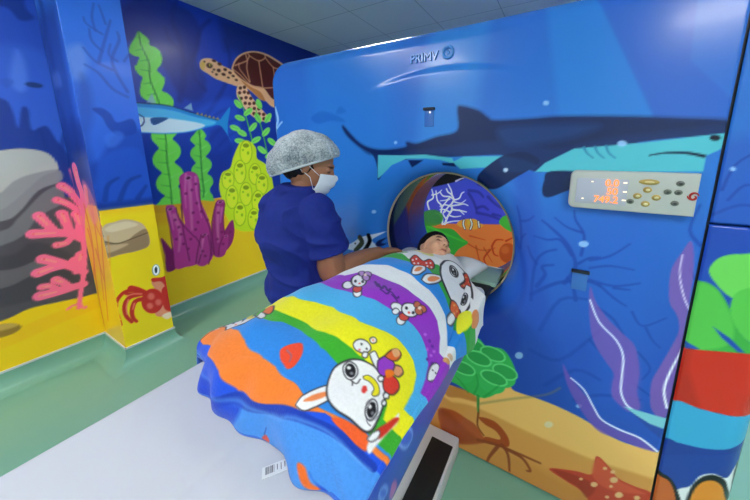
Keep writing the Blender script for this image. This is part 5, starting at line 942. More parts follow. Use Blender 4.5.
['l','#ee9a80',.75,[.018,.03,[(-2.882,1.291),(-2.892,1.371)]],.018],
['l','#ee9a80',.75,[.018,.03,[(-3.084,1.208),(-3.27,1.24)]],.018],
['l','#ee9a80',.75,[.018,.03,[(-2.795,1.175),(-2.762,1.244)]],.018],
['l','#ee9a80',.75,[.018,.03,[(-3.219,1.109),(-3.486,1.117)]],.018],
['l','#ee9a80',.75,[.018,.03,[(-3.776,.806),(-4.619,.676)]],.018],
['l','#ee9a80',.75,[.018,.03,[(-3.946,.855),(-4.193,.908)]],.018],
['l','#ee9a80',.75,[.018,.03,[(-3.376,.952),(-3.436,1.009)]],.018],
['l','#ee9a80',.75,[.018,.03,[(-3.036,.978),(-3.079,1.048)]],.018],
['l','#ee9a80',.75,[.018,.03,[(-3.509,.759),(-3.802,.694)]],.018],
['l','#ee9a80',.75,[.018,.03,[(-3.974,.504),(-4.453,.442)]],.018],
['l','#ee9a80',.75,[.018,.03,[(-4.177,.405),(-4.842,.21)]],.018],
['l','#ee9a80',.75,[.018,.03,[(-3.229,.666),(-3.175,.717)]],.018],
['l','#ee9a80',.75,[.018,.03,[(-4.249,.14),(-5.039,-.108)]],.018],
['l','#ee9a80',.75,[.018,.03,[(-3.93,.32),(-4.134,.292)]],.018],
['l','#ee9a80',.75,[.018,.03,[(-4.438,.158),(-4.819,.054)]],.018],
['p','#b83e66',1,[(-2.855,1.373),(-2.859,1.37),(-2.866,1.368),(-2.875,1.367),(-2.882,1.367),(-2.887,1.369),(-2.888,1.371),(-2.884,1.374),(-2.876,1.377),(-2.868,1.377),(-2.86,1.377),(-2.855,1.375)]],
['p','#b83e66',1,[(-3.225,1.243),(-3.23,1.24),(-3.239,1.237),(-3.249,1.236),(-3.259,1.236),(-3.264,1.238),(-3.265,1.241),(-3.26,1.244),(-3.251,1.247),(-3.24,1.248),(-3.231,1.248),(-3.225,1.246)]],
['p','#b83e66',1,[(-2.726,1.247),(-2.73,1.244),(-2.737,1.241),(-2.745,1.24),(-2.753,1.24),(-2.757,1.242),(-2.758,1.244),(-2.754,1.247),(-2.747,1.25),(-2.739,1.251),(-2.731,1.251),(-2.727,1.249)]],
['p','#b83e66',1,[(-3.436,1.121),(-3.442,1.117),(-3.452,1.114),(-3.463,1.112),(-3.474,1.112),(-3.48,1.114),(-3.481,1.117),(-3.475,1.121),(-3.465,1.124),(-3.453,1.126),(-3.443,1.126),(-3.437,1.124)]],
['p','#b83e66',1,[(-4.54,.687),(-4.549,.682),(-4.565,.676),(-4.583,.672),(-4.6,.671),(-4.609,.673),(-4.61,.677),(-4.601,.682),(-4.585,.688),(-4.566,.692),(-4.55,.693),(-4.54,.691)]],
['p','#b83e66',1,[(-4.126,.916),(-4.133,.911),(-4.147,.907),(-4.162,.904),(-4.176,.904),(-4.185,.906),(-4.185,.909),(-4.178,.914),(-4.164,.918),(-4.148,.921),(-4.134,.921),(-4.126,.92)]],
['p','#b83e66',1,[(-3.386,1.014),(-3.392,1.011),(-3.401,1.007),(-3.413,1.005),(-3.423,1.005),(-3.43,1.006),(-3.43,1.01),(-3.425,1.014),(-3.415,1.017),(-3.403,1.019),(-3.393,1.019),(-3.387,1.018)]],
['p','#b83e66',1,[(-3.037,1.052),(-3.041,1.049),(-3.049,1.046),(-3.059,1.044),(-3.068,1.044),(-3.073,1.045),(-3.074,1.048),(-3.069,1.052),(-3.061,1.055),(-3.051,1.057),(-3.042,1.057),(-3.037,1.055)]],
['p','#b83e66',1,[(-3.744,.704),(-3.75,.699),(-3.762,.694),(-3.776,.691),(-3.788,.69),(-3.795,.692),(-3.796,.695),(-3.789,.7),(-3.777,.704),(-3.764,.708),(-3.751,.709),(-3.744,.707)]],
['p','#b83e66',1,[(-4.378,.457),(-4.386,.451),(-4.401,.445),(-4.419,.44),(-4.435,.438),(-4.444,.44),(-4.445,.444),(-4.436,.45),(-4.42,.456),(-4.403,.46),(-4.387,.462),(-4.378,.461)]],
['p','#b83e66',1,[(-4.755,.229),(-4.765,.222),(-4.782,.215),(-4.803,.209),(-4.821,.207),(-4.832,.208),(-4.832,.212),(-4.822,.219),(-4.804,.226),(-4.784,.232),(-4.766,.234),(-4.755,.233)]],
['p','#b83e66',1,[(-3.13,.725),(-3.135,.721),(-3.144,.717),(-3.154,.714),(-3.164,.713),(-3.17,.715),(-3.17,.718),(-3.165,.722),(-3.156,.726),(-3.146,.729),(-3.136,.73),(-3.131,.728)]],
['p','#b83e66',1,[(-4.944,-.083),(-4.955,-.091),(-4.974,-.1),(-4.997,-.107),(-5.016,-.111),(-5.028,-.11),(-5.028,-.105),(-5.017,-.098),(-4.998,-.089),(-4.975,-.082),(-4.956,-.078),(-4.944,-.079)]],
['p','#b83e66',1,[(-4.066,.308),(-4.074,.302),(-4.087,.296),(-4.103,.291),(-4.118,.289),(-4.126,.29),(-4.127,.294),(-4.119,.3),(-4.105,.306),(-4.089,.311),(-4.075,.313),(-4.066,.312)]],
['p','#b83e66',1,[(-4.732,.075),(-4.742,.069),(-4.759,.061),(-4.78,.054),(-4.798,.051),(-4.809,.052),(-4.809,.057),(-4.799,.064),(-4.781,.071),(-4.76,.078),(-4.742,.081),(-4.732,.08)]],
['l','#c9683c',.8,[.029,.017,[(-2.858,1.135),(-2.845,.887),(-2.943,.566),(-2.982,.188)]],.012],
['l','#c9683c',.8,[.029,.017,[(-2.697,1.149),(-2.763,.828),(-2.858,.429)]],.012],
['l','#c9683c',.8,[.029,.017,[(-2.584,1.095),(-2.703,.767),(-2.863,.267)]],.012],
['l','#c9683c',.8,[.029,.017,[(-2.885,.954),(-2.893,.731),(-3.146,.352)]],.012],
['l','#c9683c',.8,[.029,.017,[(-2.804,.821),(-2.767,.606)]],.012],
['l','#c9683c',.8,[.029,.017,[(-2.754,1.245),(-2.737,1.078),(-2.661,.95)]],.012],
['p','#e07a90',.6,[(-2.792,1.309),(-2.676,1.25),(-2.622,1.091),(-2.739,1.009),(-2.817,1.138)],.024]],
'wall_north': [
['g','#4a4cc8',1,[(0,1.6),(0,.9)]],
['l','#2e3190',.7,[.036,.024,[(-.967,1.015),(-.906,.925),(-.862,.814)]],.012],
['l','#2e3190',.7,[.035,.024,[(-.864,.852),(-.791,.878),(-.734,.846)]],.012],
['l','#2e3190',.7,[.036,.024,[(-.969,1.053),(-.855,1.042),(-.797,.99)]],.012],
['l','#2e3190',.7,[.034,.023,[(-.742,.995),(-.667,.927),(-.558,.864)]],.011],
['l','#2e3190',.7,[.035,.023,[(-.86,1.135),(-.767,1.103)]],.011],
['l','#2e3190',.7,[.034,.022,[(-.715,1.143),(-.676,1.073),(-.567,1.008)]],.011],
['l','#2e3190',.7,[.034,.023,[(-.677,.796),(-.588,.787)]],.011],
['l','#2e3190',.7,[.036,.024,[(-.861,.795),(-.73,.781),(-.55,.736)]],.012],
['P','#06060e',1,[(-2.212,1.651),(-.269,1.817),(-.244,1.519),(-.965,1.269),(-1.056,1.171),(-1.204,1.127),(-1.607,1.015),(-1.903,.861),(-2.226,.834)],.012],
['P','#f07c38',1,[(-3.184,.384),(-1.32,.608),(-.536,.695),(.007,.758),(.217,-1.524),(-3.421,-3.448)],.012],
['P','#a84424',.8,[(-3.177,.498),(-1.601,.594),(-1.454,.424),(-1.52,.083),(-3.223,-.243)],.048],
['P','#3a62b8',0,[(-3.817,.869),(-1.55,1.019),(-1.588,.689),(-1.622,-.08),(-3.952,-.57)]],
['l','#b04a1c',.7,[.024,.012,[(-1.026,.437),(-.801,.347),(-.629,.401)]],.012],
['l','#b04a1c',.7,[.024,.012,[(-.851,.389),(-.793,.197),(-.717,.111)]],.012],
['l','#b04a1c',.7,[.024,.012,[(-.755,.38),(-.653,.225)]],.012],
['l','#b04a1c',.7,[.024,.012,[(-.929,.502),(-.748,.48)]],.012],
['p','#c8501c',1,[(-.386,.384),(-.395,.323),(-.426,.273),(-.474,.247),(-.524,.254),(-.563,.291),(-.58,.349),(-.571,.411),(-.537,.461),(-.49,.484),(-.441,.476),(-.403,.44)],.011],
['p','#dd7434',.6,[(-.473,.404),(-.477,.379),(-.492,.359),(-.513,.349),(-.536,.351),(-.553,.366),(-.56,.389),(-.556,.414),(-.541,.434),(-.52,.444),(-.498,.441),(-.481,.426)],.023],
['l','#c04418',1,[.026,.017,[(-.664,.42),(-.623,.499),(-.546,.511)]]],
['l','#c04418',1,[.026,.017,[(-.663,.408),(-.636,.327),(-.589,.311)]]],
['l','#c04418',1,[.025,.016,[(-.513,.504),(-.451,.549)]]],
['l','#c04418',1,[.026,.017,[(-.684,.367),(-.748,.256),(-.721,.186)]]],
['p','#3aa83a',1,[(-1.826,.663),(-1.529,.602),(-1.373,.542),(-1.159,.558),(-1.027,.462),(-.95,.411),(-1.072,.3),(-1.171,.123),(-1.301,-.082),(-1.823,-.122)],.012],
['l','#52c238',.8,[.036,.012,[(-1.485,.554),(-1.182,.465),(-.988,.417)]],.012],
['l','#52c238',.8,[.036,.012,[(-1.425,.402),(-1.179,.361)]],.012],
['l','#52c238',.8,[.036,.012,[(-1.527,.495),(-1.314,.392),(-1.149,.261)]],.012],
['p','#50b83c',1,[(-.603,.715),(-.553,.791),(-.467,.789),(-.374,.653),(-.456,.618),(-.544,.653)]],
['l','#f4f4ff',1,[.026,.016,[(-1.256,.61),(-1.217,.717),(-1.168,.803),(-1.18,.861),(-1.151,.923),(-1.174,.981),(-1.226,1.016),(-1.248,1.054)]]],
['l','#f4f4ff',1,[.022,.013,[(-1.152,.933),(-1.204,.959),(-1.287,.962),(-1.331,1.009)]]],
['l','#f4f4ff',1,[.019,.011,[(-1.174,.981),(-1.186,1.038),(-1.23,1.114)]]],
['l','#f4f4ff',1,[.019,.011,[(-1.151,.923),(-1.082,.949),(-1.055,1.009),(-1.026,1.03)]]],
['l','#f4f4ff',1,[.019,.011,[(-1.159,.853),(-1.079,.871),(-1.02,.886),(-.97,.871)]]],
['l','#f4f4ff',1,[.016,.009,[(-1.151,.904),(-1.06,.892),(-1.002,.936)]]],
['l','#f4f4ff',1,[.022,.013,[(-1.168,.803),(-1.076,.802),(-.986,.792)]]],
['l','#f4f4ff',1,[.016,.009,[(-1.076,.808),(-1.015,.759)]]],
['l','#f4f4ff',1,[.019,.011,[(-1.207,.728),(-1.134,.716),(-1.053,.735)]]],
['l','#f4f4ff',1,[.019,.011,[(-1.198,.769),(-1.261,.793),(-1.325,.787)]]],
['l','#f4f4ff',1,[.018,.011,[(-1.179,.842),(-1.263,.854),(-1.326,.828)]]],
['l','#f4f4ff',1,[.019,.011,[(-1.236,.674),(-1.281,.73),(-1.271,.772)]]],
['l','#f4f4ff',1,[.016,.009,[(-1.204,.949),(-1.244,.916),(-1.328,.898)]]],
['l','#f4f4ff',1,[.019,.011,[(-1.277,.607),(-1.173,.651),(-1.061,.674)]]],
['l','#f4f4ff',1,[.024,.014,[(-1.288,.606),(-1.301,.708),(-1.389,.739)]]],
['l','#f4f4ff',1,[.024,.014,[(-1.32,.705),(-1.304,.832),(-1.363,.898),(-1.385,1.02)]]],
['l','#f4f4ff',1,[.019,.011,[(-1.304,.814),(-1.233,.909),(-1.197,.929)]]],
['l','#f4f4ff',1,[.022,.013,[(-1.475,.779),(-1.496,.868),(-1.42,.929),(-1.442,1.034)]]],
['l','#f4f4ff',1,[.017,.01,[(-1.44,.963),(-1.365,.986),(-1.31,1.034)]]],
['l','#f4f4ff',1,[.024,.014,[(-1.265,.765),(-1.195,.86)]]],
['p','#3f8f3c',.9,[(-1.545,.733),(-1.379,.776),(-1.283,.71),(-1.32,.602),(-1.485,.554),(-1.601,.594)],.018],
['p','#f4a43c',1,[(-1.1,.629),(-1.061,.678),(-.973,.709),(-.876,.716),(-.818,.675),(-.779,.66),(-.792,.629),(-.833,.614),(-.88,.588),(-.967,.577),(-1.048,.596)]],
['l','#14100c',1,[.031,.031,[(-1.012,.69),(-1.02,.64),(-.997,.583)]]],
['l','#f0ece4',1,[.017,.017,[(-1.012,.69),(-1.02,.64),(-.997,.583)]]],
['l','#14100c',1,[.031,.031,[(-.934,.709),(-.912,.653),(-.928,.588)]]],
['l','#f0ece4',1,[.017,.017,[(-.934,.709),(-.912,.653),(-.928,.588)]]],
['l','#14100c',1,[.031,.031,[(-.837,.692),(-.824,.625)]]],
['l','#f0ece4',1,[.017,.017,[(-.837,.692),(-.824,.625)]]],
['p','#e6b83a',.8,[(-.972,.695),(-.943,.704),(-.932,.66),(-.96,.637)]],
['l','#c0b8d8',1,[.024,.01,[(-1.13,1.154),(-1.071,1.184),(-1.033,1.197)]]]],
'table_side': [
['g','#2c4ab4',1,[(.2,0),(1.1,0)]],
['p','#31508c',1,[(.394,.884),(.394,.884),(.394,.884),(.393,.884),(.393,.884),(.393,.884),(.393,.885),(.393,.885),(.393,.885),(.393,.884),(.394,.884),(.394,.884)]],
['p','#3a60cc',1,[(.436,.919),(.426,.918),(.413,.924),(.401,.936),(.392,.951),(.389,.963),(.393,.971),(.401,.973),(.413,.967),(.426,.956),(.436,.941),(.439,.927)]],
['l','#8fb0ee',1,[.005,.005,[(.436,.919),(.426,.918),(.413,.924),(.401,.936),(.392,.951),(.389,.963),(.393,.971),(.401,.973),(.413,.967),(.426,.956),(.436,.941),(.439,.927),(.436,.919)]]],
['p','#3a60cc',1,[(.342,.898),(.337,.898),(.33,.902),(.323,.911),(.319,.92),(.317,.928),(.319,.933),(.324,.934),(.331,.93),(.337,.922),(.342,.912),(.344,.903)]],
['l','#8fb0ee',1,[.004,.004,[(.342,.898),(.337,.898),(.33,.902),(.323,.911),(.319,.92),(.317,.928),(.319,.933),(.324,.934),(.331,.93),(.337,.922),(.342,.912),(.344,.903),(.342,.898)]]],
['p','#c86ab0',.9,[(.36,.899),(.374,.89),(.386,.858),(.374,.843),(.356,.867)]]],
'blanket': [
['P','#eceaea',1,[(-1,-1),(2,-1),(2,2),(-1,2)]],
['P','#2aa53a',1,[(-.6,.986),(.02,.986),(.054,1.031),(.3,.781),(.353,.783),(.393,.807),(.444,.797),(.493,.767),(.53,.73),(.567,.656),(1,.656),(1,-.2),(-.6,-.2)]],
['P','#1e8ae0',1,[(-.6,.702),(.236,.702),(.296,.692),(.35,.702),(.39,.718),(.445,.698),(.485,.659),(.521,.62),(.557,.569),(1,.569),(1,-.2),(-.6,-.2)]],
['P','#f0eff0',1,[(-.6,.595),(.255,.595),(.291,.61),(.353,.608),(.408,.606),(.454,.612),(.49,.594),(.521,.576),(.544,.536),(.561,.493),(1,.493),(1,-.2),(-.6,-.2)]],
['P','#9a35c4',1,[(-.6,.496),(.21,.496),(.245,.532),(.307,.527),(.364,.524),(.41,.528),(.455,.537),(.487,.533),(.518,.519),(.542,.487),(.559,.44),(1,.44),(1,-.2),(-.6,-.2)]],
['P','#4db2ea',1,[(-.6,.414),(.22,.414),(.294,.399),(.367,.39),(.403,.405),(.433,.427),(.462,.438),(.486,.433),(.515,.421),(.54,.406),(.555,.38),(.564,.343),(.57,.304),(1,.304),(1,-.2),(-.6,-.2)]],
['P','#f2ea1c',1,[(-.6,.314),(.199,.314),(.248,.33),(.305,.33),(.366,.312),(.399,.313),(.429,.334),(.458,.351),(.483,.355),(.508,.353),(.53,.349),(.548,.331),(.559,.294),(.563,.243),(1,.243),(1,-.2),(-.6,-.2)]],
['P','#3fae2e',1,[(-.6,.249),(.117,.249),(.224,.258),(.257,.256),(.294,.251),(.341,.241),(.375,.238),(.403,.245),(.43,.258),(.46,.263),(.495,.252),(.525,.236),(.541,.22),(.548,.196),(1,.196),(1,-.2),(-.6,-.2)]],
['P','#2f86dc',1,[(-.6,.198),(.052,.198),(.191,.204),(.242,.229),(.271,.225),(.303,.225),(.345,.218),(.381,.204),(.407,.207),(.429,.213),(.463,.197),(.496,.171),(.525,.158),(1,.158),(1,-.2),(-.6,-.2)]],
['P','#f58232',1,[(-.6,.16),(.005,.16),(.062,.149),(.171,.16),(.214,.158),(.252,.143),(.291,.134),(.326,.139),(.372,.127),(.411,.125),(.436,.127),(.47,.134),(.503,.142),(.543,.153),(1,.153),(1,-.2),(-.6,-.2)]],
['P','#2255dc',1,[(-.6,.079),(-.01,.079),(.021,.063),(.16,.079),(.216,.083),(.245,.069),(.273,.055),(.319,.059),(.37,.071),(.422,.093),(.448,.11),(.472,.131),(.501,.132),(.525,.135),(.55,.143),(1,.143),(1,-.2),(-.6,-.2)]],
['P','#4a92e6',1,[(-.6,.021),(-.077,.021),(-.023,.038),(.139,0),(.249,.038),(.309,.046),(.37,.061),(.432,.088),(.468,.099),(.497,.109),(.535,.122),(.57,.123),(1,.123),(1,-.2),(-.6,-.2)]],
['l','#1c3fae',1,[.019,.019,[(-.074,.001),(.138,.001),(.249,.04),(.308,.047),(.369,.063),(.431,.09),(.467,.101),(.496,.111),(.534,.123),(.568,.125)]]],
['l','#6aa8f0',.6,[.007,.007,[(-.161,.025),(.31,.043),(.434,.086),(.499,.106),(.568,.117)]],.007],
['p','#f3f1ee',1,[(.024,1.02),(.252,.795),(.265,.926),(.372,.872),(.406,.883),(.407,.818),(.352,.749),(.282,.747)]],
['p','#e6dc70',.8,[(.241,.92),(.269,.955),(.308,.962),(.359,.863),(.321,.849)],.004],
['p','#f0602a',1,[(.484,.13),(.497,.14),(.515,.147),(.533,.154),(.546,.154),(.552,.138),(.537,.132),(.517,.128),(.497,.125)]],
['p','#f0eff0',1,[(.549,.144),(.549,.161),(.554,.186),(.559,.212),(.561,.23),(.567,.212),(.563,.184),(.559,.152),(.557,.138)]],
['p','#d8321e',1,[(.548,.17),(.554,.193),(.56,.217),(.566,.221),(.564,.195),(.558,.166)]],
['p','#f0eff0',1,[(.544,.151),(.546,.165),(.552,.176),(.556,.167),(.551,.153)]],
['l','#28242c',1,[.001,.001,[(.544,.151),(.546,.165),(.552,.176),(.556,.167),(.551,.153),(.544,.151)]]],
['p','#f0eff0',1,[(.422,.101),(.422,.122),(.429,.145),(.443,.172),(.458,.172),(.463,.156),(.456,.134),(.444,.107)]],
['l','#28242c',1,[.002,.002,[(.422,.101),(.422,.122),(.429,.145),(.443,.172),(.458,.172),(.463,.156),(.456,.134),(.444,.107),(.422,.101)]]],
['p','#f08a50',1,[(.431,.117),(.435,.138),(.449,.161),(.455,.157),(.446,.137)]],
['p','#f0eff0',1,[(.437,.178),(.428,.203),(.438,.237),(.455,.256),(.478,.26),(.503,.254),(.523,.239),(.536,.216),(.542,.188),(.543,.165),(.533,.154),(.509,.149),(.484,.145),(.463,.151),(.448,.163)]],
['l','#28242c',1,[.003,.003,[(.437,.178),(.428,.203),(.438,.237),(.455,.256),(.478,.26),(.503,.254),(.523,.239),(.536,.216),(.542,.188),(.543,.165),(.533,.154),(.509,.149),(.484,.145),(.463,.151),(.448,.163),(.437,.178)]]],
['p','#f0eff0',1,[(.463,.236),(.468,.228),(.469,.218),(.467,.211),(.461,.207),(.453,.208),(.445,.212),(.439,.218),(.438,.226),(.44,.235),(.447,.24),(.455,.241)]],
['l','#28242c',1,[.002,.002,[(.463,.236),(.468,.228),(.469,.218),(.467,.211),(.461,.207),(.453,.208),(.445,.212),(.439,.218),(.438,.226),(.44,.235),(.447,.24),(.455,.241),(.463,.236)]]],
['p','#15131a',1,[(.46,.233),(.464,.227),(.466,.22),(.464,.214),(.459,.212),(.453,.212),(.447,.215),(.443,.22),(.441,.227),(.443,.233),(.448,.237),(.454,.237)]],
['p','#f0eff0',1,[(.45,.23),(.451,.228),(.451,.226),(.45,.224),(.449,.223),(.447,.222),(.445,.223),(.444,.224),(.444,.226),(.445,.228),(.447,.23),(.448,.23)]],
['p','#7a7a84',1,[(.461,.224),(.462,.223),(.462,.221),(.461,.219),(.46,.218),(.458,.218),(.456,.218),(.455,.22),(.455,.222),(.456,.224),(.458,.225),(.459,.225)]],
['p','#f0eff0',1,[(.535,.197),(.537,.188),(.536,.18),(.533,.174),(.528,.172),(.522,.174),(.518,.18),(.515,.189),(.516,.198),(.519,.204),(.525,.206),(.53,.203)]],
['l','#28242c',1,[.002,.002,[(.535,.197),(.537,.188),(.536,.18),(.533,.174),(.528,.172),(.522,.174),(.518,.18),(.515,.189),(.516,.198),(.519,.204),(.525,.206),(.53,.203),(.535,.197)]]],
['p','#15131a',1,[(.533,.195),(.534,.188),(.534,.182),(.531,.177),(.527,.176),(.523,.178),(.52,.182),(.518,.189),(.518,.195),(.521,.2),(.525,.202),(.529,.199)]],
['p','#f0eff0',1,[(.524,.192),(.524,.19),(.524,.189),(.523,.187),(.522,.186),(.52,.187),(.519,.188),(.519,.19),(.519,.192),(.52,.193),(.522,.193),(.523,.193)]],
['p','#7a7a84',1,[(.532,.188),(.533,.186),(.532,.185),(.532,.183),(.53,.183),(.529,.183),(.528,.184),(.528,.185),(.528,.187),(.529,.189),(.53,.19),(.532,.189)]],
['l','#28242c',1,[.002,.002,[(.466,.208),(.479,.208),(.479,.22)]]],
['l','#28242c',1,[.002,.002,[(.47,.208),(.475,.201)]]],
['l','#28242c',1,[.001,.001,[(.526,.172),(.532,.168),(.538,.169)]]],
['p','#e23a34',1,[(.502,.208),(.502,.204),(.502,.2),(.5,.198),(.498,.198),(.495,.2),(.493,.204),(.492,.208),(.492,.211),(.494,.213),(.497,.213),(.499,.211)]],
['p','#e8d81c',1,[(.48,.229),(.486,.236),(.5,.236),(.513,.231),(.521,.221),(.518,.21),(.512,.208),(.509,.22),(.496,.225),(.485,.224)]],
['l','#28242c',1,[.001,.001,[(.48,.229),(.486,.236),(.5,.236),(.513,.231),(.521,.221),(.518,.21),(.512,.208),(.509,.22),(.496,.225),(.485,.224),(.48,.229)]]],
['p','#f0eff0',1,[(.459,.288),(.458,.28),(.454,.272),(.446,.267),(.437,.263),(.429,.263),(.425,.267),(.425,.275),(.429,.285),(.437,.293),(.446,.296),(.454,.294)]],
['l','#28242c',1,[.002,.002,[(.459,.288),(.458,.28),(.454,.272),(.446,.267),(.437,.263),(.429,.263),(.425,.267),(.425,.275),(.429,.285),(.437,.293),(.446,.296),(.454,.294),(.459,.288)]]],
['p','#f0eff0',1,[(.456,.315),(.458,.311),(.457,.307),(.455,.303),(.452,.301),(.448,.301),(.446,.303),(.444,.306),(.445,.311),(.447,.315),(.45,.317),(.454,.317)]],
['l','#28242c',1,[.002,.002,[(.456,.315),(.458,.311),(.457,.307),(.455,.303),(.452,.301),(.448,.301),(.446,.303),(.444,.306),(.445,.311),(.447,.315),(.45,.317),(.454,.317),(.456,.315)]]],
['p','#f0eff0',1,[(.461,.274),(.462,.271),(.462,.268),(.46,.265),(.457,.264),(.454,.264),(.452,.266),(.451,.269),(.451,.273),(.453,.275),(.456,.277),(.459,.277)]],
['l','#28242c',1,[.002,.002,[(.461,.274),(.462,.271),(.462,.268),(.46,.265),(.457,.264),(.454,.264),(.452,.266),(.451,.269),(.451,.273),(.453,.275),(.456,.277),(.459,.277),(.461,.274)]]],
['p','#f0a08c',1,[(.453,.311),(.454,.31),(.454,.308),(.453,.306),(.451,.305),(.45,.306),(.449,.306),(.448,.308),(.448,.31),(.449,.312),(.45,.313),(.452,.312)]],
['p','#28242c',1,[(.44,.283),(.44,.282),(.44,.281),(.44,.28),(.439,.279),(.438,.279),(.437,.28),(.436,.281),(.436,.282),(.437,.283),(.438,.283),(.439,.284)]],
['p','#28242c',1,[(.453,.284),(.454,.283),(.454,.282),(.453,.281),(.452,.281),(.451,.281),(.45,.281),(.45,.282),(.45,.284),(.451,.285),(.451,.285),(.452,.285)]],
['p','#e0506a',1,[(.444,.271),(.444,.271),(.444,.269),(.443,.268),(.442,.268),(.441,.267),(.441,.268),(.44,.269),(.44,.27),(.441,.271),(.442,.272),(.443,.272)]],
['p','#f0eff0',1,[(.462,.278),(.467,.291),(.482,.281),(.497,.271),(.496,.256),(.481,.263)]],
['l','#28242c',1,[.002,.002,[(.462,.278),(.467,.291),(.482,.281),(.497,.271),(.496,.256),(.481,.263),(.462,.278)]]],
['p','#9a3cc4',1,[(.483,.275),(.487,.295),(.5,.302),(.513,.294),(.516,.273),(.509,.256),(.495,.255)]],
['l','#28242c',1,[.002,.002,[(.483,.275),(.487,.295),(.5,.302),(.513,.294),(.516,.273),(.509,.256),(.495,.255),(.483,.275)]]],
['p','#e8682c',1,[(.487,.295),(.489,.318),(.496,.332),(.507,.331),(.509,.313),(.502,.299)]],
['l','#28242c',1,[.002,.002,[(.487,.295),(.489,.318),(.496,.332),(.507,.331),(.509,.313),(.502,.299),(.487,.295)]]],
['p','#e8a878',1,[(.49,.32),(.497,.334),(.506,.327),(.502,.312)]],
['p','#e89a6a',1,[(.511,.298),(.52,.308),(.529,.303),(.527,.285),(.516,.28)]],
['l','#28242c',1,[.002,.002,[(.511,.298),(.52,.308),(.529,.303),(.527,.285),(.516,.28),(.511,.298)]]],
['p','#e03a2c',1,[(.508,.254),(.516,.273),(.531,.278),(.54,.268),(.539,.246),(.528,.235),(.519,.238)]],
['l','#28242c',1,[.002,.002,[(.508,.254),(.516,.273),(.531,.278),(.54,.268),(.539,.246),(.528,.235),(.519,.238),(.508,.254)]]],
['p','#f07818',1,[(.504,.268),(.512,.283),(.52,.279),(.514,.26)]],
['p','#f0eff0',1,[(.511,.253),(.512,.249),(.512,.246),(.51,.242),(.508,.24),(.505,.241),(.503,.242),(.502,.246),(.502,.249),(.504,.252),(.506,.254),(.509,.254)]],
['l','#28242c',1,[.002,.002,[(.511,.253),(.512,.249),(.512,.246),(.51,.242),(.508,.24),(.505,.241),(.503,.242),(.502,.246),(.502,.249),(.504,.252),(.506,.254),(.509,.254),(.511,.253)]]],
['p','#f0eff0',1,[(.535,.236),(.536,.233),(.536,.23),(.534,.227),(.532,.224),(.53,.224),(.528,.225),(.527,.228),(.527,.232),(.528,.235),(.531,.237),(.533,.238)]],
['l','#28242c',1,[.002,.002,[(.535,.236),(.536,.233),(.536,.23),(.534,.227),(.532,.224),(.53,.224),(.528,.225),(.527,.228),(.527,.232),(.528,.235),(.531,.237),(.533,.238),(.535,.236)]]],
['p','#f0eff0',1,[(.538,.222),(.539,.219),(.539,.216),(.538,.214),(.536,.212),(.534,.212),(.533,.213),(.532,.216),(.532,.219),(.533,.222),(.534,.223),(.537,.223)]],
['l','#28242c',1,[.002,.002,[(.538,.222),(.539,.219),(.539,.216),(.538,.214),(.536,.212),(.534,.212),(.533,.213),(.532,.216),(.532,.219),(.533,.222),(.534,.223),(.537,.223),(.538,.222)]]],
['p','#e84a2c',1,[(.307,.164),(.309,.177),(.318,.189),(.332,.199),(.344,.195),(.355,.181),(.359,.166),(.359,.153),(.351,.146),(.337,.15),(.322,.154)],.003],
['l','#2f86dc',.5,[.003,.002,[(.32,.173),(.337,.17),(.343,.159)]],.002],
['p','#f0eff0',1,[(.281,.442),(.289,.429),(.291,.419),(.285,.413),(.276,.413),(.264,.419),(.253,.43),(.246,.443),(.244,.455),(.248,.462),(.257,.461),(.269,.454)]],
['l','#28242c',1,[.004,.004,[(.281,.442),(.289,.429),(.291,.419),(.285,.413),(.276,.413),(.264,.419),(.253,.43),(.246,.443),(.244,.455),(.248,.462),(.257,.461),(.269,.454),(.281,.442)]]],
['p','#f0eff0',1,[(.341,.405),(.347,.396),(.348,.388),(.345,.383),(.339,.383),(.33,.387),(.32,.395),(.311,.406),(.308,.415),(.31,.421),(.319,.421),(.33,.415)]],
['l','#28242c',1,[.003,.003,[(.341,.405),(.347,.396),(.348,.388),(.345,.383),(.339,.383),(.33,.387),(.32,.395),(.311,.406),(.308,.415),(.31,.421),(.319,.421),(.33,.415),(.341,.405)]]],
['p','#d0483c',1,[(.33,.423),(.335,.414),(.336,.406),(.332,.401),(.325,.4),(.315,.404),(.305,.41),(.299,.42),(.297,.429),(.3,.435),(.309,.436),(.32,.431)]],
['l','#28242c',1,[.003,.003,[(.33,.423),(.335,.414),(.336,.406),(.332,.401),(.325,.4),(.315,.404),(.305,.41),(.299,.42),(.297,.429),(.3,.435),(.309,.436),(.32,.431),(.33,.423)]]],
['p','#f0eff0',1,[(.297,.483),(.313,.46),(.321,.44),(.316,.429),(.301,.428),(.281,.438),(.262,.458),(.249,.48),(.245,.498),(.251,.508),(.264,.508),(.28,.499)]],
['l','#28242c',1,[.005,.005,[(.297,.483),(.313,.46),(.321,.44),(.316,.429),(.301,.428),(.281,.438),(.262,.458),(.249,.48),(.245,.498),(.251,.508),(.264,.508),(.28,.499),(.297,.483)]]],
['p','#28242c',1,[(.274,.466),(.277,.461),(.278,.457),(.277,.455),(.274,.457),(.27,.46),(.266,.465),(.263,.471),(.262,.475),(.263,.476),(.266,.475),(.27,.471)]],
['p','#28242c',1,[(.299,.469),(.303,.464),(.305,.459),(.304,.457),(.3,.458),(.296,.461),(.291,.466),(.288,.471),(.286,.476),(.287,.478),(.29,.477),(.294,.474)]],
['p','#e84a40',1,[(.299,.452),(.302,.448),(.303,.445),(.302,.444),(.299,.445),(.296,.447),(.292,.45),(.29,.454),(.289,.457),(.29,.459),(.293,.458),(.296,.455)]],
['p','#b48ac8',1,[(.273,.515),(.276,.507),(.275,.501),(.269,.499),(.26,.503),(.252,.512),(.244,.522),(.241,.531),(.243,.537),(.249,.537),(.258,.532),(.267,.524)]],
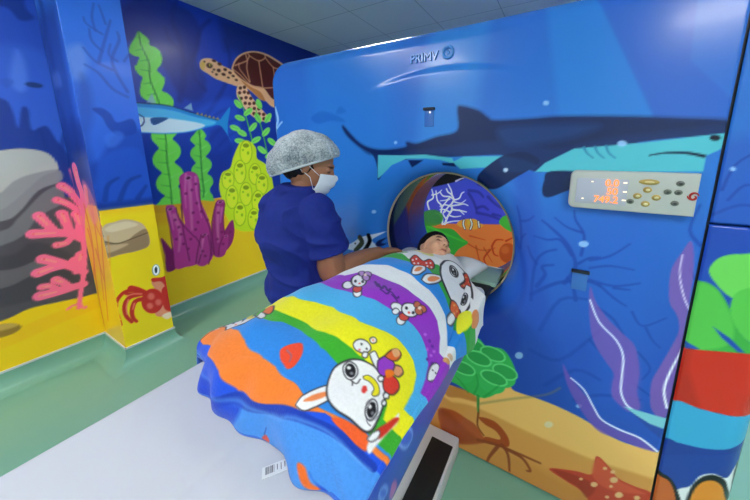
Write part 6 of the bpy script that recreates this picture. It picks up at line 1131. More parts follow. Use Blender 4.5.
['l','#28242c',1,[.003,.003,[(.273,.515),(.276,.507),(.275,.501),(.269,.499),(.26,.503),(.252,.512),(.244,.522),(.241,.531),(.243,.537),(.249,.537),(.258,.532),(.267,.524),(.273,.515)]]],
['p','#b48ac8',1,[(.29,.52),(.293,.512),(.291,.505),(.286,.502),(.278,.505),(.269,.512),(.263,.521),(.26,.53),(.262,.536),(.267,.537),(.276,.534),(.284,.527)]],
['l','#28242c',1,[.003,.003,[(.29,.52),(.293,.512),(.291,.505),(.286,.502),(.278,.505),(.269,.512),(.263,.521),(.26,.53),(.262,.536),(.267,.537),(.276,.534),(.284,.527),(.29,.52)]]],
['p','#b48ac8',1,[(.3,.497),(.304,.488),(.303,.481),(.297,.478),(.288,.481),(.279,.488),(.272,.497),(.269,.505),(.271,.511),(.277,.513),(.285,.51),(.293,.505)]],
['l','#28242c',1,[.004,.004,[(.3,.497),(.304,.488),(.303,.481),(.297,.478),(.288,.481),(.279,.488),(.272,.497),(.269,.505),(.271,.511),(.277,.513),(.285,.51),(.293,.505),(.3,.497)]]],
['p','#f0d8c0',1,[(.276,.514),(.279,.509),(.279,.505),(.278,.503),(.275,.504),(.271,.507),(.268,.511),(.265,.516),(.265,.52),(.266,.522),(.269,.521),(.273,.518)]],
['p','#f0eff0',1,[(.446,.455),(.446,.447),(.442,.438),(.436,.431),(.429,.427),(.422,.427),(.419,.432),(.419,.441),(.423,.451),(.429,.459),(.436,.463),(.443,.462)]],
['l','#28242c',1,[.002,.002,[(.446,.455),(.446,.447),(.442,.438),(.436,.431),(.429,.427),(.422,.427),(.419,.432),(.419,.441),(.423,.451),(.429,.459),(.436,.463),(.443,.462),(.446,.455)]]],
['p','#f0eff0',1,[(.469,.427),(.47,.417),(.468,.408),(.464,.404),(.459,.404),(.453,.41),(.45,.418),(.449,.428),(.451,.437),(.456,.442),(.461,.442),(.466,.436)]],
['l','#28242c',1,[.002,.002,[(.469,.427),(.47,.417),(.468,.408),(.464,.404),(.459,.404),(.453,.41),(.45,.418),(.449,.428),(.451,.437),(.456,.442),(.461,.442),(.466,.436),(.469,.427)]]],
['p','#d0483c',1,[(.469,.443),(.469,.435),(.466,.428),(.461,.424),(.456,.423),(.451,.427),(.448,.432),(.448,.44),(.451,.448),(.456,.452),(.462,.453),(.467,.449)]],
['l','#28242c',1,[.002,.002,[(.469,.443),(.469,.435),(.466,.428),(.461,.424),(.456,.423),(.451,.427),(.448,.432),(.448,.44),(.451,.448),(.456,.452),(.462,.453),(.467,.449),(.469,.443)]]],
['p','#f0eff0',1,[(.477,.481),(.476,.467),(.471,.455),(.463,.448),(.453,.447),(.444,.452),(.439,.463),(.439,.477),(.445,.491),(.454,.5),(.464,.501),(.472,.493)]],
['l','#28242c',1,[.003,.003,[(.477,.481),(.476,.467),(.471,.455),(.463,.448),(.453,.447),(.444,.452),(.439,.463),(.439,.477),(.445,.491),(.454,.5),(.464,.501),(.472,.493),(.477,.481)]]],
['p','#28242c',1,[(.452,.475),(.453,.472),(.453,.469),(.452,.466),(.45,.465),(.448,.465),(.447,.467),(.446,.47),(.446,.473),(.447,.475),(.448,.477),(.45,.476)]],
['p','#28242c',1,[(.471,.476),(.471,.473),(.471,.47),(.47,.468),(.469,.467),(.467,.467),(.466,.469),(.465,.472),(.465,.476),(.466,.478),(.467,.479),(.469,.478)]],
['p','#e84a40',1,[(.463,.466),(.463,.464),(.463,.462),(.463,.46),(.461,.459),(.46,.459),(.459,.46),(.458,.462),(.458,.465),(.459,.467),(.46,.468),(.462,.467)]],
['p','#c46a48',1,[(.475,.506),(.473,.499),(.469,.496),(.464,.495),(.459,.497),(.456,.503),(.455,.51),(.456,.516),(.46,.521),(.466,.521),(.47,.518),(.474,.512)]],
['l','#28242c',1,[.002,.002,[(.475,.506),(.473,.499),(.469,.496),(.464,.495),(.459,.497),(.456,.503),(.455,.51),(.456,.516),(.46,.521),(.466,.521),(.47,.518),(.474,.512),(.475,.506)]]],
['p','#c46a48',1,[(.488,.507),(.487,.5),(.483,.496),(.478,.495),(.473,.498),(.47,.503),(.469,.51),(.471,.517),(.475,.521),(.48,.522),(.484,.519),(.488,.514)]],
['l','#28242c',1,[.002,.002,[(.488,.507),(.487,.5),(.483,.496),(.478,.495),(.473,.498),(.47,.503),(.469,.51),(.471,.517),(.475,.521),(.48,.522),(.484,.519),(.488,.514),(.488,.507)]]],
['p','#c46a48',1,[(.485,.489),(.483,.483),(.479,.479),(.474,.478),(.47,.481),(.467,.486),(.466,.493),(.467,.499),(.471,.503),(.476,.504),(.481,.501),(.484,.496)]],
['l','#28242c',1,[.002,.002,[(.485,.489),(.483,.483),(.479,.479),(.474,.478),(.47,.481),(.467,.486),(.466,.493),(.467,.499),(.471,.503),(.476,.504),(.481,.501),(.484,.496),(.485,.489)]]],
['p','#f0d8c0',1,[(.476,.508),(.476,.505),(.476,.501),(.475,.498),(.473,.497),(.471,.497),(.469,.499),(.469,.503),(.469,.506),(.47,.509),(.472,.511),(.474,.51)]],
['p','#f0eff0',1,[(.443,.442),(.444,.437),(.444,.43),(.442,.424),(.438,.42),(.435,.419),(.431,.421),(.43,.426),(.43,.432),(.432,.439),(.436,.443),(.44,.444)]],
['l','#28242c',1,[.002,.002,[(.443,.442),(.444,.437),(.444,.43),(.442,.424),(.438,.42),(.435,.419),(.431,.421),(.43,.426),(.43,.432),(.432,.439),(.436,.443),(.44,.444),(.443,.442)]]],
['l','#4a1a78',1,[.007,.007,[(.346,.477),(.372,.45),(.366,.476),(.387,.458),(.386,.476)]]],
['l','#4a1a78',1,[.005,.005,[(.373,.443),(.393,.444),(.394,.464),(.415,.463),(.418,.475)]]],
['l','#4a1a78',1,[.008,.008,[(.329,.487),(.359,.455)]]],
['l','#4a1a78',1,[.005,.005,[(.403,.457),(.422,.459)]]],
['p','#c46ae0',1,[(.521,.443),(.521,.44),(.521,.437),(.52,.434),(.519,.432),(.517,.432),(.516,.434),(.515,.436),(.515,.439),(.516,.442),(.518,.444),(.519,.445)]],
['p','#6a22a0',1,[(.534,.441),(.535,.438),(.535,.435),(.534,.432),(.532,.43),(.531,.43),(.53,.431),(.529,.433),(.529,.437),(.53,.44),(.531,.442),(.533,.442)]],
['p','#c46ae0',1,[(.54,.415),(.541,.413),(.541,.41),(.54,.407),(.538,.406),(.537,.405),(.536,.406),(.535,.408),(.536,.411),(.536,.414),(.538,.416),(.539,.416)]],
['p','#6a22a0',1,[(.544,.439),(.545,.436),(.545,.433),(.544,.43),(.542,.428),(.541,.427),(.54,.428),(.539,.431),(.539,.434),(.54,.437),(.542,.439),(.543,.44)]],
['p','#c46ae0',1,[(.552,.414),(.553,.411),(.552,.408),(.552,.406),(.55,.404),(.549,.404),(.548,.405),(.547,.407),(.548,.41),(.549,.413),(.55,.414),(.551,.415)]],
['p','#6a22a0',1,[(.55,.394),(.551,.391),(.55,.389),(.55,.386),(.548,.385),(.547,.385),(.546,.386),(.546,.388),(.546,.39),(.547,.393),(.548,.394),(.549,.395)]],
['p','#c46ae0',1,[(.552,.433),(.553,.43),(.553,.427),(.552,.424),(.551,.422),(.549,.422),(.548,.423),(.548,.425),(.548,.428),(.549,.431),(.55,.433),(.551,.434)]],
['p','#6a22a0',1,[(.561,.399),(.562,.396),(.561,.394),(.561,.391),(.559,.389),(.558,.389),(.557,.39),(.557,.393),(.557,.395),(.558,.398),(.559,.399),(.56,.4)]],
['p','#f0eff0',1,[(.561,.367),(.56,.387),(.565,.406),(.573,.404),(.579,.379),(.574,.352),(.567,.347)]],
['l','#28242c',1,[.002,.002,[(.561,.367),(.56,.387),(.565,.406),(.573,.404),(.579,.379),(.574,.352),(.567,.347),(.561,.367)]]],
['p','#28242c',1,[(.567,.381),(.567,.38),(.567,.378),(.566,.377),(.566,.376),(.565,.376),(.565,.377),(.565,.378),(.565,.379),(.565,.381),(.566,.381),(.566,.381)]],
['p','#28242c',1,[(.574,.382),(.574,.38),(.574,.379),(.573,.378),(.573,.377),(.572,.377),(.572,.378),(.571,.379),(.571,.381),(.572,.382),(.572,.382),(.573,.382)]],
['p','#e0a060',1,[(.592,.443),(.594,.44),(.592,.434),(.587,.427),(.582,.424),(.578,.426),(.575,.43),(.574,.435),(.575,.439),(.578,.442),(.582,.442),(.588,.443)]],
['p','#d8b090',1,[(.598,.469),(.6,.466),(.599,.461),(.596,.454),(.59,.448),(.585,.446),(.581,.449),(.579,.454),(.58,.458),(.583,.461),(.588,.464),(.593,.467)]],
['p','#f0eff0',1,[(.38,.618),(.367,.66),(.363,.708),(.378,.726),(.401,.688),(.403,.644),(.392,.618)]],
['l','#28242c',1,[.004,.004,[(.38,.618),(.367,.66),(.363,.708),(.378,.726),(.401,.688),(.403,.644),(.392,.618),(.38,.618)]]],
['p','#f08a50',1,[(.382,.637),(.377,.678),(.384,.696),(.395,.658)]],
['p','#f0eff0',1,[(.418,.625),(.414,.657),(.425,.703),(.443,.74),(.454,.721),(.453,.678),(.439,.635)]],
['l','#28242c',1,[.004,.004,[(.418,.625),(.414,.657),(.425,.703),(.443,.74),(.454,.721),(.453,.678),(.439,.635),(.418,.625)]]],
['p','#f08a50',1,[(.427,.658),(.432,.697),(.447,.721),(.446,.678),(.435,.651)]],
['p','#d8301c',1,[(.32,.73),(.313,.783),(.344,.767),(.36,.765),(.366,.808),(.395,.782),(.406,.731),(.382,.716),(.371,.706),(.358,.678)]],
['l','#28242c',1,[.005,.005,[(.32,.73),(.313,.783),(.344,.767),(.36,.765),(.366,.808),(.395,.782),(.406,.731),(.382,.716),(.371,.706),(.358,.678),(.32,.73)]]],
['p','#f0eff0',1,[(.333,.733),(.335,.728),(.336,.724),(.335,.721),(.334,.72),(.331,.722),(.329,.727),(.327,.731),(.326,.735),(.326,.738),(.328,.739),(.33,.737)]],
['p','#f0eff0',1,[(.336,.756),(.338,.751),(.339,.747),(.338,.744),(.337,.744),(.334,.745),(.332,.749),(.331,.753),(.33,.757),(.33,.76),(.332,.76),(.334,.759)]],
['p','#f0eff0',1,[(.359,.724),(.361,.718),(.362,.713),(.362,.709),(.361,.708),(.358,.711),(.356,.716),(.353,.722),(.352,.727),(.353,.73),(.354,.731),(.356,.728)]],
['p','#f0eff0',1,[(.352,.706),(.354,.7),(.355,.695),(.355,.692),(.353,.692),(.351,.694),(.349,.698),(.346,.704),(.345,.71),(.345,.713),(.347,.713),(.349,.711)]],
['p','#f0eff0',1,[(.374,.76),(.376,.756),(.376,.751),(.376,.748),(.375,.747),(.373,.748),(.37,.752),(.369,.757),(.368,.761),(.369,.764),(.37,.765),(.372,.764)]],
['p','#f0eff0',1,[(.382,.78),(.383,.776),(.384,.771),(.383,.768),(.382,.767),(.38,.768),(.378,.771),(.377,.775),(.377,.779),(.377,.782),(.379,.784),(.38,.783)]],
['p','#f0eff0',1,[(.399,.753),(.4,.749),(.401,.744),(.401,.74),(.4,.738),(.398,.739),(.396,.742),(.394,.747),(.393,.752),(.394,.755),(.395,.757),(.397,.756)]],
['p','#f0eff0',1,[(.388,.738),(.39,.733),(.391,.728),(.391,.724),(.39,.723),(.388,.724),(.385,.728),(.384,.733),(.383,.738),(.383,.741),(.384,.743),(.386,.742)]],
['p','#f0eff0',1,[(.407,.818),(.403,.89),(.42,.933),(.451,.944),(.482,.929),(.521,.87),(.551,.781),(.558,.709),(.55,.669),(.527,.673),(.504,.673),(.473,.7),(.439,.747)]],
['l','#28242c',1,[.008,.008,[(.407,.818),(.403,.89),(.42,.933),(.451,.944),(.482,.929),(.521,.87),(.551,.781),(.558,.709),(.55,.669),(.527,.673),(.504,.673),(.473,.7),(.439,.747),(.407,.818)]]],
['p','#f0eff0',1,[(.45,.895),(.458,.886),(.463,.871),(.464,.854),(.462,.84),(.455,.834),(.446,.837),(.438,.847),(.432,.861),(.43,.877),(.433,.89),(.441,.897)]],
['l','#28242c',1,[.006,.006,[(.45,.895),(.458,.886),(.463,.871),(.464,.854),(.462,.84),(.455,.834),(.446,.837),(.438,.847),(.432,.861),(.43,.877),(.433,.89),(.441,.897),(.45,.895)]]],
['p','#15131a',1,[(.449,.888),(.455,.88),(.459,.869),(.461,.857),(.458,.847),(.453,.842),(.447,.845),(.44,.852),(.435,.863),(.434,.875),(.437,.884),(.442,.889)]],
['p','#f0eff0',1,[(.443,.88),(.444,.878),(.445,.874),(.446,.87),(.445,.867),(.444,.865),(.442,.865),(.44,.867),(.439,.87),(.439,.874),(.44,.878),(.441,.88)]],
['p','#7a7a84',1,[(.453,.866),(.455,.864),(.456,.86),(.456,.856),(.455,.852),(.454,.85),(.452,.85),(.451,.853),(.45,.857),(.45,.86),(.45,.864),(.452,.866)]],
['p','#f0eff0',1,[(.537,.763),(.54,.741),(.539,.726),(.534,.72),(.528,.725),(.522,.739),(.517,.76),(.513,.783),(.514,.802),(.518,.809),(.525,.803),(.532,.786)]],
['l','#28242c',1,[.005,.005,[(.537,.763),(.54,.741),(.539,.726),(.534,.72),(.528,.725),(.522,.739),(.517,.76),(.513,.783),(.514,.802),(.518,.809),(.525,.803),(.532,.786),(.537,.763)]]],
['p','#15131a',1,[(.534,.763),(.536,.746),(.536,.734),(.533,.729),(.528,.733),(.523,.745),(.519,.761),(.517,.779),(.517,.793),(.52,.798),(.525,.793),(.53,.78)]],
['p','#f0eff0',1,[(.523,.774),(.523,.77),(.523,.767),(.522,.765),(.52,.766),(.519,.769),(.517,.774),(.517,.778),(.517,.782),(.518,.783),(.52,.782),(.522,.779)]],
['p','#7a7a84',1,[(.535,.751),(.535,.747),(.535,.743),(.534,.742),(.532,.743),(.53,.746),(.529,.75),(.529,.754),(.529,.758),(.531,.759),(.532,.758),(.534,.755)]],
['p','#e2472c',1,[(.471,.911),(.475,.947),(.496,.925),(.521,.87),(.499,.875),(.499,.833),(.488,.816),(.485,.89)]],
['l','#28242c',1,[.005,.005,[(.471,.911),(.475,.947),(.496,.925),(.521,.87),(.499,.875),(.499,.833),(.488,.816),(.485,.89),(.471,.911)]]],
['p','#f0b060',1,[(.483,.922),(.484,.918),(.484,.914),(.483,.91),(.482,.908),(.481,.907),(.48,.909),(.48,.912),(.48,.916),(.48,.92),(.481,.923),(.482,.923)]],
['p','#f0b060',1,[(.5,.908),(.501,.904),(.501,.901),(.5,.899),(.498,.899),(.497,.9),(.496,.902),(.495,.906),(.495,.909),(.496,.912),(.497,.912),(.499,.911)]],
['p','#f0b060',1,[(.494,.859),(.495,.855),(.495,.851),(.495,.847),(.494,.843),(.493,.842),(.492,.844),(.491,.847),(.491,.852),(.491,.857),(.492,.859),(.493,.86)]],
['p','#e8622c',1,[(.504,.673),(.515,.695),(.538,.684),(.549,.642),(.533,.628),(.518,.628)]],
['l','#28242c',1,[.004,.004,[(.504,.673),(.515,.695),(.538,.684),(.549,.642),(.533,.628),(.518,.628),(.504,.673)]]],
['p','#f0eff0',1,[(.526,.58),(.524,.623),(.537,.627),(.542,.577),(.534,.561)]],
['l','#28242c',1,[.003,.003,[(.526,.58),(.524,.623),(.537,.627),(.542,.577),(.534,.561),(.526,.58)]]],
['p','#f4d070',1,[(.517,.677),(.517,.675),(.517,.672),(.517,.669),(.517,.666),(.516,.665),(.515,.666),(.515,.669),(.514,.672),(.515,.675),(.515,.677),(.516,.679)]],
['p','#f4d070',1,[(.53,.675),(.53,.672),(.53,.669),(.53,.666),(.529,.664),(.528,.663),(.528,.663),(.527,.666),(.527,.669),(.527,.672),(.528,.675),(.529,.676)]],
['p','#f4d070',1,[(.529,.645),(.53,.643),(.53,.64),(.529,.636),(.529,.634),(.528,.633),(.527,.634),(.527,.636),(.527,.639),(.527,.642),(.528,.645),(.528,.646)]],
['p','#f0ee20',1,[(.543,.659),(.556,.693),(.578,.686),(.592,.648),(.588,.589),(.574,.553),(.553,.6)]],
['p','#eceaea',1,[(.546,.786),(.568,.757),(.606,.715),(.587,.666),(.56,.724)]],
['p','#f09050',1,[(.578,.7),(.609,.728),(.633,.724),(.618,.66),(.596,.631)]],
['p','#f0eff0',1,[(-.01,.082),(-.006,.109),(-.011,.139),(0,.147),(-.004,.128),(-.009,.097),(-.011,.079)]],
['l','#28242c',1,[.002,.002,[(-.01,.082),(-.006,.109),(-.011,.139),(0,.147),(-.004,.128),(-.009,.097),(-.011,.079),(-.01,.082)]]],
['p','#f08a50',1,[(-.01,.102),(-.006,.126),(-.01,.146),(-.006,.123)]],
['p','#e4e0e0',1,[(-.001,.145),(-.009,.17),(.047,.17),(.137,.202),(.072,.22),(.086,.223),(.17,.202),(.165,.178),(.125,.163),(.078,.132)]],
['l','#28242c',1,[.004,.004,[(-.001,.145),(-.009,.17),(.047,.17),(.137,.202),(.072,.22),(.086,.223),(.17,.202),(.165,.178),(.125,.163),(.078,.132),(-.001,.145)]]],
['p','#28242c',1,[(.05,.158),(.059,.155),(.061,.154),(.055,.153),(.043,.154),(.029,.16),(.015,.167),(-.01,.181),(-.01,.182),(-.011,.184),(.018,.171),(.034,.164)]],
['p','#28242c',1,[(-.011,.201),(.028,.179),(.028,.178),(.026,.177),(-.011,.195),(.035,.17),(-.003,.19),(-.011,.195),(.067,.164),(-.012,.198),(.01,.188),(.043,.173)]],
['p','#28242c',1,[(.132,.185),(.134,.184),(.133,.183),(.129,.182),(.124,.181),(.116,.181),(.108,.18),(.101,.18),(.1,.181),(.105,.183),(.115,.186),(.125,.186)]],
['p','#28242c',1,[(.126,.2),(.135,.198),(.136,.196),(.131,.196),(.12,.195),(.104,.194),(.091,.192),(.082,.191),(.081,.193),(.086,.195),(.096,.198),(.109,.201)]],
['p','#e23a34',1,[(.114,.169),(.116,.168),(.115,.167),(.111,.165),(.106,.162),(.099,.16),(.09,.158),(.085,.158),(.085,.159),(.089,.162),(.1,.166),(.108,.168)]],
['p','#e4d048',.9,[(.065,.19),(.071,.208),(.165,.202),(.157,.191)]],
['p','#e86a2c',1,[(.135,.232),(.112,.256),(.134,.269),(.172,.251),(.176,.232)]],
['l','#28242c',1,[.005,.005,[(.135,.232),(.112,.256),(.134,.269),(.172,.251),(.176,.232),(.135,.232)]]],
['p','#f0eff0',1,[(.167,.204),(.123,.235),(.178,.225),(.197,.202)]],
['l','#28242c',1,[.003,.003,[(.167,.204),(.123,.235),(.178,.225),(.197,.202),(.167,.204)]]],
['p','#1746cc',.9,[(-.079,.029),(-.161,.025),(.249,.036),(.288,.037),(.289,.023),(.271,.003),(.235,.001),(-.2,.002),(.129,.001)],.012],
['p','#f0702c',1,[(.463,.034),(.477,.034),(.49,.014),(.507,.003),(.493,.001),(.479,.009)],.002],
['p','#1c3ec0',.8,[(.484,.03),(.496,.015),(.522,.001),(.507,.002)],.002],
['p','#e04a34',.9,[(.349,.002),(.357,.011),(.368,.008),(.368,.001),(.358,0)],.002],
['l','#283a90',.8,[.002,.002,[(.354,.011),(.358,.024)]]]],
}

# ================================================================ camera
def setup_camera():
    V1, V2, V3 = np.array([567, 152.]), np.array([-125, 150.]), np.array([401, 1711.])   # where the room's three directions meet
    M = np.array([V2 - V3, V1 - V3]); P = np.linalg.solve(M, np.array([(V2 - V3) @ V1, (V1 - V3) @ V2]))
    f = math.sqrt(-(V1 - P) @ (V2 - P))
    def u(v):
        d = np.array([v[0] - P[0], v[1] - P[1], f]); return d / np.linalg.norm(d)
    R = np.array([-u(V2), u(V1), -u(V3)])
    cam = bpy.data.cameras.new('camera'); o = bpy.data.objects.new('camera', cam); C.objects.link(o)
    m = Matrix([[R[i][0], -R[i][1], -R[i][2], 0] for i in range(3)] + [[0, 0, 0, 1]])
    m.translation = (0, 0, 1.5); o.matrix_world = m
    cam.sensor_width = 36; cam.lens = f / 750 * 36; cam.shift_x = (375 - P[0]) / 750; cam.shift_y = (P[1] - 250) / 750
    cam.clip_start = 0.02
    bpy.context.scene.camera = o
setup_camera()

# ================================================================ materials
M_front = printed('printed_scanner_film', 0.22, 0.42, 0.08, vary=0.03, vscale=3, gain=1.2)
M_wall = printed('printed_wall_film', 0.34, 0.35, 0.03, vary=0.05, vscale=5, gain=1.42)
M_tside = printed('printed_table_film', 0.35)
M_cloth = printed('plush_cloth', 0.9, 0.15, 0, bump=0.6, bscale=260, bdist=0.0025, sheen=0.15, vary=0.10, vscale=160, gain=0.92)
M_skin = printed('skin', 0.5, 0.4, 0, bump=0.08, bscale=300, vary=0.06, vscale=40, sss=0.06)
M_floor = plain('green_vinyl', '#7fb39c', 0.28, 0.45, vary=0.06, vscale=3)
M_ceil_name = 'ceiling_tile'
M_plaster = plain('pale_plaster', '#c9d6dc', 0.6)
M_white = plain('white_trim', '#d9dee0', 0.4)
M_shell = plain('blue_shell', '#2c66c0', 0.3, coat=0.3)
M_dark = plain('dark_gap', '#0a0f24', 0.5)
M_bore = plain('bore_lining', '#0e1738', 0.16, 0.6, coat=0.5)
M_bore2 = plain('bore_lining_blue', '#1d3c7c', 0.3, 0.5, vary=0.3, vscale=6)
M_tblue = plain('table_blue', '#2a45a8', 0.4)
M_bring = plain('beige_ring', '#b3a183', 0.35)
M_pad = plain('white_vinyl_pad', '#bdbfc8', 0.55, 0.35, vary=0.03, vscale=6, bump=0.15, bscale=9, bdist=0.01)
M_lgrey = plain('light_grey_plastic', '#d6d6dc', 0.45, vary=0.02)
M_rubber = plain('black_rubber', '#15161c', 0.6, bump=0.3, bscale=150, bdist=0.001)
M_gg = plain('grey_green_mat', '#7f9a90', 0.4)
M_panel = plain('panel_grey', '#b9bbb6', 0.4)
M_screen = plain('screen', '#b4b6c6', 0.25, coat=0.3)
M_digit = glow('orange_digits', '#ff7e30', 0.8)
M_gold = plain('gold_button', '#b59a52', 0.35)
M_btn = plain('grey_button', '#6c7068', 0.4)
M_red = plain('red_mark', '#b8241c', 0.4)
M_shirt = plain('navy_scrub_cloth', '#1a2a80', 0.8, 0.25, vary=0.12, vscale=60, bump=0.25, bscale=420, bdist=0.001, sheen=0.0)
M_jean = plain('blue_denim', '#5f7fae', 0.9, 0.2, vary=0.35, vscale=70, bump=0.4, bscale=500, bdist=0.001)
M_shoe = plain('shoe', '#e4e4e8', 0.6)
M_mask = plain('mask_paper', '#e4e8f0', 0.8, 0.2, bump=0.15, bscale=300, bdist=0.0008)
M_hair = plain('black_hair', '#120d0e', 0.6, 0.3, bump=0.6, bscale=180, bdist=0.002)
M_sheet = plain('white_sheet', '#d8dae2', 0.8, 0.2, bump=0.2, bscale=40, bdist=0.004)

def cap_material():
    m, nt, b = new_mat('net_cap')
    tc = nt.nodes.new('ShaderNodeTexCoord'); v = nt.nodes.new('ShaderNodeTexNoise'); v.inputs['Scale'].default_value = 170; v.inputs['Detail'].default_value = 3
    w = nt.nodes.new('ShaderNodeTexNoise'); w.inputs['Scale'].default_value = 14; w.inputs['Detail'].default_value = 2
    nt.links.new(tc.outputs['Object'], v.inputs['Vector']); nt.links.new(tc.outputs['Object'], w.inputs['Vector'])
    ad = nt.nodes.new('ShaderNodeMath'); ad.operation = 'ADD'; nt.links.new(v.outputs['Fac'], ad.inputs[0]); nt.links.new(w.outputs['Fac'], ad.inputs[1])
    r = nt.nodes.new('ShaderNodeValToRGB'); r.color_ramp.elements[0].position = 0.36; r.color_ramp.elements[1].position = 0.66
    hf = nt.nodes.new('ShaderNodeMath'); hf.operation = 'MULTIPLY'; hf.inputs[1].default_value = 0.5; nt.links.new(ad.outputs[0], hf.inputs[0])
    r.color_ramp.elements[0].color = rgba('#66717a'); r.color_ramp.elements[1].color = rgba('#d3d9dd')
    nt.links.new(hf.outputs[0], r.inputs['Fac']); nt.links.new(r.outputs['Color'], b.inputs['Base Color'])
    b.inputs['Roughness'].default_value = 0.8
    bp = nt.nodes.new('ShaderNodeBump'); bp.inputs['Strength'].default_value = 0.5; bp.inputs['Distance'].default_value = 0.002
    nt.links.new(v.outputs['Fac'], bp.inputs['Height']); nt.links.new(bp.outputs['Normal'], b.inputs['Normal'])
    return m
M_cap = cap_material()

def ceiling_material():
    m, nt, b = new_mat('ceiling_tile')
    tc = nt.nodes.new('ShaderNodeTexCoord'); mp = nt.nodes.new('ShaderNodeMapping')
    mp.inputs['Location'].default_value = (2.46, -2.29, 0)
    br = nt.nodes.new('ShaderNodeTexBrick'); br.offset = 0.0; br.squash = 1.0
    br.inputs['Scale'].default_value = 1.0; br.inputs['Brick Width'].default_value = 0.61; br.inputs['Row Height'].default_value = 0.60
    br.inputs['Mortar Size'].default_value = 0.004; br.inputs['Mortar Smooth'].default_value = 0.4; br.inputs['Bias'].default_value = -0.2
    br.inputs['Color1'].default_value = rgba('#d8dde1'); br.inputs['Color2'].default_value = rgba('#dee2e5'); br.inputs['Mortar'].default_value = rgba('#979ea6')
    nt.links.new(tc.outputs['Object'], mp.inputs['Vector']); nt.links.new(mp.outputs['Vector'], br.inputs['Vector'])
    nt.links.new(br.outputs['Color'], b.inputs['Base Color']); b.inputs['Roughness'].default_value = 0.8
    return m
M_ceil = ceiling_material()

# ================================================================ room
ZC = 2.75
XR, YB, YF = 2.3, 3.3, -2.6
def plane_grid(name, o, du, dv, nu, nv, uvfn, art, base, h, mat, flip=False):
    a, b = np.meshgrid(np.linspace(0, 1, nu), np.linspace(0, 1, nv))
    P = np.array(o)[None, None, :] + a[..., None] * np.array(du) + b[..., None] * np.array(dv)
    me, used = grid_mesh(P, flip)
    V = P.reshape(-1, 3)[used]
    set_colours(me, paint(uvfn(V), base, ART[art], h))
    ob = link(name, me, mat, None, smooth=False); return tag(ob, kind='structure')
def slab(name, lo, hi, mat):
    return tag(box_obj(name, lo, hi, mat, None, bev=0), kind='structure')

fl = slab('floor', (-3.2, YF, -0.1), (XR, YB + 0.1, 0.0), M_floor)
slab('ceiling', (-3.2, YF, ZC), (XR, YB + 0.1, ZC + 0.1), M_ceil)
yz = lambda V: V[:, [1, 2]]; xz = lambda V: V[:, [0, 2]]
# printed wall on the west side, with a boxed-in pillar standing out of it
plane_grid('wall_west', (-2.99, YF, 0), (0, YB - YF, 0), (0, 0, ZC), 650, 345, yz, 'wall_west', '#1c3fb0', 0.008, M_wall)
def pillar():
    y0, y1, xf, xw = 0.63, 0.915, -2.60, -2.985
    o1 = plane_grid('pillar_front', (xf, y0, 0), (0, y1 - y0, 0), (0, 0, ZC), 60, 560, yz, 'pillar_front', '#2a58c0', 0.005, M_wall)
    o2 = plane_grid('pillar_side', (xw, y0, 0), (xf - xw, 0, 0), (0, 0, ZC), 80, 560, xz, 'pillar_side', '#2a58c0', 0.005, M_wall)
    bm = bmesh.new(); bm.from_mesh(o1.data)
    at = bm.verts.layers.float_color.get('print')
    bm.from_mesh(o2.data)
    # far return and top are plain blue
    vs = [bm.verts.new(p) for p in ((xf, y1, 0), (xw, y1, 0), (xw, y1, ZC), (xf, y1, ZC))]
    for v in vs: v[at] = (0.03, 0.09, 0.4, 1)
    bm.faces.new(vs)
    bmesh.ops.remove_doubles(bm, verts=bm.verts, dist=1e-5)
    me = mesh_of(bm); 
    ob = link('wall_pillar', me, M_wall, None, smooth=False); tag(ob, kind='structure')
    for o in (o1, o2): bpy.data.objects.remove(o, do_unlink=True)
pillar()
plane_grid('wall_north', (-2.99, YB, 0), (2.99 + XR, 0, 0), (0, 0, ZC), 700, 360, xz, 'wall_north', '#2c4fb4', 0.0076, M_wall)
slab('wall_east', (XR, YF, 0), (XR + 0.1, YB + 0.1, ZC), M_plaster)
slab('wall_south', (-3.2, YF - 0.1, 0), (XR + 0.1, YF, ZC), M_plaster)

# green vinyl coved up the wall, white bead along its top
def cove(name, path, hgt=0.12, r=0.11):
    """path on the wall foot; the cove hollows out towards the room (left of the path direction is the wall)"""
    prof = [(0.004, hgt), (0.004, r)] + [(r - r * math.cos(t) + 0.004 * math.cos(t), r - r * math.sin(t) + 0.0015) for t in np.linspace(0, pi / 2, 9)]
    bm = bmesh.new(); n = len(path); rows = []
    for i, p in enumerate(path):
        p = Vector((p[0], p[1], 0)); d0 = (p - Vector((*path[i - 1], 0))).normalized() if i else None
        d1 = (Vector((*path[i + 1], 0)) - p).normalized() if i < n - 1 else None
        d0 = d0 or d1; d1 = d1 or d0
        n0 = Vector((d0.y, -d0.x, 0)); n1 = Vector((d1.y, -d1.x, 0)); m = n0 + n1; m = m / (m.length_squared / 2) if m.length > 0.1 else n0
        rows.append([bm.verts.new((p.x + m.x * a, p.y + m.y * a, z)) for a, z in prof])
    for i in range(n - 1):
        for k in range(len(prof) - 1):
            bm.faces.new((rows[i][k], rows[i][k + 1], rows[i + 1][k + 1], rows[i + 1][k]))
    o = link(name, mesh_of(bm), M_floor, None, smooth=True); sharp_by_angle(o.data, 50); return tag(o, kind='structure')
def bead(name, path, z=0.125):
    bm = bmesh.new()
    for a, b in zip(path[:-1], path[1:]):
        lo = (min(a[0], b[0]) - 0.001, min(a[1], b[1]) - 0.005, z - 0.007); hi = (max(a[0], b[0]) + 0.007, max(a[1], b[1]) + 0.001, z + 0.007)
        if a[1] == b[1]: lo = (lo[0], a[1] - 0.007 if a[1] < 0.8 else a[1] - 0.001, lo[2]); hi = (hi[0], a[1] + 0.001 if a[1] < 0.8 else a[1] + 0.007, hi[2])
        box(bm, lo, hi)
    return tag(link(name, mesh_of(bm), M_white, None, smooth=False), kind='structure')
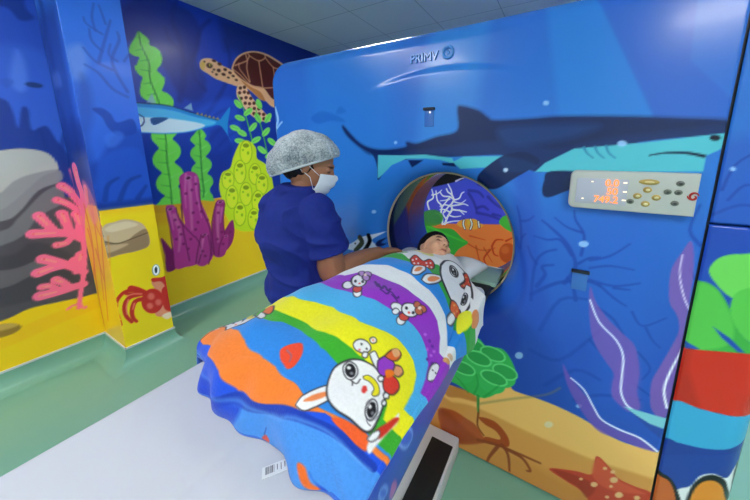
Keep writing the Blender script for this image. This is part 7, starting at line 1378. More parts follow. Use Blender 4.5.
foot = [(-2.99, YF), (-2.99, 0.63), (-2.60, 0.63), (-2.60, 0.915), (-2.99, 0.915), (-2.99, YB)]
cove('baseboard_west', foot); bead('trim_1', foot)

# ================================================================ ceiling lights (recessed square panels, some added for brightness)
M_lamp = glow('lamp_diffuser', '#fffdf6', 16.0)
def ceiling_light(x, y, sx, sy, label):
    t = empty('ceiling_light', (x, y, ZC)); tag(t, label, 'ceiling light', 'recessed ceiling lights')
    bm = bmesh.new()
    for lo, hi in (((x - sx - .02, y - sy - .02), (x + sx + .02, y - sy)), ((x - sx - .02, y + sy), (x + sx + .02, y + sy + .02)), ((x - sx - .02, y - sy), (x - sx, y + sy)), ((x + sx, y - sy), (x + sx + .02, y + sy))):
        box(bm, (*lo, ZC - 0.012), (*hi, ZC + 0.001))
    link('frame', mesh_of(bm), M_white, t, smooth=False)
    box_obj('diffuser', (x - sx, y - sy, ZC - 0.007), (x + sx, y + sy, ZC), M_lamp, t, bev=0)
for args in [(-1.66, -1.65, .28, .28, 'square recessed ceiling light behind the camera, nearest the mural wall'),
             (1.08, -1.50, .30, .24, 'square recessed ceiling light behind the camera on the right'),
             (-1.86, -0.55, .28, .20, 'added recessed light between mural wall and table, brightening the wall'),  # unseen panel, there to give the mural wall more light
             (1.08, -0.45, .30, .24, 'added recessed light right of the camera, brightening the right of the scanner'),  # unseen panel put in to light the right half of the scanner
             (1.00, 2.10, .35, .30, 'added recessed light behind the scanner, brightening the wall seen through the bore'),  # unseen panel added to lift the dark wall behind the bore
             (-1.42, 1.92, .24, .18, 'added recessed light behind the scanner top, brightening the rear wall and top edge')]:  # unseen panel added for the rear wall, placed to streak the top edge
    ceiling_light(*args)

# ================================================================ scanner
ZT = 2.01; XL, XS, XE = -1.60, 0.396, 0.61
RC = 0.13; RE = 0.07
scan = empty('ct_scanner', (BX, 1.5, 0)); tag(scan, 'large ct scanner wrapped in an underwater shark mural around a round bore', 'medical scanner')
def out_dist(x, z):
    """distance inside the rounded outline"""
    dl, dr, dt = x - XL, XE - x, ZT - z
    d = np.minimum(np.minimum(dl, dr), dt)
    for sx, cx in ((-1, XL + RC), (1, XE - RC)):
        inc = ((x - cx) * sx > 0) & (z > ZT - RC)
        d = np.where(inc, RC - np.hypot(x - cx, z - (ZT - RC)), d)
    return d
def face_y(x, z):
    d = np.clip(out_dist(x, z), 0, RE)
    y = FY + RE - np.sqrt(np.clip(RE ** 2 - (RE - d) ** 2, 0, None))
    rho = np.hypot(x - BX, z - BZ); w = 0.10
    k = np.clip((BR + w - rho) / w, 0, 1)
    y = y + 0.08 * (1 - np.sqrt(1 - k * k * 0.999))
    line = 1.825 - 0.05 * ((x + 0.50) / 0.35) ** 2
    y = y + 0.006 * sstep(0, 0.03, z - line) * np.exp(-((x + 0.50) / 0.30) ** 4)
    return y
def front_piece(name, x0, x1, z0, z1, art, hx, edge_r=0.006):
    nx = int((x1 - x0) / hx) + 1; nz = int((z1 - z0) / hx) + 1
    X, Z = np.meshgrid(np.linspace(x0, x1, nx), np.linspace(z0, z1, nz))
    cx = (X[:-1, :-1] + X[1:, 1:]) / 2; cz = (Z[:-1, :-1] + Z[1:, 1:]) / 2
    keep = (out_dist(cx, cz) > 0) & (np.hypot(cx - BX, cz - BZ) > BR)
    # pull the ragged border onto the true outline
    used = np.zeros(X.shape, int)
    used[:-1, :-1] += keep; used[1:, :-1] += keep; used[:-1, 1:] += keep; used[1:, 1:] += keep
    rho = np.hypot(X - BX, Z - BZ)
    snap = (used > 0) & (used < 4) & (rho < BR + 2 * hx)
    X2 = np.where(snap, BX + (X - BX) / np.maximum(rho, 1e-6) * BR, X); Z2 = np.where(snap, BZ + (Z - BZ) / np.maximum(rho, 1e-6) * BR, Z)
    for sx, cxx in ((-1, XL + RC), (1, XE - RC)):
        r = np.hypot(X - cxx, Z - (ZT - RC)); s = (used > 0) & (used < 4) & ((X - cxx) * sx > 0) & (Z > ZT - RC) & (r > RC - 2 * hx)
        X2 = np.where(s, cxx + (X - cxx) / np.maximum(r, 1e-6) * RC, X2); Z2 = np.where(s, ZT - RC + (Z - ZT + RC) / np.maximum(r, 1e-6) * RC, Z2)
    Y = face_y(X2, Z2)
    # panel edges are softened where panels meet
    for d in (x1 - X2, z1 - Z2, X2 - x0, Z2 - z0):
        q = np.clip(d, 0, edge_r); inner = (d < edge_r)
        if (d is not None): Y = Y + np.where(inner, edge_r - np.sqrt(np.clip(edge_r ** 2 - (edge_r - q) ** 2, 0, None)), 0)
    me, us = grid_mesh(np.stack([X2, Y, Z2], -1), False, keep)
    V = coords(me)
    set_colours(me, paint(V[:, [0, 2]], '#2c66c0', ART[art], hx))
    return link(name, me, M_front, scan)
front_piece('front_cover', XL, XS, 0.012, ZT, 'scanner_front', 0.0042)
front_piece('side_cover', XS + 0.007, XE, 0.012, 1.284, 'scanner_side', 0.0042)
front_piece('upper_side_cover', XS + 0.007, XE, 1.289, ZT, 'scanner_side', 0.0042)
def shell():
    y0, y1 = FY + RE, 1.75
    pts = [(XE, 0.0)]
    pts += [(XE - RC + RC * cos(a), ZT - RC + RC * sin(a)) for a in np.linspace(0, pi / 2, 13)]
    pts += [(XL + RC + RC * cos(a), ZT - RC + RC * sin(a)) for a in np.linspace(pi / 2, pi, 13)]
    pts += [(XL, 0.0)]
    n = 96; ins = [(BX + 0.335 * cos(2 * pi * k / n), BZ + 0.335 * sin(2 * pi * k / n)) for k in range(n)]
    def on_outline(k):
        a = 2 * pi * k / n; d = Vector((cos(a), sin(a))); best = None
        P = pts
        for i in range(len(P)):
            p, q = Vector(P[i - 1]), Vector(P[i]); e = q - p; w = Vector((BX, BZ))
            den = d.x * e.y - d.y * e.x
            if abs(den) < 1e-9: continue
            t = ((p.x - w.x) * e.y - (p.y - w.y) * e.x) / den; u = ((p.x - w.x) * d.y - (p.y - w.y) * d.x) / den
            if t > 0 and -1e-6 <= u <= 1 + 1e-6: best = t if best is None else min(best, t)
        return (BX + d.x * best, BZ + d.y * best)
    outl = [on_outline(k) for k in range(n)]
    bm = bmesh.new()
    def ring(p, y): return [bm.verts.new((a, y, b)) for a, b in p]
    i0, o0, o1, i1 = ring(ins, y0 + 0.012), ring(outl, y0 + 0.0), ring(outl, y1), ring(ins, y1)
    for A, B in ((i0, o0), (o0, o1), (o1, i1)):
        for k in range(n): bm.faces.new((A[k], A[(k + 1) % n], B[(k + 1) % n], B[k]))
    o = link('rear_housing', mesh_of(bm), M_shell, scan); sharp_by_angle(o.data, 30)
shell()
def ring_surface(name, prof, mat, n=96):
    """profile of (radius, y) turned about the bore axis"""
    bm = bmesh.new(); rows = []
    for r, y in prof: rows.append([bm.verts.new((BX + r * cos(2 * pi * k / n), y, BZ + r * sin(2 * pi * k / n))) for k in range(n)])
    for i in range(len(rows) - 1):
        for k in range(n): bm.faces.new((rows[i][k], rows[i][(k + 1) % n], rows[i + 1][(k + 1) % n], rows[i + 1][k]))
    o = link(name, mesh_of(bm), mat, scan); sharp_by_angle(o.data, 40); return o
ring_surface('bore_lining', [(BR + .001, FY + 0.078), (BR - .003, FY + 0.085), (BR - .003, 1.50), (BR + .004, 1.505)], M_bore)
ring_surface('rear_bore_lining', [(BR + .004, 1.505), (BR + .006, 1.60), (BR + .012, 1.75)], M_bore2)
ring_surface('bore_rim', [(BR + .002, FY + 0.072), (BR - .002, FY + 0.068), (BR - .006, FY + 0.072), (BR - .006, FY + 0.080), (BR, FY + 0.084)], M_bring)
# dark gap between the covers
box_obj('cover_gap', (XS - 0.002, FY + 0.012, 0.01), (XS + 0.009, FY + 0.06, 1.95), M_dark, scan, bev=0)
box_obj('plinth', (XL + 0.05, FY + 0.03, 0.0), (XE - 0.05, FY + 0.09, 0.03), M_dark, scan, bev=0)

def text_mesh(body, size, ext, loc, rot, extra_bevel=0.0):
    cu = bpy.data.curves.new('txt', 'FONT'); cu.body = body; cu.size = size; cu.extrude = ext; cu.bevel_depth = extra_bevel; cu.align_x = 'CENTER'; cu.align_y = 'CENTER'
    o = bpy.data.objects.new('txt', cu); C.objects.link(o); o.location = loc; o.rotation_euler = rot
    bpy.context.view_layer.update()
    dg = bpy.context.evaluated_depsgraph_get()
    me = bpy.data.meshes.new_from_object(o.evaluated_get(dg)); me.transform(o.matrix_world); me.materials.clear()
    bpy.data.objects.remove(o, do_unlink=True); return me
# raised maker lettering with a round mark
def lettering():
    m = printed('raised_letter_film', 0.2, 0.5, 0.4)
    me = text_mesh('PRIMV', 0.048, 0.005, (-0.572, FY + 0.003, 1.893), (pi / 2, 0, 0), 0.001)
    bm = bmesh.new(); bm.from_mesh(me)
    n = 28; R1, R2 = 0.021, 0.006
    rings = []
    for i in range(n):
        a = 2 * pi * i / n
        rings.append([bm.verts.new((-0.464 + (R1 + R2 * cos(b)) * cos(a), FY + 0.002 + R2 * sin(b), 1.899 + (R1 + R2 * cos(b)) * sin(a))) for b in np.linspace(0, 2 * pi, 9)[:-1]])
    for i in range(n):
        for k in range(8): bm.faces.new((rings[i][k], rings[i][(k + 1) % 8], rings[(i + 1) % n][(k + 1) % 8], rings[(i + 1) % n][k]))
    ball(bm, (-0.464, FY + 0.002, 1.899), (0.008, 0.006, 0.008))
    me2 = mesh_of(bm); set_colours(me2, np.tile(lin(srgb('#4a90e0')), (len(me2.vertices), 1)))
    link('raised_lettering', me2, m, scan, smooth=False)
lettering()
def laser_window(x, z, w, hgt):
    o = box_obj('laser_window', (x - w / 2, FY - 0.003, z - hgt / 2), (x + w / 2, FY + 0.01, z + hgt / 2), plain('window_blue', '#3a70c4', 0.15, coat=0.5), scan, bev=0.002)
    box_obj('hood', (x - w / 2 - 0.004, FY - 0.012, z + hgt / 2 - 0.006), (x + w / 2 + 0.004, FY + 0.008, z + hgt / 2 + 0.005), M_dark, o, bev=0.002)
laser_window(-0.541, 1.645, 0.045, 0.075)
laser_window(0.085, 1.028, 0.05, 0.075)

def control_panel():
    x0, x1, z0, z1 = 0.020, 0.353, 1.308, 1.438; y0, y1 = FY - 0.035, FY + 0.003
    bm = bmesh.new(); box(bm, (x0, y0, z0), (x1, y1, z1))
    es = [e for e in bm.edges if abs(e.verts[0].co.y - e.verts[1].co.y) > 0.01 and e.verts[0].co.x < 0.1]
    bmesh.ops.bevel(bm, geom=es, offset=0.02, segments=6, profile=0.5, affect='EDGES')
    es = [e for e in bm.edges if all(abs(v.co.y - y0) < 1e-4 for v in e.verts)]
    bmesh.ops.bevel(bm, geom=es, offset=0.005, segments=3, profile=0.5, affect='EDGES')
    pan = link('control_panel', mesh_of(bm), M_panel, scan); sharp_by_angle(pan.data, 40)
    pan['label'] = 'light grey control panel with digits and buttons'
    box_obj('screen', (0.040, y0 - 0.0015, 1.327), (0.184, y0 + 0.004, 1.413), M_screen, pan, bev=0.001)
    for s, x, z in (('0.0', 0.140, 1.399), ('50', 0.143, 1.371), ('749.2', 0.128, 1.343)):
        link('digits', text_mesh(s, 0.031, 0.0006, (x, y0 - 0.0025, z), (pi / 2, 0, 0), 0.0003), M_digit, pan, smooth=False)
    mk_ = glow('pale_marks', '#ffe9c8', 0.6)
    for x, z in ((0.085, 1.402), (0.062, 1.343), (0.176, 1.402), (0.178, 1.373), (0.178, 1.345)):
        bm = bmesh.new(); box(bm, (x - 0.003 if x < .17 else x - 0.006, y0 - 0.003, z - 0.002), (x + 0.003 if x < .17 else x + 0.004, y0 - 0.001, z + 0.002))
        link('indicator_mark', mesh_of(bm), mk_, pan, smooth=False)
    def button(x, z, rx, rz, mat, inner=None):
        b = bmesh.new(); ball(b, (x, y0, z), (rx, 0.006, rz)); o = link('button', mesh_of(b), mat, pan)
        if inner:
            b = bmesh.new(); ball(b, (x, y0 - 0.0045, z), (rx * .5, 0.003, rz * .45)); link('button_mark', mesh_of(b), inner, o)
    button(0.235, 1.408, 0.026, 0.009, M_gold, plain('gold_light', '#d2bd84', 0.4))
    for x, z in ((0.234, 1.383), (0.211, 1.362), (0.258, 1.360), (0.234, 1.338)): button(x, z, 0.0115, 0.0095, M_gold, plain('pale_mark', '#d9cf9c', 0.4))
    for x, z in ((0.195, 1.343), (0.309, 1.407), (0.283, 1.380), (0.308, 1.380), (0.304, 1.346)): button(x, z, 0.010, 0.0085, M_btn, plain('dark_mark', '#3c4040', 0.4))
    # red spiral mark
    bm = bmesh.new()
    for ph in (0, pi):
        pts = [(0.342 + (0.013 - 0.0085 * k) * cos(ph + 4.2 * k), y0 - 0.001, 1.368 + (0.013 - 0.0085 * k) * sin(ph + 4.2 * k) + 0.004 * (1 - k)) for k in np.linspace(0, 1, 14)]
        tube(bm, pts, [0.001 + 0.0024 * sin(pi * k) for k in np.linspace(0, 1, 14)], 8)
    link('emblem', mesh_of(bm), M_red, pan)
control_panel()

# ================================================================ patient table
tab = empty('patient_table', (-0.515, 0.4, 0)); tag(tab, 'white padded scanner table with blue printed sides running into the bore', 'patient table')
TY0 = -0.75
def pad():
    x0, x1, z0, z1, y0, y1 = -0.797, -0.238, 0.885, PAD_Z, TY0, 1.095
    nx, ny = 90, 300; r = 0.022
    a = np.linspace(0, 1, nx); b = np.linspace(0, 1, ny)
    # cross-section running round the pad
    prof = [(x0, z0)]
    for t in np.linspace(pi, pi / 2, 8): prof.append((x0 + r + r * cos(t), z1 - r + r * sin(t)))
    for x in np.linspace(x0 + r, x1 - r, 60)[1:-1]: prof.append((x, z1))
    for t in np.linspace(pi / 2, 0, 8): prof.append((x1 - r + r * cos(t), z1 - r + r * sin(t)))
    prof.append((x1, z0))
    prof = np.array(prof); ys = np.linspace(y0, y1, ny)
    P = np.zeros((ny, len(prof), 3)); P[:, :, 0] = prof[None, :, 0]; P[:, :, 1] = ys[:, None]; P[:, :, 2] = prof[None, :, 1]
    top = P[:, :, 2] > z1 - 0.004
    xx, yy = P[:, :, 0], P[:, :, 1]
    P[:, :, 2] += np.where(top, -0.0035 * np.exp(-((xx - yy * 0.05 + 0.50) / 0.008) ** 2) - 0.003 * np.exp(-((xx + 0.10 * yy + 0.40) / 0.010) ** 2) + 0.0015 * np.sin(9 * yy + 14 * xx), 0)
    me, _ = grid_mesh(P, True)
    bm = bmesh.new(); bm.from_mesh(me)
    bmesh.ops.holes_fill(bm, edges=[e for e in bm.edges if e.is_boundary]); bmesh.ops.recalc_face_normals(bm, faces=bm.faces)
    link('pad', mesh_of(bm), M_pad, tab)
pad()
def table_sides():
    y0, y1 = TY0, 1.03
    for side, xo in ((1, -0.225), (-1, -0.808)):
        if side < 0: xo = -0.802
        prof = [(-0.013, 0.957), (-0.004, 0.955), (0.0, 0.948), (0.001, 0.92), (-0.002, 0.88), (-0.008, 0.845), (-0.018, 0.815), (-0.032, 0.797), (-0.06, 0.79), (-0.20, 0.79)]
        if side < 0: prof = [(0.006, 0.925)] + prof[3:]
        q = curve(prof, False, 6); ys = np.linspace(y0, y1, 480)
        P = np.zeros((len(ys), len(q), 3)); P[:, :, 0] = xo + side * q[None, :, 0]; P[:, :, 1] = ys[:, None]; P[:, :, 2] = q[None, :, 1]
        me, _ = grid_mesh(P, side > 0); V = coords(me)
        set_colours(me, paint(V[:, [1, 2]], '#2c4ab4', ART['table_side'], 0.004))
        o = link('table_side_cover', me, M_tside, tab)
        for y in (y0, y1):
            bm = bmesh.new(); bm.faces.new([bm.verts.new((xo + side * a, y, b)) for a, b in q])
            link('side_cover_end', mesh_of(bm), M_tblue, o, smooth=False)
table_sides()
box_obj('carriage', (-0.77, TY0 + 0.02, 0.80), (-0.26, 1.02, 0.886), M_lgrey, tab, 0.004)
box_obj('cradle', (-0.745, 1.01, 0.89), (-0.235, 1.40, 0.925), M_rubber, tab, 0.006)
o = box_obj('cradle_end_mat', (-0.755, 1.205, 0.918), (-0.216, 1.385, 0.940), M_gg, tab, 0.006)
box_obj('mat_edge', (-0.757, 1.378, 0.916), (-0.214, 1.388, 0.942), M_lgrey, o, 0.003)
box_obj('pedestal', (-0.68, -0.35, 0.08), (-0.545, 1.10, 0.80), M_lgrey, tab, 0.02)
box_obj('base_plate', (-0.69, -0.55, 0.0), (-0.340, 1.188, 0.085), M_lgrey, tab, 0.008)
box_obj('foot_pad', (-0.462, -0.50, 0.083), (-0.352, 1.125, 0.092), M_rubber, tab, 0.004)

# ================================================================ blanket
def blanket():
    nu, nv = 420, 470
    a, b = np.meshgrid(np.linspace(0, 1, nu), np.linspace(0, 1, nv))
    s, t = blanket_uv(a, b)
    P = blanket_point(s, t)
    me, used = grid_mesh(P, False)
    S = np.stack([s.ravel(), t.ravel()], 1)[used]
    set_colours(me, paint(S, '#eceaea', ART['blanket'], 0.003))
    rnd = np.array([noise.noise(Vector(p) * 22) for p in coords(me)[::1]])
    displace(me, lambda c, n: 0.0022 * rnd)
    o = link('blanket', me, M_cloth)
    tag(o, 'plush striped blanket with cartoon rabbits spread over the lying child', 'blanket')
    sol = o.modifiers.new('thickness', 'SOLIDIFY'); sol.thickness = 0.005; sol.offset = 1
    # rolled blue hem
    def hem(name, aa, bb, r, mat):
        ss, tt = blanket_uv(np.array(aa), np.array(bb)); Q = blanket_point(ss, tt)
        bm = bmesh.new(); tube(bm, [tuple(p) for p in Q], r, 8); link(name, mesh_of(bm), mat, o)
    mh = plain('hem_blue', '#2c62c8', 0.9, sheen=0.3, bump=0.5, bscale=200)
    hem('hem', np.linspace(0, 1, 220), np.zeros(220), 0.005, mh)
    # care tag on the pad
    bm = bmesh.new()
    d = Vector((-0.60, -0.80, 0)).normalized(); c0 = Vector((-0.405, 0.270, PAD_Z + 0.0015)); sd = Vector((d.y, -d.x, 0))
    c0 = Vector(tag_at[0]); d = (Vector(tag_at[1]) - c0); L = d.length; d.normalize(); sd = Vector((-d.y, d.x, 0))
    def quad(u0, u1, v0, v1, z, lift=0):
        return bm.faces.new([bm.verts.new(c0 + d * u + sd * v + Vector((0, 0, z))) for u, v in ((u0, v0), (u1, v0), (u1, v1), (u0, v1))])
    w = 0.010
    r = bmesh.ops.create_cube(bm, size=1); 
    for v in r['verts']: v.co = c0 + d * ((v.co.x + .5) * L) + sd * (v.co.y * w * 2) + Vector((0, 0, (v.co.z + .5) * 0.0015))
    for i in range(7): quad(L * .62 + i * 0.0022, L * .62 + i * 0.0022 + (0.0014 if i % 3 else 0.0008), -w * .75, w * .55, 0.0022)
    for i in range(4): quad(L * .15 + i * .006, L * .15 + i * .006 + .0012, -w * .6, w * (.6 - .2 * (i % 2)), 0.0022)
    me = mesh_of(bm); g = link('care_tag', me, plain('tag_white', '#d6d8dc', 0.7), o, smooth=False)
    me.materials.append(plain('tag_print', '#4c4c58', 0.7))
    for p in me.polygons: p.material_index = 0 if p.index < 6 else 1
    g['label'] = 'white care tag with printed bars'
tag_at = [(-0.372, 0.268, PAD_Z + 0.001), (-0.402, 0.228, PAD_Z + 0.001)]
blanket()

# ================================================================ people
def frame(fwd, up):
    f = Vector(fwd).normalized(); u = Vector(up); u = (u - f * u.dot(f)).normalized(); l = u.cross(f)
    return Matrix((f, l, u)).transposed()
def head_pieces(bm, c, R, k=1.0, child=False):
    c = Vector(c)
    def el(p, r, rot=None): ball(bm, c + R @ (Vector(p) * k), tuple(x * k for x in r), R @ rot if rot else R)
    el((-0.012, 0, 0.030), (0.094, 0.074, 0.084))
    el((0.022, 0, -0.020), (0.068, 0.061, 0.088))
    el((0.040, 0, -0.070), (0.045, 0.045, 0.036))
    el((0.066, 0, -0.094), (0.018, 0.020, 0.015))           # chin
    el((0.078, 0, 0.022), (0.016, 0.045, 0.012))            # brow
    for s in (-1, 1):
        el((0.066, s * 0.034, -0.028), (0.022, 0.022, 0.020))   # cheek
        el((-0.004, s * 0.073, -0.014), (0.018, 0.007, 0.028))  # ear
        el((-0.010, s * 0.078, -0.008), (0.012, 0.005, 0.018))
        el((0.076, s * 0.030, 0.002), (0.012, 0.014, 0.008))   # eyelid
    from mathutils import Euler
    for t in np.linspace(0, 1, 5): el((0.084 + 0.018 * t, 0, 0.012 - 0.038 * t), (0.010 + 0.002 * t,) * 3)
    for s in (-1, 1): el((0.092, s * 0.010, -0.030), (0.010, 0.008, 0.007))
    el((0.086, 0, -0.056), (0.011, 0.022, 0.006)); el((0.084, 0, -0.068), (0.011, 0.019, 0.006))
def hand_pieces(bm, wrist, fwd, palm, side, k=1.0, curl=0.5):
    """five fingers on a palm; palm = direction the palm faces, side = where the thumb is"""
    w = Vector(wrist); f = Vector(fwd).normalized(); n = Vector(palm).normalized(); n = (n - f * n.dot(f)).normalized(); s = f.cross(n).normalized()
    if s.dot(Vector(side)) < 0: s = -s
    loft(bm, [(w - f * .01 * k, s, n, .026 * k, .019 * k), (w + f * .02 * k, s, n, .031 * k, .016 * k), (w + f * .05 * k, s, n, .038 * k, .014 * k), (w + f * .080 * k, s, n, .040 * k, .012 * k), (w + f * .090 * k, s, n, .036 * k, .009 * k)], 20)
    for i, L in enumerate((.070, .078, .073, .058)):
        b = w + f * (.078 - .004 * abs(i - 1)) * k + s * (.029 - .0195 * i) * k
        d = (f + s * (.10 - .08 * i)).normalized(); p = [b]; r = [.0095 * k]; a = curl * .35
        for j, seg in enumerate((.42, .32, .26)):
            dd = (d * cos(a) + n * sin(a)).normalized(); p.append(p[-1] + dd * L * seg * k); r.append((.009 - .0011 * j) * k); a += curl * .55
        limb(bm, p, r, 10)
    b = w + f * .018 * k + s * .026 * k
    d = (f * .65 + s * .75 + n * .2).normalized()
    limb(bm, [b, b + d * .034 * k, b + (d * .055 + f * .012) * k, b + (d * .070 + f * .034 + n * .006) * k], [.0135 * k, .012 * k, .0105 * k, .009 * k], 10)
def skin_paint(co, base, spots):
    """spots: (centre, frame, radii, colour, strength)"""
    col = np.tile(srgb(base), (len(co), 1))
    for c, R, r, h, a in spots:
        q = (co - np.array(c)) @ np.array(R) / np.array(r)
        k = (a * np.exp(-(q ** 2).sum(1) ** 1.5))[:, None]
        col = col * (1 - k) + srgb(h) * k
    return lin(col)
def face_spots(c, R, k, lip, brow, closed=True):
    S = []; c = Vector(c)
    def add(p, r, h, a): S.append((tuple(c + R @ (Vector(p) * k)), [list(x) for x in R], tuple(x * k for x in r), h, a))
    for s in (-1, 1):
        add((0.090, s * 0.031, 0.020), (0.02, 0.018, 0.0042), brow, .9)
        add((0.094, s * 0.031, -0.001), (0.02, 0.0145, 0.0034), '#1a1010', .95)
        add((0.09, s * 0.031, 0.002), (0.02, 0.019, 0.012), '#6a3f30', .35)
        add((0.10, s * 0.008, -0.034), (0.012, 0.003, 0.0025), '#3a1a14', .8)
    add((0.094, 0, -0.061), (0.02, 0.021, 0.009), lip, .8); add((0.097, 0, -0.062), (0.02, 0.019, 0.0018), '#4a1c1c', .8)
    return S

# ---------------------------------------------------------------- the technician
F2 = Vector((0.60, 0.80, 0)); S2 = Vector((0.80, -0.60, 0))      # facing, and her right hand side
UP = Vector((0, 0, 1))
HC = Vector((-0.898, 0.838, 1.452)); HR = frame((0.72, 0.58, -0.42), (0.25, 0.22, 1))
def technician():
    P = Vector((-0.953, 0.795, 0.88)); W_ = Vector((-0.947, 0.808, 1.00)); CH = Vector((-0.953, 0.795, 1.15)); UC = Vector((-0.950, 0.800, 1.285)); NB = Vector((-0.935, 0.815, 1.360))
    RS = UC + S2 * 0.140 + F2 * 0.06 - UP * 0.008; LS = UC - S2 * 0.150 + F2 * 0.02
    RE_ = Vector((-0.768, 0.808, 1.022)); RW = Vector((-0.718, 1.045, 1.040))
    LE = Vector((-1.085, 0.985, 1.04)); LW = Vector((-0.955, 1.03, 0.95))
    sp = (F2 * 0.9 + UP * -0.15)
    bm = bmesh.new()
    torso = [(P - UP * .06, S2, F2, .150, .105), (P, S2, F2, .165, .118), (W_, S2, F2, .140, .105), (CH, S2, F2, .150, .108), (UC - UP * .03, S2, F2, .158, .098), (UC + UP * .025, S2, F2, .140, .075), (NB, S2, F2, .075, .058)]
    loft(bm, torso)
    limb(bm, [NB - UP * .03, NB + (HC - NB) * .35, HC + HR @ Vector((-.02, 0, -.05))], [.050, .048, .052])
    head_pieces(bm, HC, HR, 0.98)
    limb(bm, [RS, RS.lerp(RE_, .5), RE_, RE_.lerp(RW, .35), RE_.lerp(RW, .75), RW], [.060, .058, .053, .053, .042, .030])
    limb(bm, [LS, LS.lerp(LE, .5), LE, LE.lerp(LW, .35), LW], [.056, .050, .042, .042, .028])
    hand_pieces(bm, RW, Vector((0.045, 0.12, -0.002)), Vector((0.1, 0, -1)), Vector((-1, 0.2, 0)), 0.95, 0.45)
    hand_pieces(bm, LW, Vector((0.6, 0.25, -0.75)), Vector((0.5, -0.3, -0.3)), Vector((0.2, -1, 0)), 0.92, 0.6)
    for s in (1, -1):
        H = P + S2 * (.085 * s) - UP * .05; K = P + S2 * (.095 * s) - UP * .43 + F2 * .03; A = P + S2 * (.10 * s) - UP * .80 - F2 * .01
        limb(bm, [H, H.lerp(K, .5), K, K.lerp(A, .3), A], [.085, .075, .056, .055, .038])
        limb(bm, [A, A - UP * .045 + F2 * .02, A - UP * .05 + F2 * .15], [.036, .030, .022])
    me = fuse(bm, 0.0036, 5)
    co = coords(me)
    sp = face_spots(HC, HR, 0.98, '#8a4a44', '#1a1210')
    sp += [((tuple(RE_ + Vector((0.03, -0.03, -0.01)))), [[1, 0, 0], [0, 1, 0], [0, 0, 1]], (.03, .03, .02), '#5a3426', .6)]
    set_colours(me, skin_paint(co, '#a87254', sp))
    body = link('person', me, M_skin)
    tag(body, 'woman in navy scrubs, net cap and face mask leaning over the table', 'person')
    # scrub top
    bm = bmesh.new()
    loft(bm, [(P + UP * .035, S2, F2, .172, .136), (P + UP * .07, S2, F2, .172, .136), (W_, S2, F2, .166, .136), (W_ + UP * .07, S2, F2, .168, .140), (CH, S2, F2, .180, .148), (UC - UP * .03, S2, F2, .184, .140), (UC + UP * .022, S2, F2, .166, .112), (UC + UP * .055, S2, F2, .120, .088), (NB - UP * .004, S2, F2, .090, .082), (NB + UP * .008, S2, F2, .078, .070)], 32)
    ball(bm, UC - F2 * .045 + UP * .0, (.09, .09, .07))
    e = RS.lerp(RE_, .62)
    tube(bm, [RS + (RS - e) * .12, RS, RS.lerp(e, .4), RS.lerp(e, .8), e], [.045, .070, .074, .076, .078], 24)
    ball(bm, RS, .071)
    e = LS.lerp(LE, .62); tube(bm, [LS, LS.lerp(e, .5), e], [.066, .068, .070], 24); ball(bm, LS, .066)
    me = fuse(bm, 0.0045, 6)
    def folds(c, n):
        out = np.zeros(len(c))
        for i, p in enumerate(c):
            v = Vector(p)
            a = noise.noise(Vector((v.x * 7, v.y * 7, v.z * 13 + v.x * 6))); b = noise.noise(Vector((v.x * 16 + 3, v.y * 16, v.z * 26)))
            r = 1 - abs(noise.noise(Vector((v.x * 5 + v.z * 8, v.y * 5 + 9, v.z * 4 - v.x * 5)))) * 3
            out[i] = 0.009 * a + 0.005 * b + 0.010 * max(0, r) ** 2
        return out
    displace(me, folds)
    top = link('scrub_top', me, M_shirt, body)
    # thin sleeve and hem stitching
    def band(name, c, ax, r1, r2, up, mat, par, rad=.0035):
        bm = bmesh.new(); ax = Vector(ax).normalized(); b = ax.cross(up).normalized() if ax.cross(up).length > .1 else ax.orthogonal().normalized(); d = ax.cross(b)
        pts = [Vector(c) + b * r1 * cos(a) + d * r2 * sin(a) for a in np.linspace(0, 2 * pi, 33)]
        tube(bm, pts, rad, 6); link(name, mesh_of(bm), mat, par)
    band('sleeve_hem', RS.lerp(RE_, .60), RE_ - RS, .078, .078, UP, M_shirt, top)
    # jeans
    bm = bmesh.new()
    loft(bm, [(P - UP * .09, S2, F2, .165, .120), (P - UP * .02, S2, F2, .174, .126), (P + UP * .05, S2, F2, .165, .118)], 28)
    for s in (1, -1):
        H = P + S2 * (.085 * s) - UP * .05; K = P + S2 * (.095 * s) - UP * .43 + F2 * .03; A = P + S2 * (.10 * s) - UP * .78 - F2 * .01
        limb(bm, [H, H.lerp(K, .5), K, K.lerp(A, .4), A], [.096, .084, .066, .064, .056])
    me = fuse(bm, 0.006, 4)
    displace(me, lambda c, n: np.array([0.006 * noise.noise(Vector(p) * 14) for p in c]))
    link('jeans', me, M_jean, body)
    for s in (1, -1):
        A = P + S2 * (.10 * s) - UP * .80
        bm = bmesh.new(); q = Vector((A.x, A.y, 0))
        loft(bm, [(q - F2 * .055 + UP * .035, S2, UP, .030, .034), (q - F2 * .03 + UP * .05, S2, UP, .038, .050), (q + F2 * .04 + UP * .045, S2, UP, .042, .045), (q + F2 * .11 + UP * .032, S2, UP, .046, .032), (q + F2 * .17 + UP * .024, S2, UP, .036, .024), (q + F2 * .185 + UP * .022, S2, UP, .018, .014)], 20)
        link('shoe', mesh_of(bm), M_shoe, body)
    # hair at the nape and temple
    bm = bmesh.new()
    for p, r in (((-.030, 0, .012), (.086, .080, .085)), ((-.050, 0, -.035), (.056, .064, .055))): ball(bm, HC + HR @ Vector(p), r, HR)
    me = fuse(bm, 0.004, 3); displace(me, lambda c, n: np.array([0.004 * noise.noise(Vector(p) * 60) for p in c]))
    link('hair', me, M_hair, body)
    # net cap: a loose bag sagging behind the head, gathered by an elastic band
    ax = Vector((0.092, 0, 0.080)); bx = Vector((-0.125, 0, -0.110)); mid = (ax + bx) / 2
    fx = (ax - bx).normalized(); nrm = Vector((-fx.z, 0, fx.x)); rl = (ax - bx).length / 2
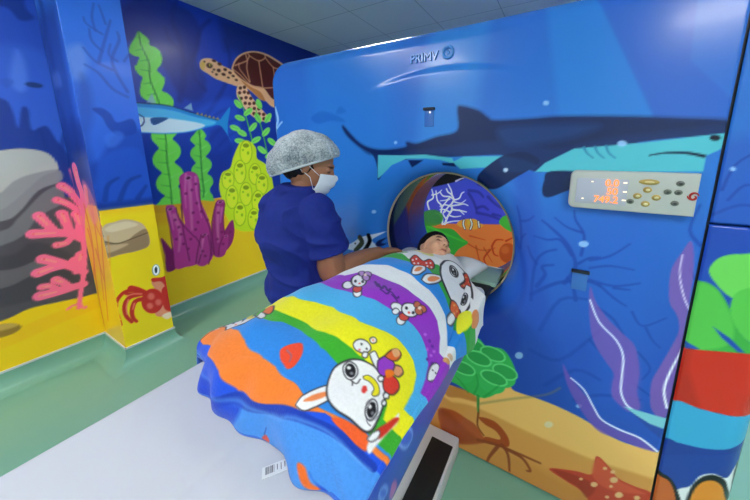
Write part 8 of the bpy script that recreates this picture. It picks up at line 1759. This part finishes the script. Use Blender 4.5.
    bm = bmesh.new()
    for p, r in (((0.004, 0, 0.040), (.096, .088, .088)), ((-0.028, 0, 0.036), (.098, .096, .086)), ((-0.058, 0, 0.006), (.090, .094, .088)), ((-0.082, 0, -0.036), (.074, .088, .078)), ((-0.030, 0, 0.0), (.10, .094, .07))):
        ball(bm, Vector(p), r)
    me = fuse(bm, 0.004, 20); c = coords(me); mid_ = np.array(mid); n_ = np.array(nrm); f_ = np.array(fx)
    d = (c - mid_) @ n_
    th = np.arctan2(c[:, 1], (c - mid_) @ f_)
    pl = 0.0035 * np.sin(th * 36 + 2 * np.sin(3 * th)) * np.exp(-np.clip(d, 0, 1) / 0.035)
    rad = c - mid_ - np.outer(d, n_); L = np.linalg.norm(rad, axis=1)[:, None] + 1e-6
    c = c + rad / L * pl[:, None]
    low = d < 0
    c = np.where(low[:, None], c - np.outer(np.where(low, d * 0.93, 0), n_), c)      # gathered flat under the band
    lump = np.array([0.004 * noise.noise(Vector(p) * 28) + 0.0015 * noise.noise(Vector(p) * 90) for p in c])
    c = c + rad / L * lump[:, None]
    R3 = np.array(HR); set_coords(me, np.array(HC) + c @ R3.T)
    cap = link('net_cap', me, M_cap, body)
    bm = bmesh.new()
    pts = []
    for a in np.linspace(0, 2 * pi, 80):
        e = Vector((cos(a), sin(a))); 
        q = mid + fx * (cos(a) * rl * 0.955) + Vector((0, sin(a) * .093, 0)) - nrm * .002
        pts.append(HC + HR @ q)
    tube(bm, pts, .0045, 8); link('elastic_band', mesh_of(bm), plain('cap_band', '#b9c0c6', .8), cap)
    # face mask
    nu, nv = 40, 30
    A_, B_ = np.meshgrid(np.linspace(-1, 1, nu), np.linspace(0, 1, nv))
    ph = A_ * 1.25
    nose = np.exp(-(A_ / .22) ** 2) * np.exp(-((B_ - .12) / .28) ** 2) * .016
    rr = 0.070 + 0.012 * np.sin(B_ * pi) + nose - 0.010 * B_ ** 3
    X = 0.034 + rr * np.cos(ph) * 1.0; Y = (0.066 + .004 * np.sin(B_ * pi)) * np.sin(ph); Z = -0.010 - B_ * (0.100 - 0.030 * A_ ** 2) - 0.012 * A_ ** 2 + .004 * (1 - B_)
    X = X + 0.0022 * np.sin(B_ * 6 * pi) * (1 - A_ ** 2)
    L = np.stack([X, Y, Z], -1).reshape(-1, 3) * .98
    Wd = np.array([list(HC + HR @ Vector(p)) for p in L]).reshape(nv, nu, 3)
    me, _ = grid_mesh(Wd); mk = link('face_mask', me, M_mask, body); so = mk.modifiers.new('t', 'SOLIDIFY'); so.thickness = .002; so.offset = 1
    for s in (-1, 1):
        bm = bmesh.new()
        ear = Vector((-0.022, s * .080, 0.008))
        for z0 in (-0.026, -0.088):
            pts = [Vector((0.055, s * .062, z0)), Vector((0.025, s * .074, z0 * .5)), ear if z0 > -.05 else Vector((-0.018, s * .076, -0.030))]
            tube(bm, [HC + HR @ (p * .98) for p in pts], .0014, 6)
        link('ear_loop', mesh_of(bm), M_mask, mk)
    
technician()

# ---------------------------------------------------------------- the child on the table
def child():
    c = Vector((-0.515, 1.222, 1.032)); R = frame((0.68, -0.16, 0.72), (-0.36, 0.80, 0.44)); k = 0.88
    bm = bmesh.new(); head_pieces(bm, c, R, k, True)
    Y = Vector((0, 1, 0)); X = Vector((1, 0, 0))
    limb(bm, [c + R @ Vector((-.015, 0, -.05)), Vector((-.515, 1.145, 1.035)), Vector((-.515, 1.10, 1.02))], [.040, .034, .040])
    loft(bm, [(Vector((-.515, 1.11, 1.02)), X, UP, .06, .035), (Vector((-.515, 1.07, 1.02)), X, UP, .125, .045), (Vector((-.515, .98, 1.025)), X, UP, .115, .058), (Vector((-.515, .85, 1.025)), X, UP, .105, .058), (Vector((-.518, .74, 1.02)), X, UP, .115, .055), (Vector((-.52, .68, 1.015)), X, UP, .10, .045)], 24)
    for s in (-1, 1):
        limb(bm, [(-.52 + s * .055, .72, 1.015), (-.53 + s * .075, .52, 1.01), (-.53 + s * .08, .36, 1.0)], [.052, .040, .030])
        limb(bm, [(-.53 + s * .08, .37, 1.0), (-.53 + s * .085, .335, 1.02)], [.028, .020])
        limb(bm, [(-.515 + s * .115, 1.055, 1.01), (-.515 + s * .140, .93, 1.0), (-.515 + s * .135, .80, 1.0)], [.032, .026, .022])
        hand_pieces(bm, (-.515 + s * .135, .80, 1.0), (0, -1, 0), (0, 0, -1), (-s, 0, 0), .6, .4)
    me = fuse(bm, 0.003, 4)
    set_colours(me, skin_paint(coords(me), '#d6a284', face_spots(c, R, k, '#a8564c', '#241614')))
    b = link('person', me, M_skin)
    tag(b, 'child lying under the blanket with only the head showing in the bore', 'person')
    # hair cap
    bm = bmesh.new(); nu, nv = 60, 30; rows = []
    for j in range(nv):
        t = j / (nv - 1) * pi * .60; row = []
        for i in range(nu):
            a = 2 * pi * i / nu
            v = Vector((sin(t) * cos(a), sin(t) * sin(a), cos(t)))
            axis = Vector((-.55, 0, .83)).normalized(); q = Vector((0, 0, 1)).rotation_difference(axis); v = q @ v
            p = Vector((-.014, 0, .030)) + Vector((v.x * .101, v.y * .081, v.z * .091)) * (1 + .03 * noise.noise(v * 9))
            row.append(bm.verts.new(c + R @ (p * k)))
        rows.append(row)
    for j in range(nv - 1):
        for i in range(nu): bm.faces.new((rows[j][i], rows[j][(i + 1) % nu], rows[j + 1][(i + 1) % nu], rows[j + 1][i]))
    bmesh.ops.remove_doubles(bm, verts=bm.verts, dist=1e-5); bmesh.ops.recalc_face_normals(bm, faces=bm.faces)
    h = link('hair', mesh_of(bm), M_hair, b); so = h.modifiers.new('t', 'SOLIDIFY'); so.thickness = .006; so.offset = -1
child()

# white folded sheet under the head
def sheet():
    nx, ny = 90, 60
    a, b = np.meshgrid(np.linspace(-1, 1, nx), np.linspace(-1, 1, ny))
    cx, cy, hx, hy = -0.53, 1.225, 0.215, 0.125
    X = cx + hx * a + 0.03 * b * (a > 0) * a; Y = cy + hy * b
    e = (1 - np.abs(a) ** 6) * (1 - np.abs(b) ** 6)
    dent = 0.05 * np.exp(-((X + .530) / .085) ** 2 - ((Y - 1.235) / .095) ** 2)
    top = 0.955 + 0.042 * e ** .5 - dent + 0.003 * np.sin(40 * X + 22 * Y) * e
    bot = np.full_like(top, 0.9425)
    bm = bmesh.new()
    T = [[bm.verts.new((X[j, i], Y[j, i], top[j, i])) for i in range(nx)] for j in range(ny)]
    B = [[bm.verts.new((X[j, i], Y[j, i], bot[j, i])) for i in range(nx)] for j in range(ny)]
    for j in range(ny - 1):
        for i in range(nx - 1):
            bm.faces.new((T[j][i], T[j][i + 1], T[j + 1][i + 1], T[j + 1][i])); bm.faces.new((B[j][i], B[j + 1][i], B[j + 1][i + 1], B[j][i + 1]))
    bd = [T[0][i] for i in range(nx)] + [T[j][-1] for j in range(1, ny)] + [T[-1][i] for i in range(nx - 2, -1, -1)] + [T[j][0] for j in range(ny - 2, 0, -1)]
    bb = [B[0][i] for i in range(nx)] + [B[j][-1] for j in range(1, ny)] + [B[-1][i] for i in range(nx - 2, -1, -1)] + [B[j][0] for j in range(ny - 2, 0, -1)]
    for i in range(len(bd)): bm.faces.new((bd[i - 1], bb[i - 1], bb[i], bd[i]))
    bmesh.ops.recalc_face_normals(bm, faces=bm.faces)
    tag(link('pillow', mesh_of(bm), M_sheet), 'flat white pillow under the child\'s head at the mouth of the bore', 'pillow')
sheet()

# ================================================================ light and view
w = bpy.data.worlds.new('room'); bpy.context.scene.world = w; w.use_nodes = True
w.node_tree.nodes['Background'].inputs['Color'].default_value = (0.8, 0.88, 1, 1); w.node_tree.nodes['Background'].inputs['Strength'].default_value = 0.3
sc = bpy.context.scene
sc.view_settings.view_transform = 'Standard'; sc.view_settings.look = 'None'; sc.view_settings.gamma = 1; sc.view_settings.use_curve_mapping = False
sc.view_settings.exposure = 1.05
sc.cycles.max_bounces = 8; sc.cycles.use_denoising = True
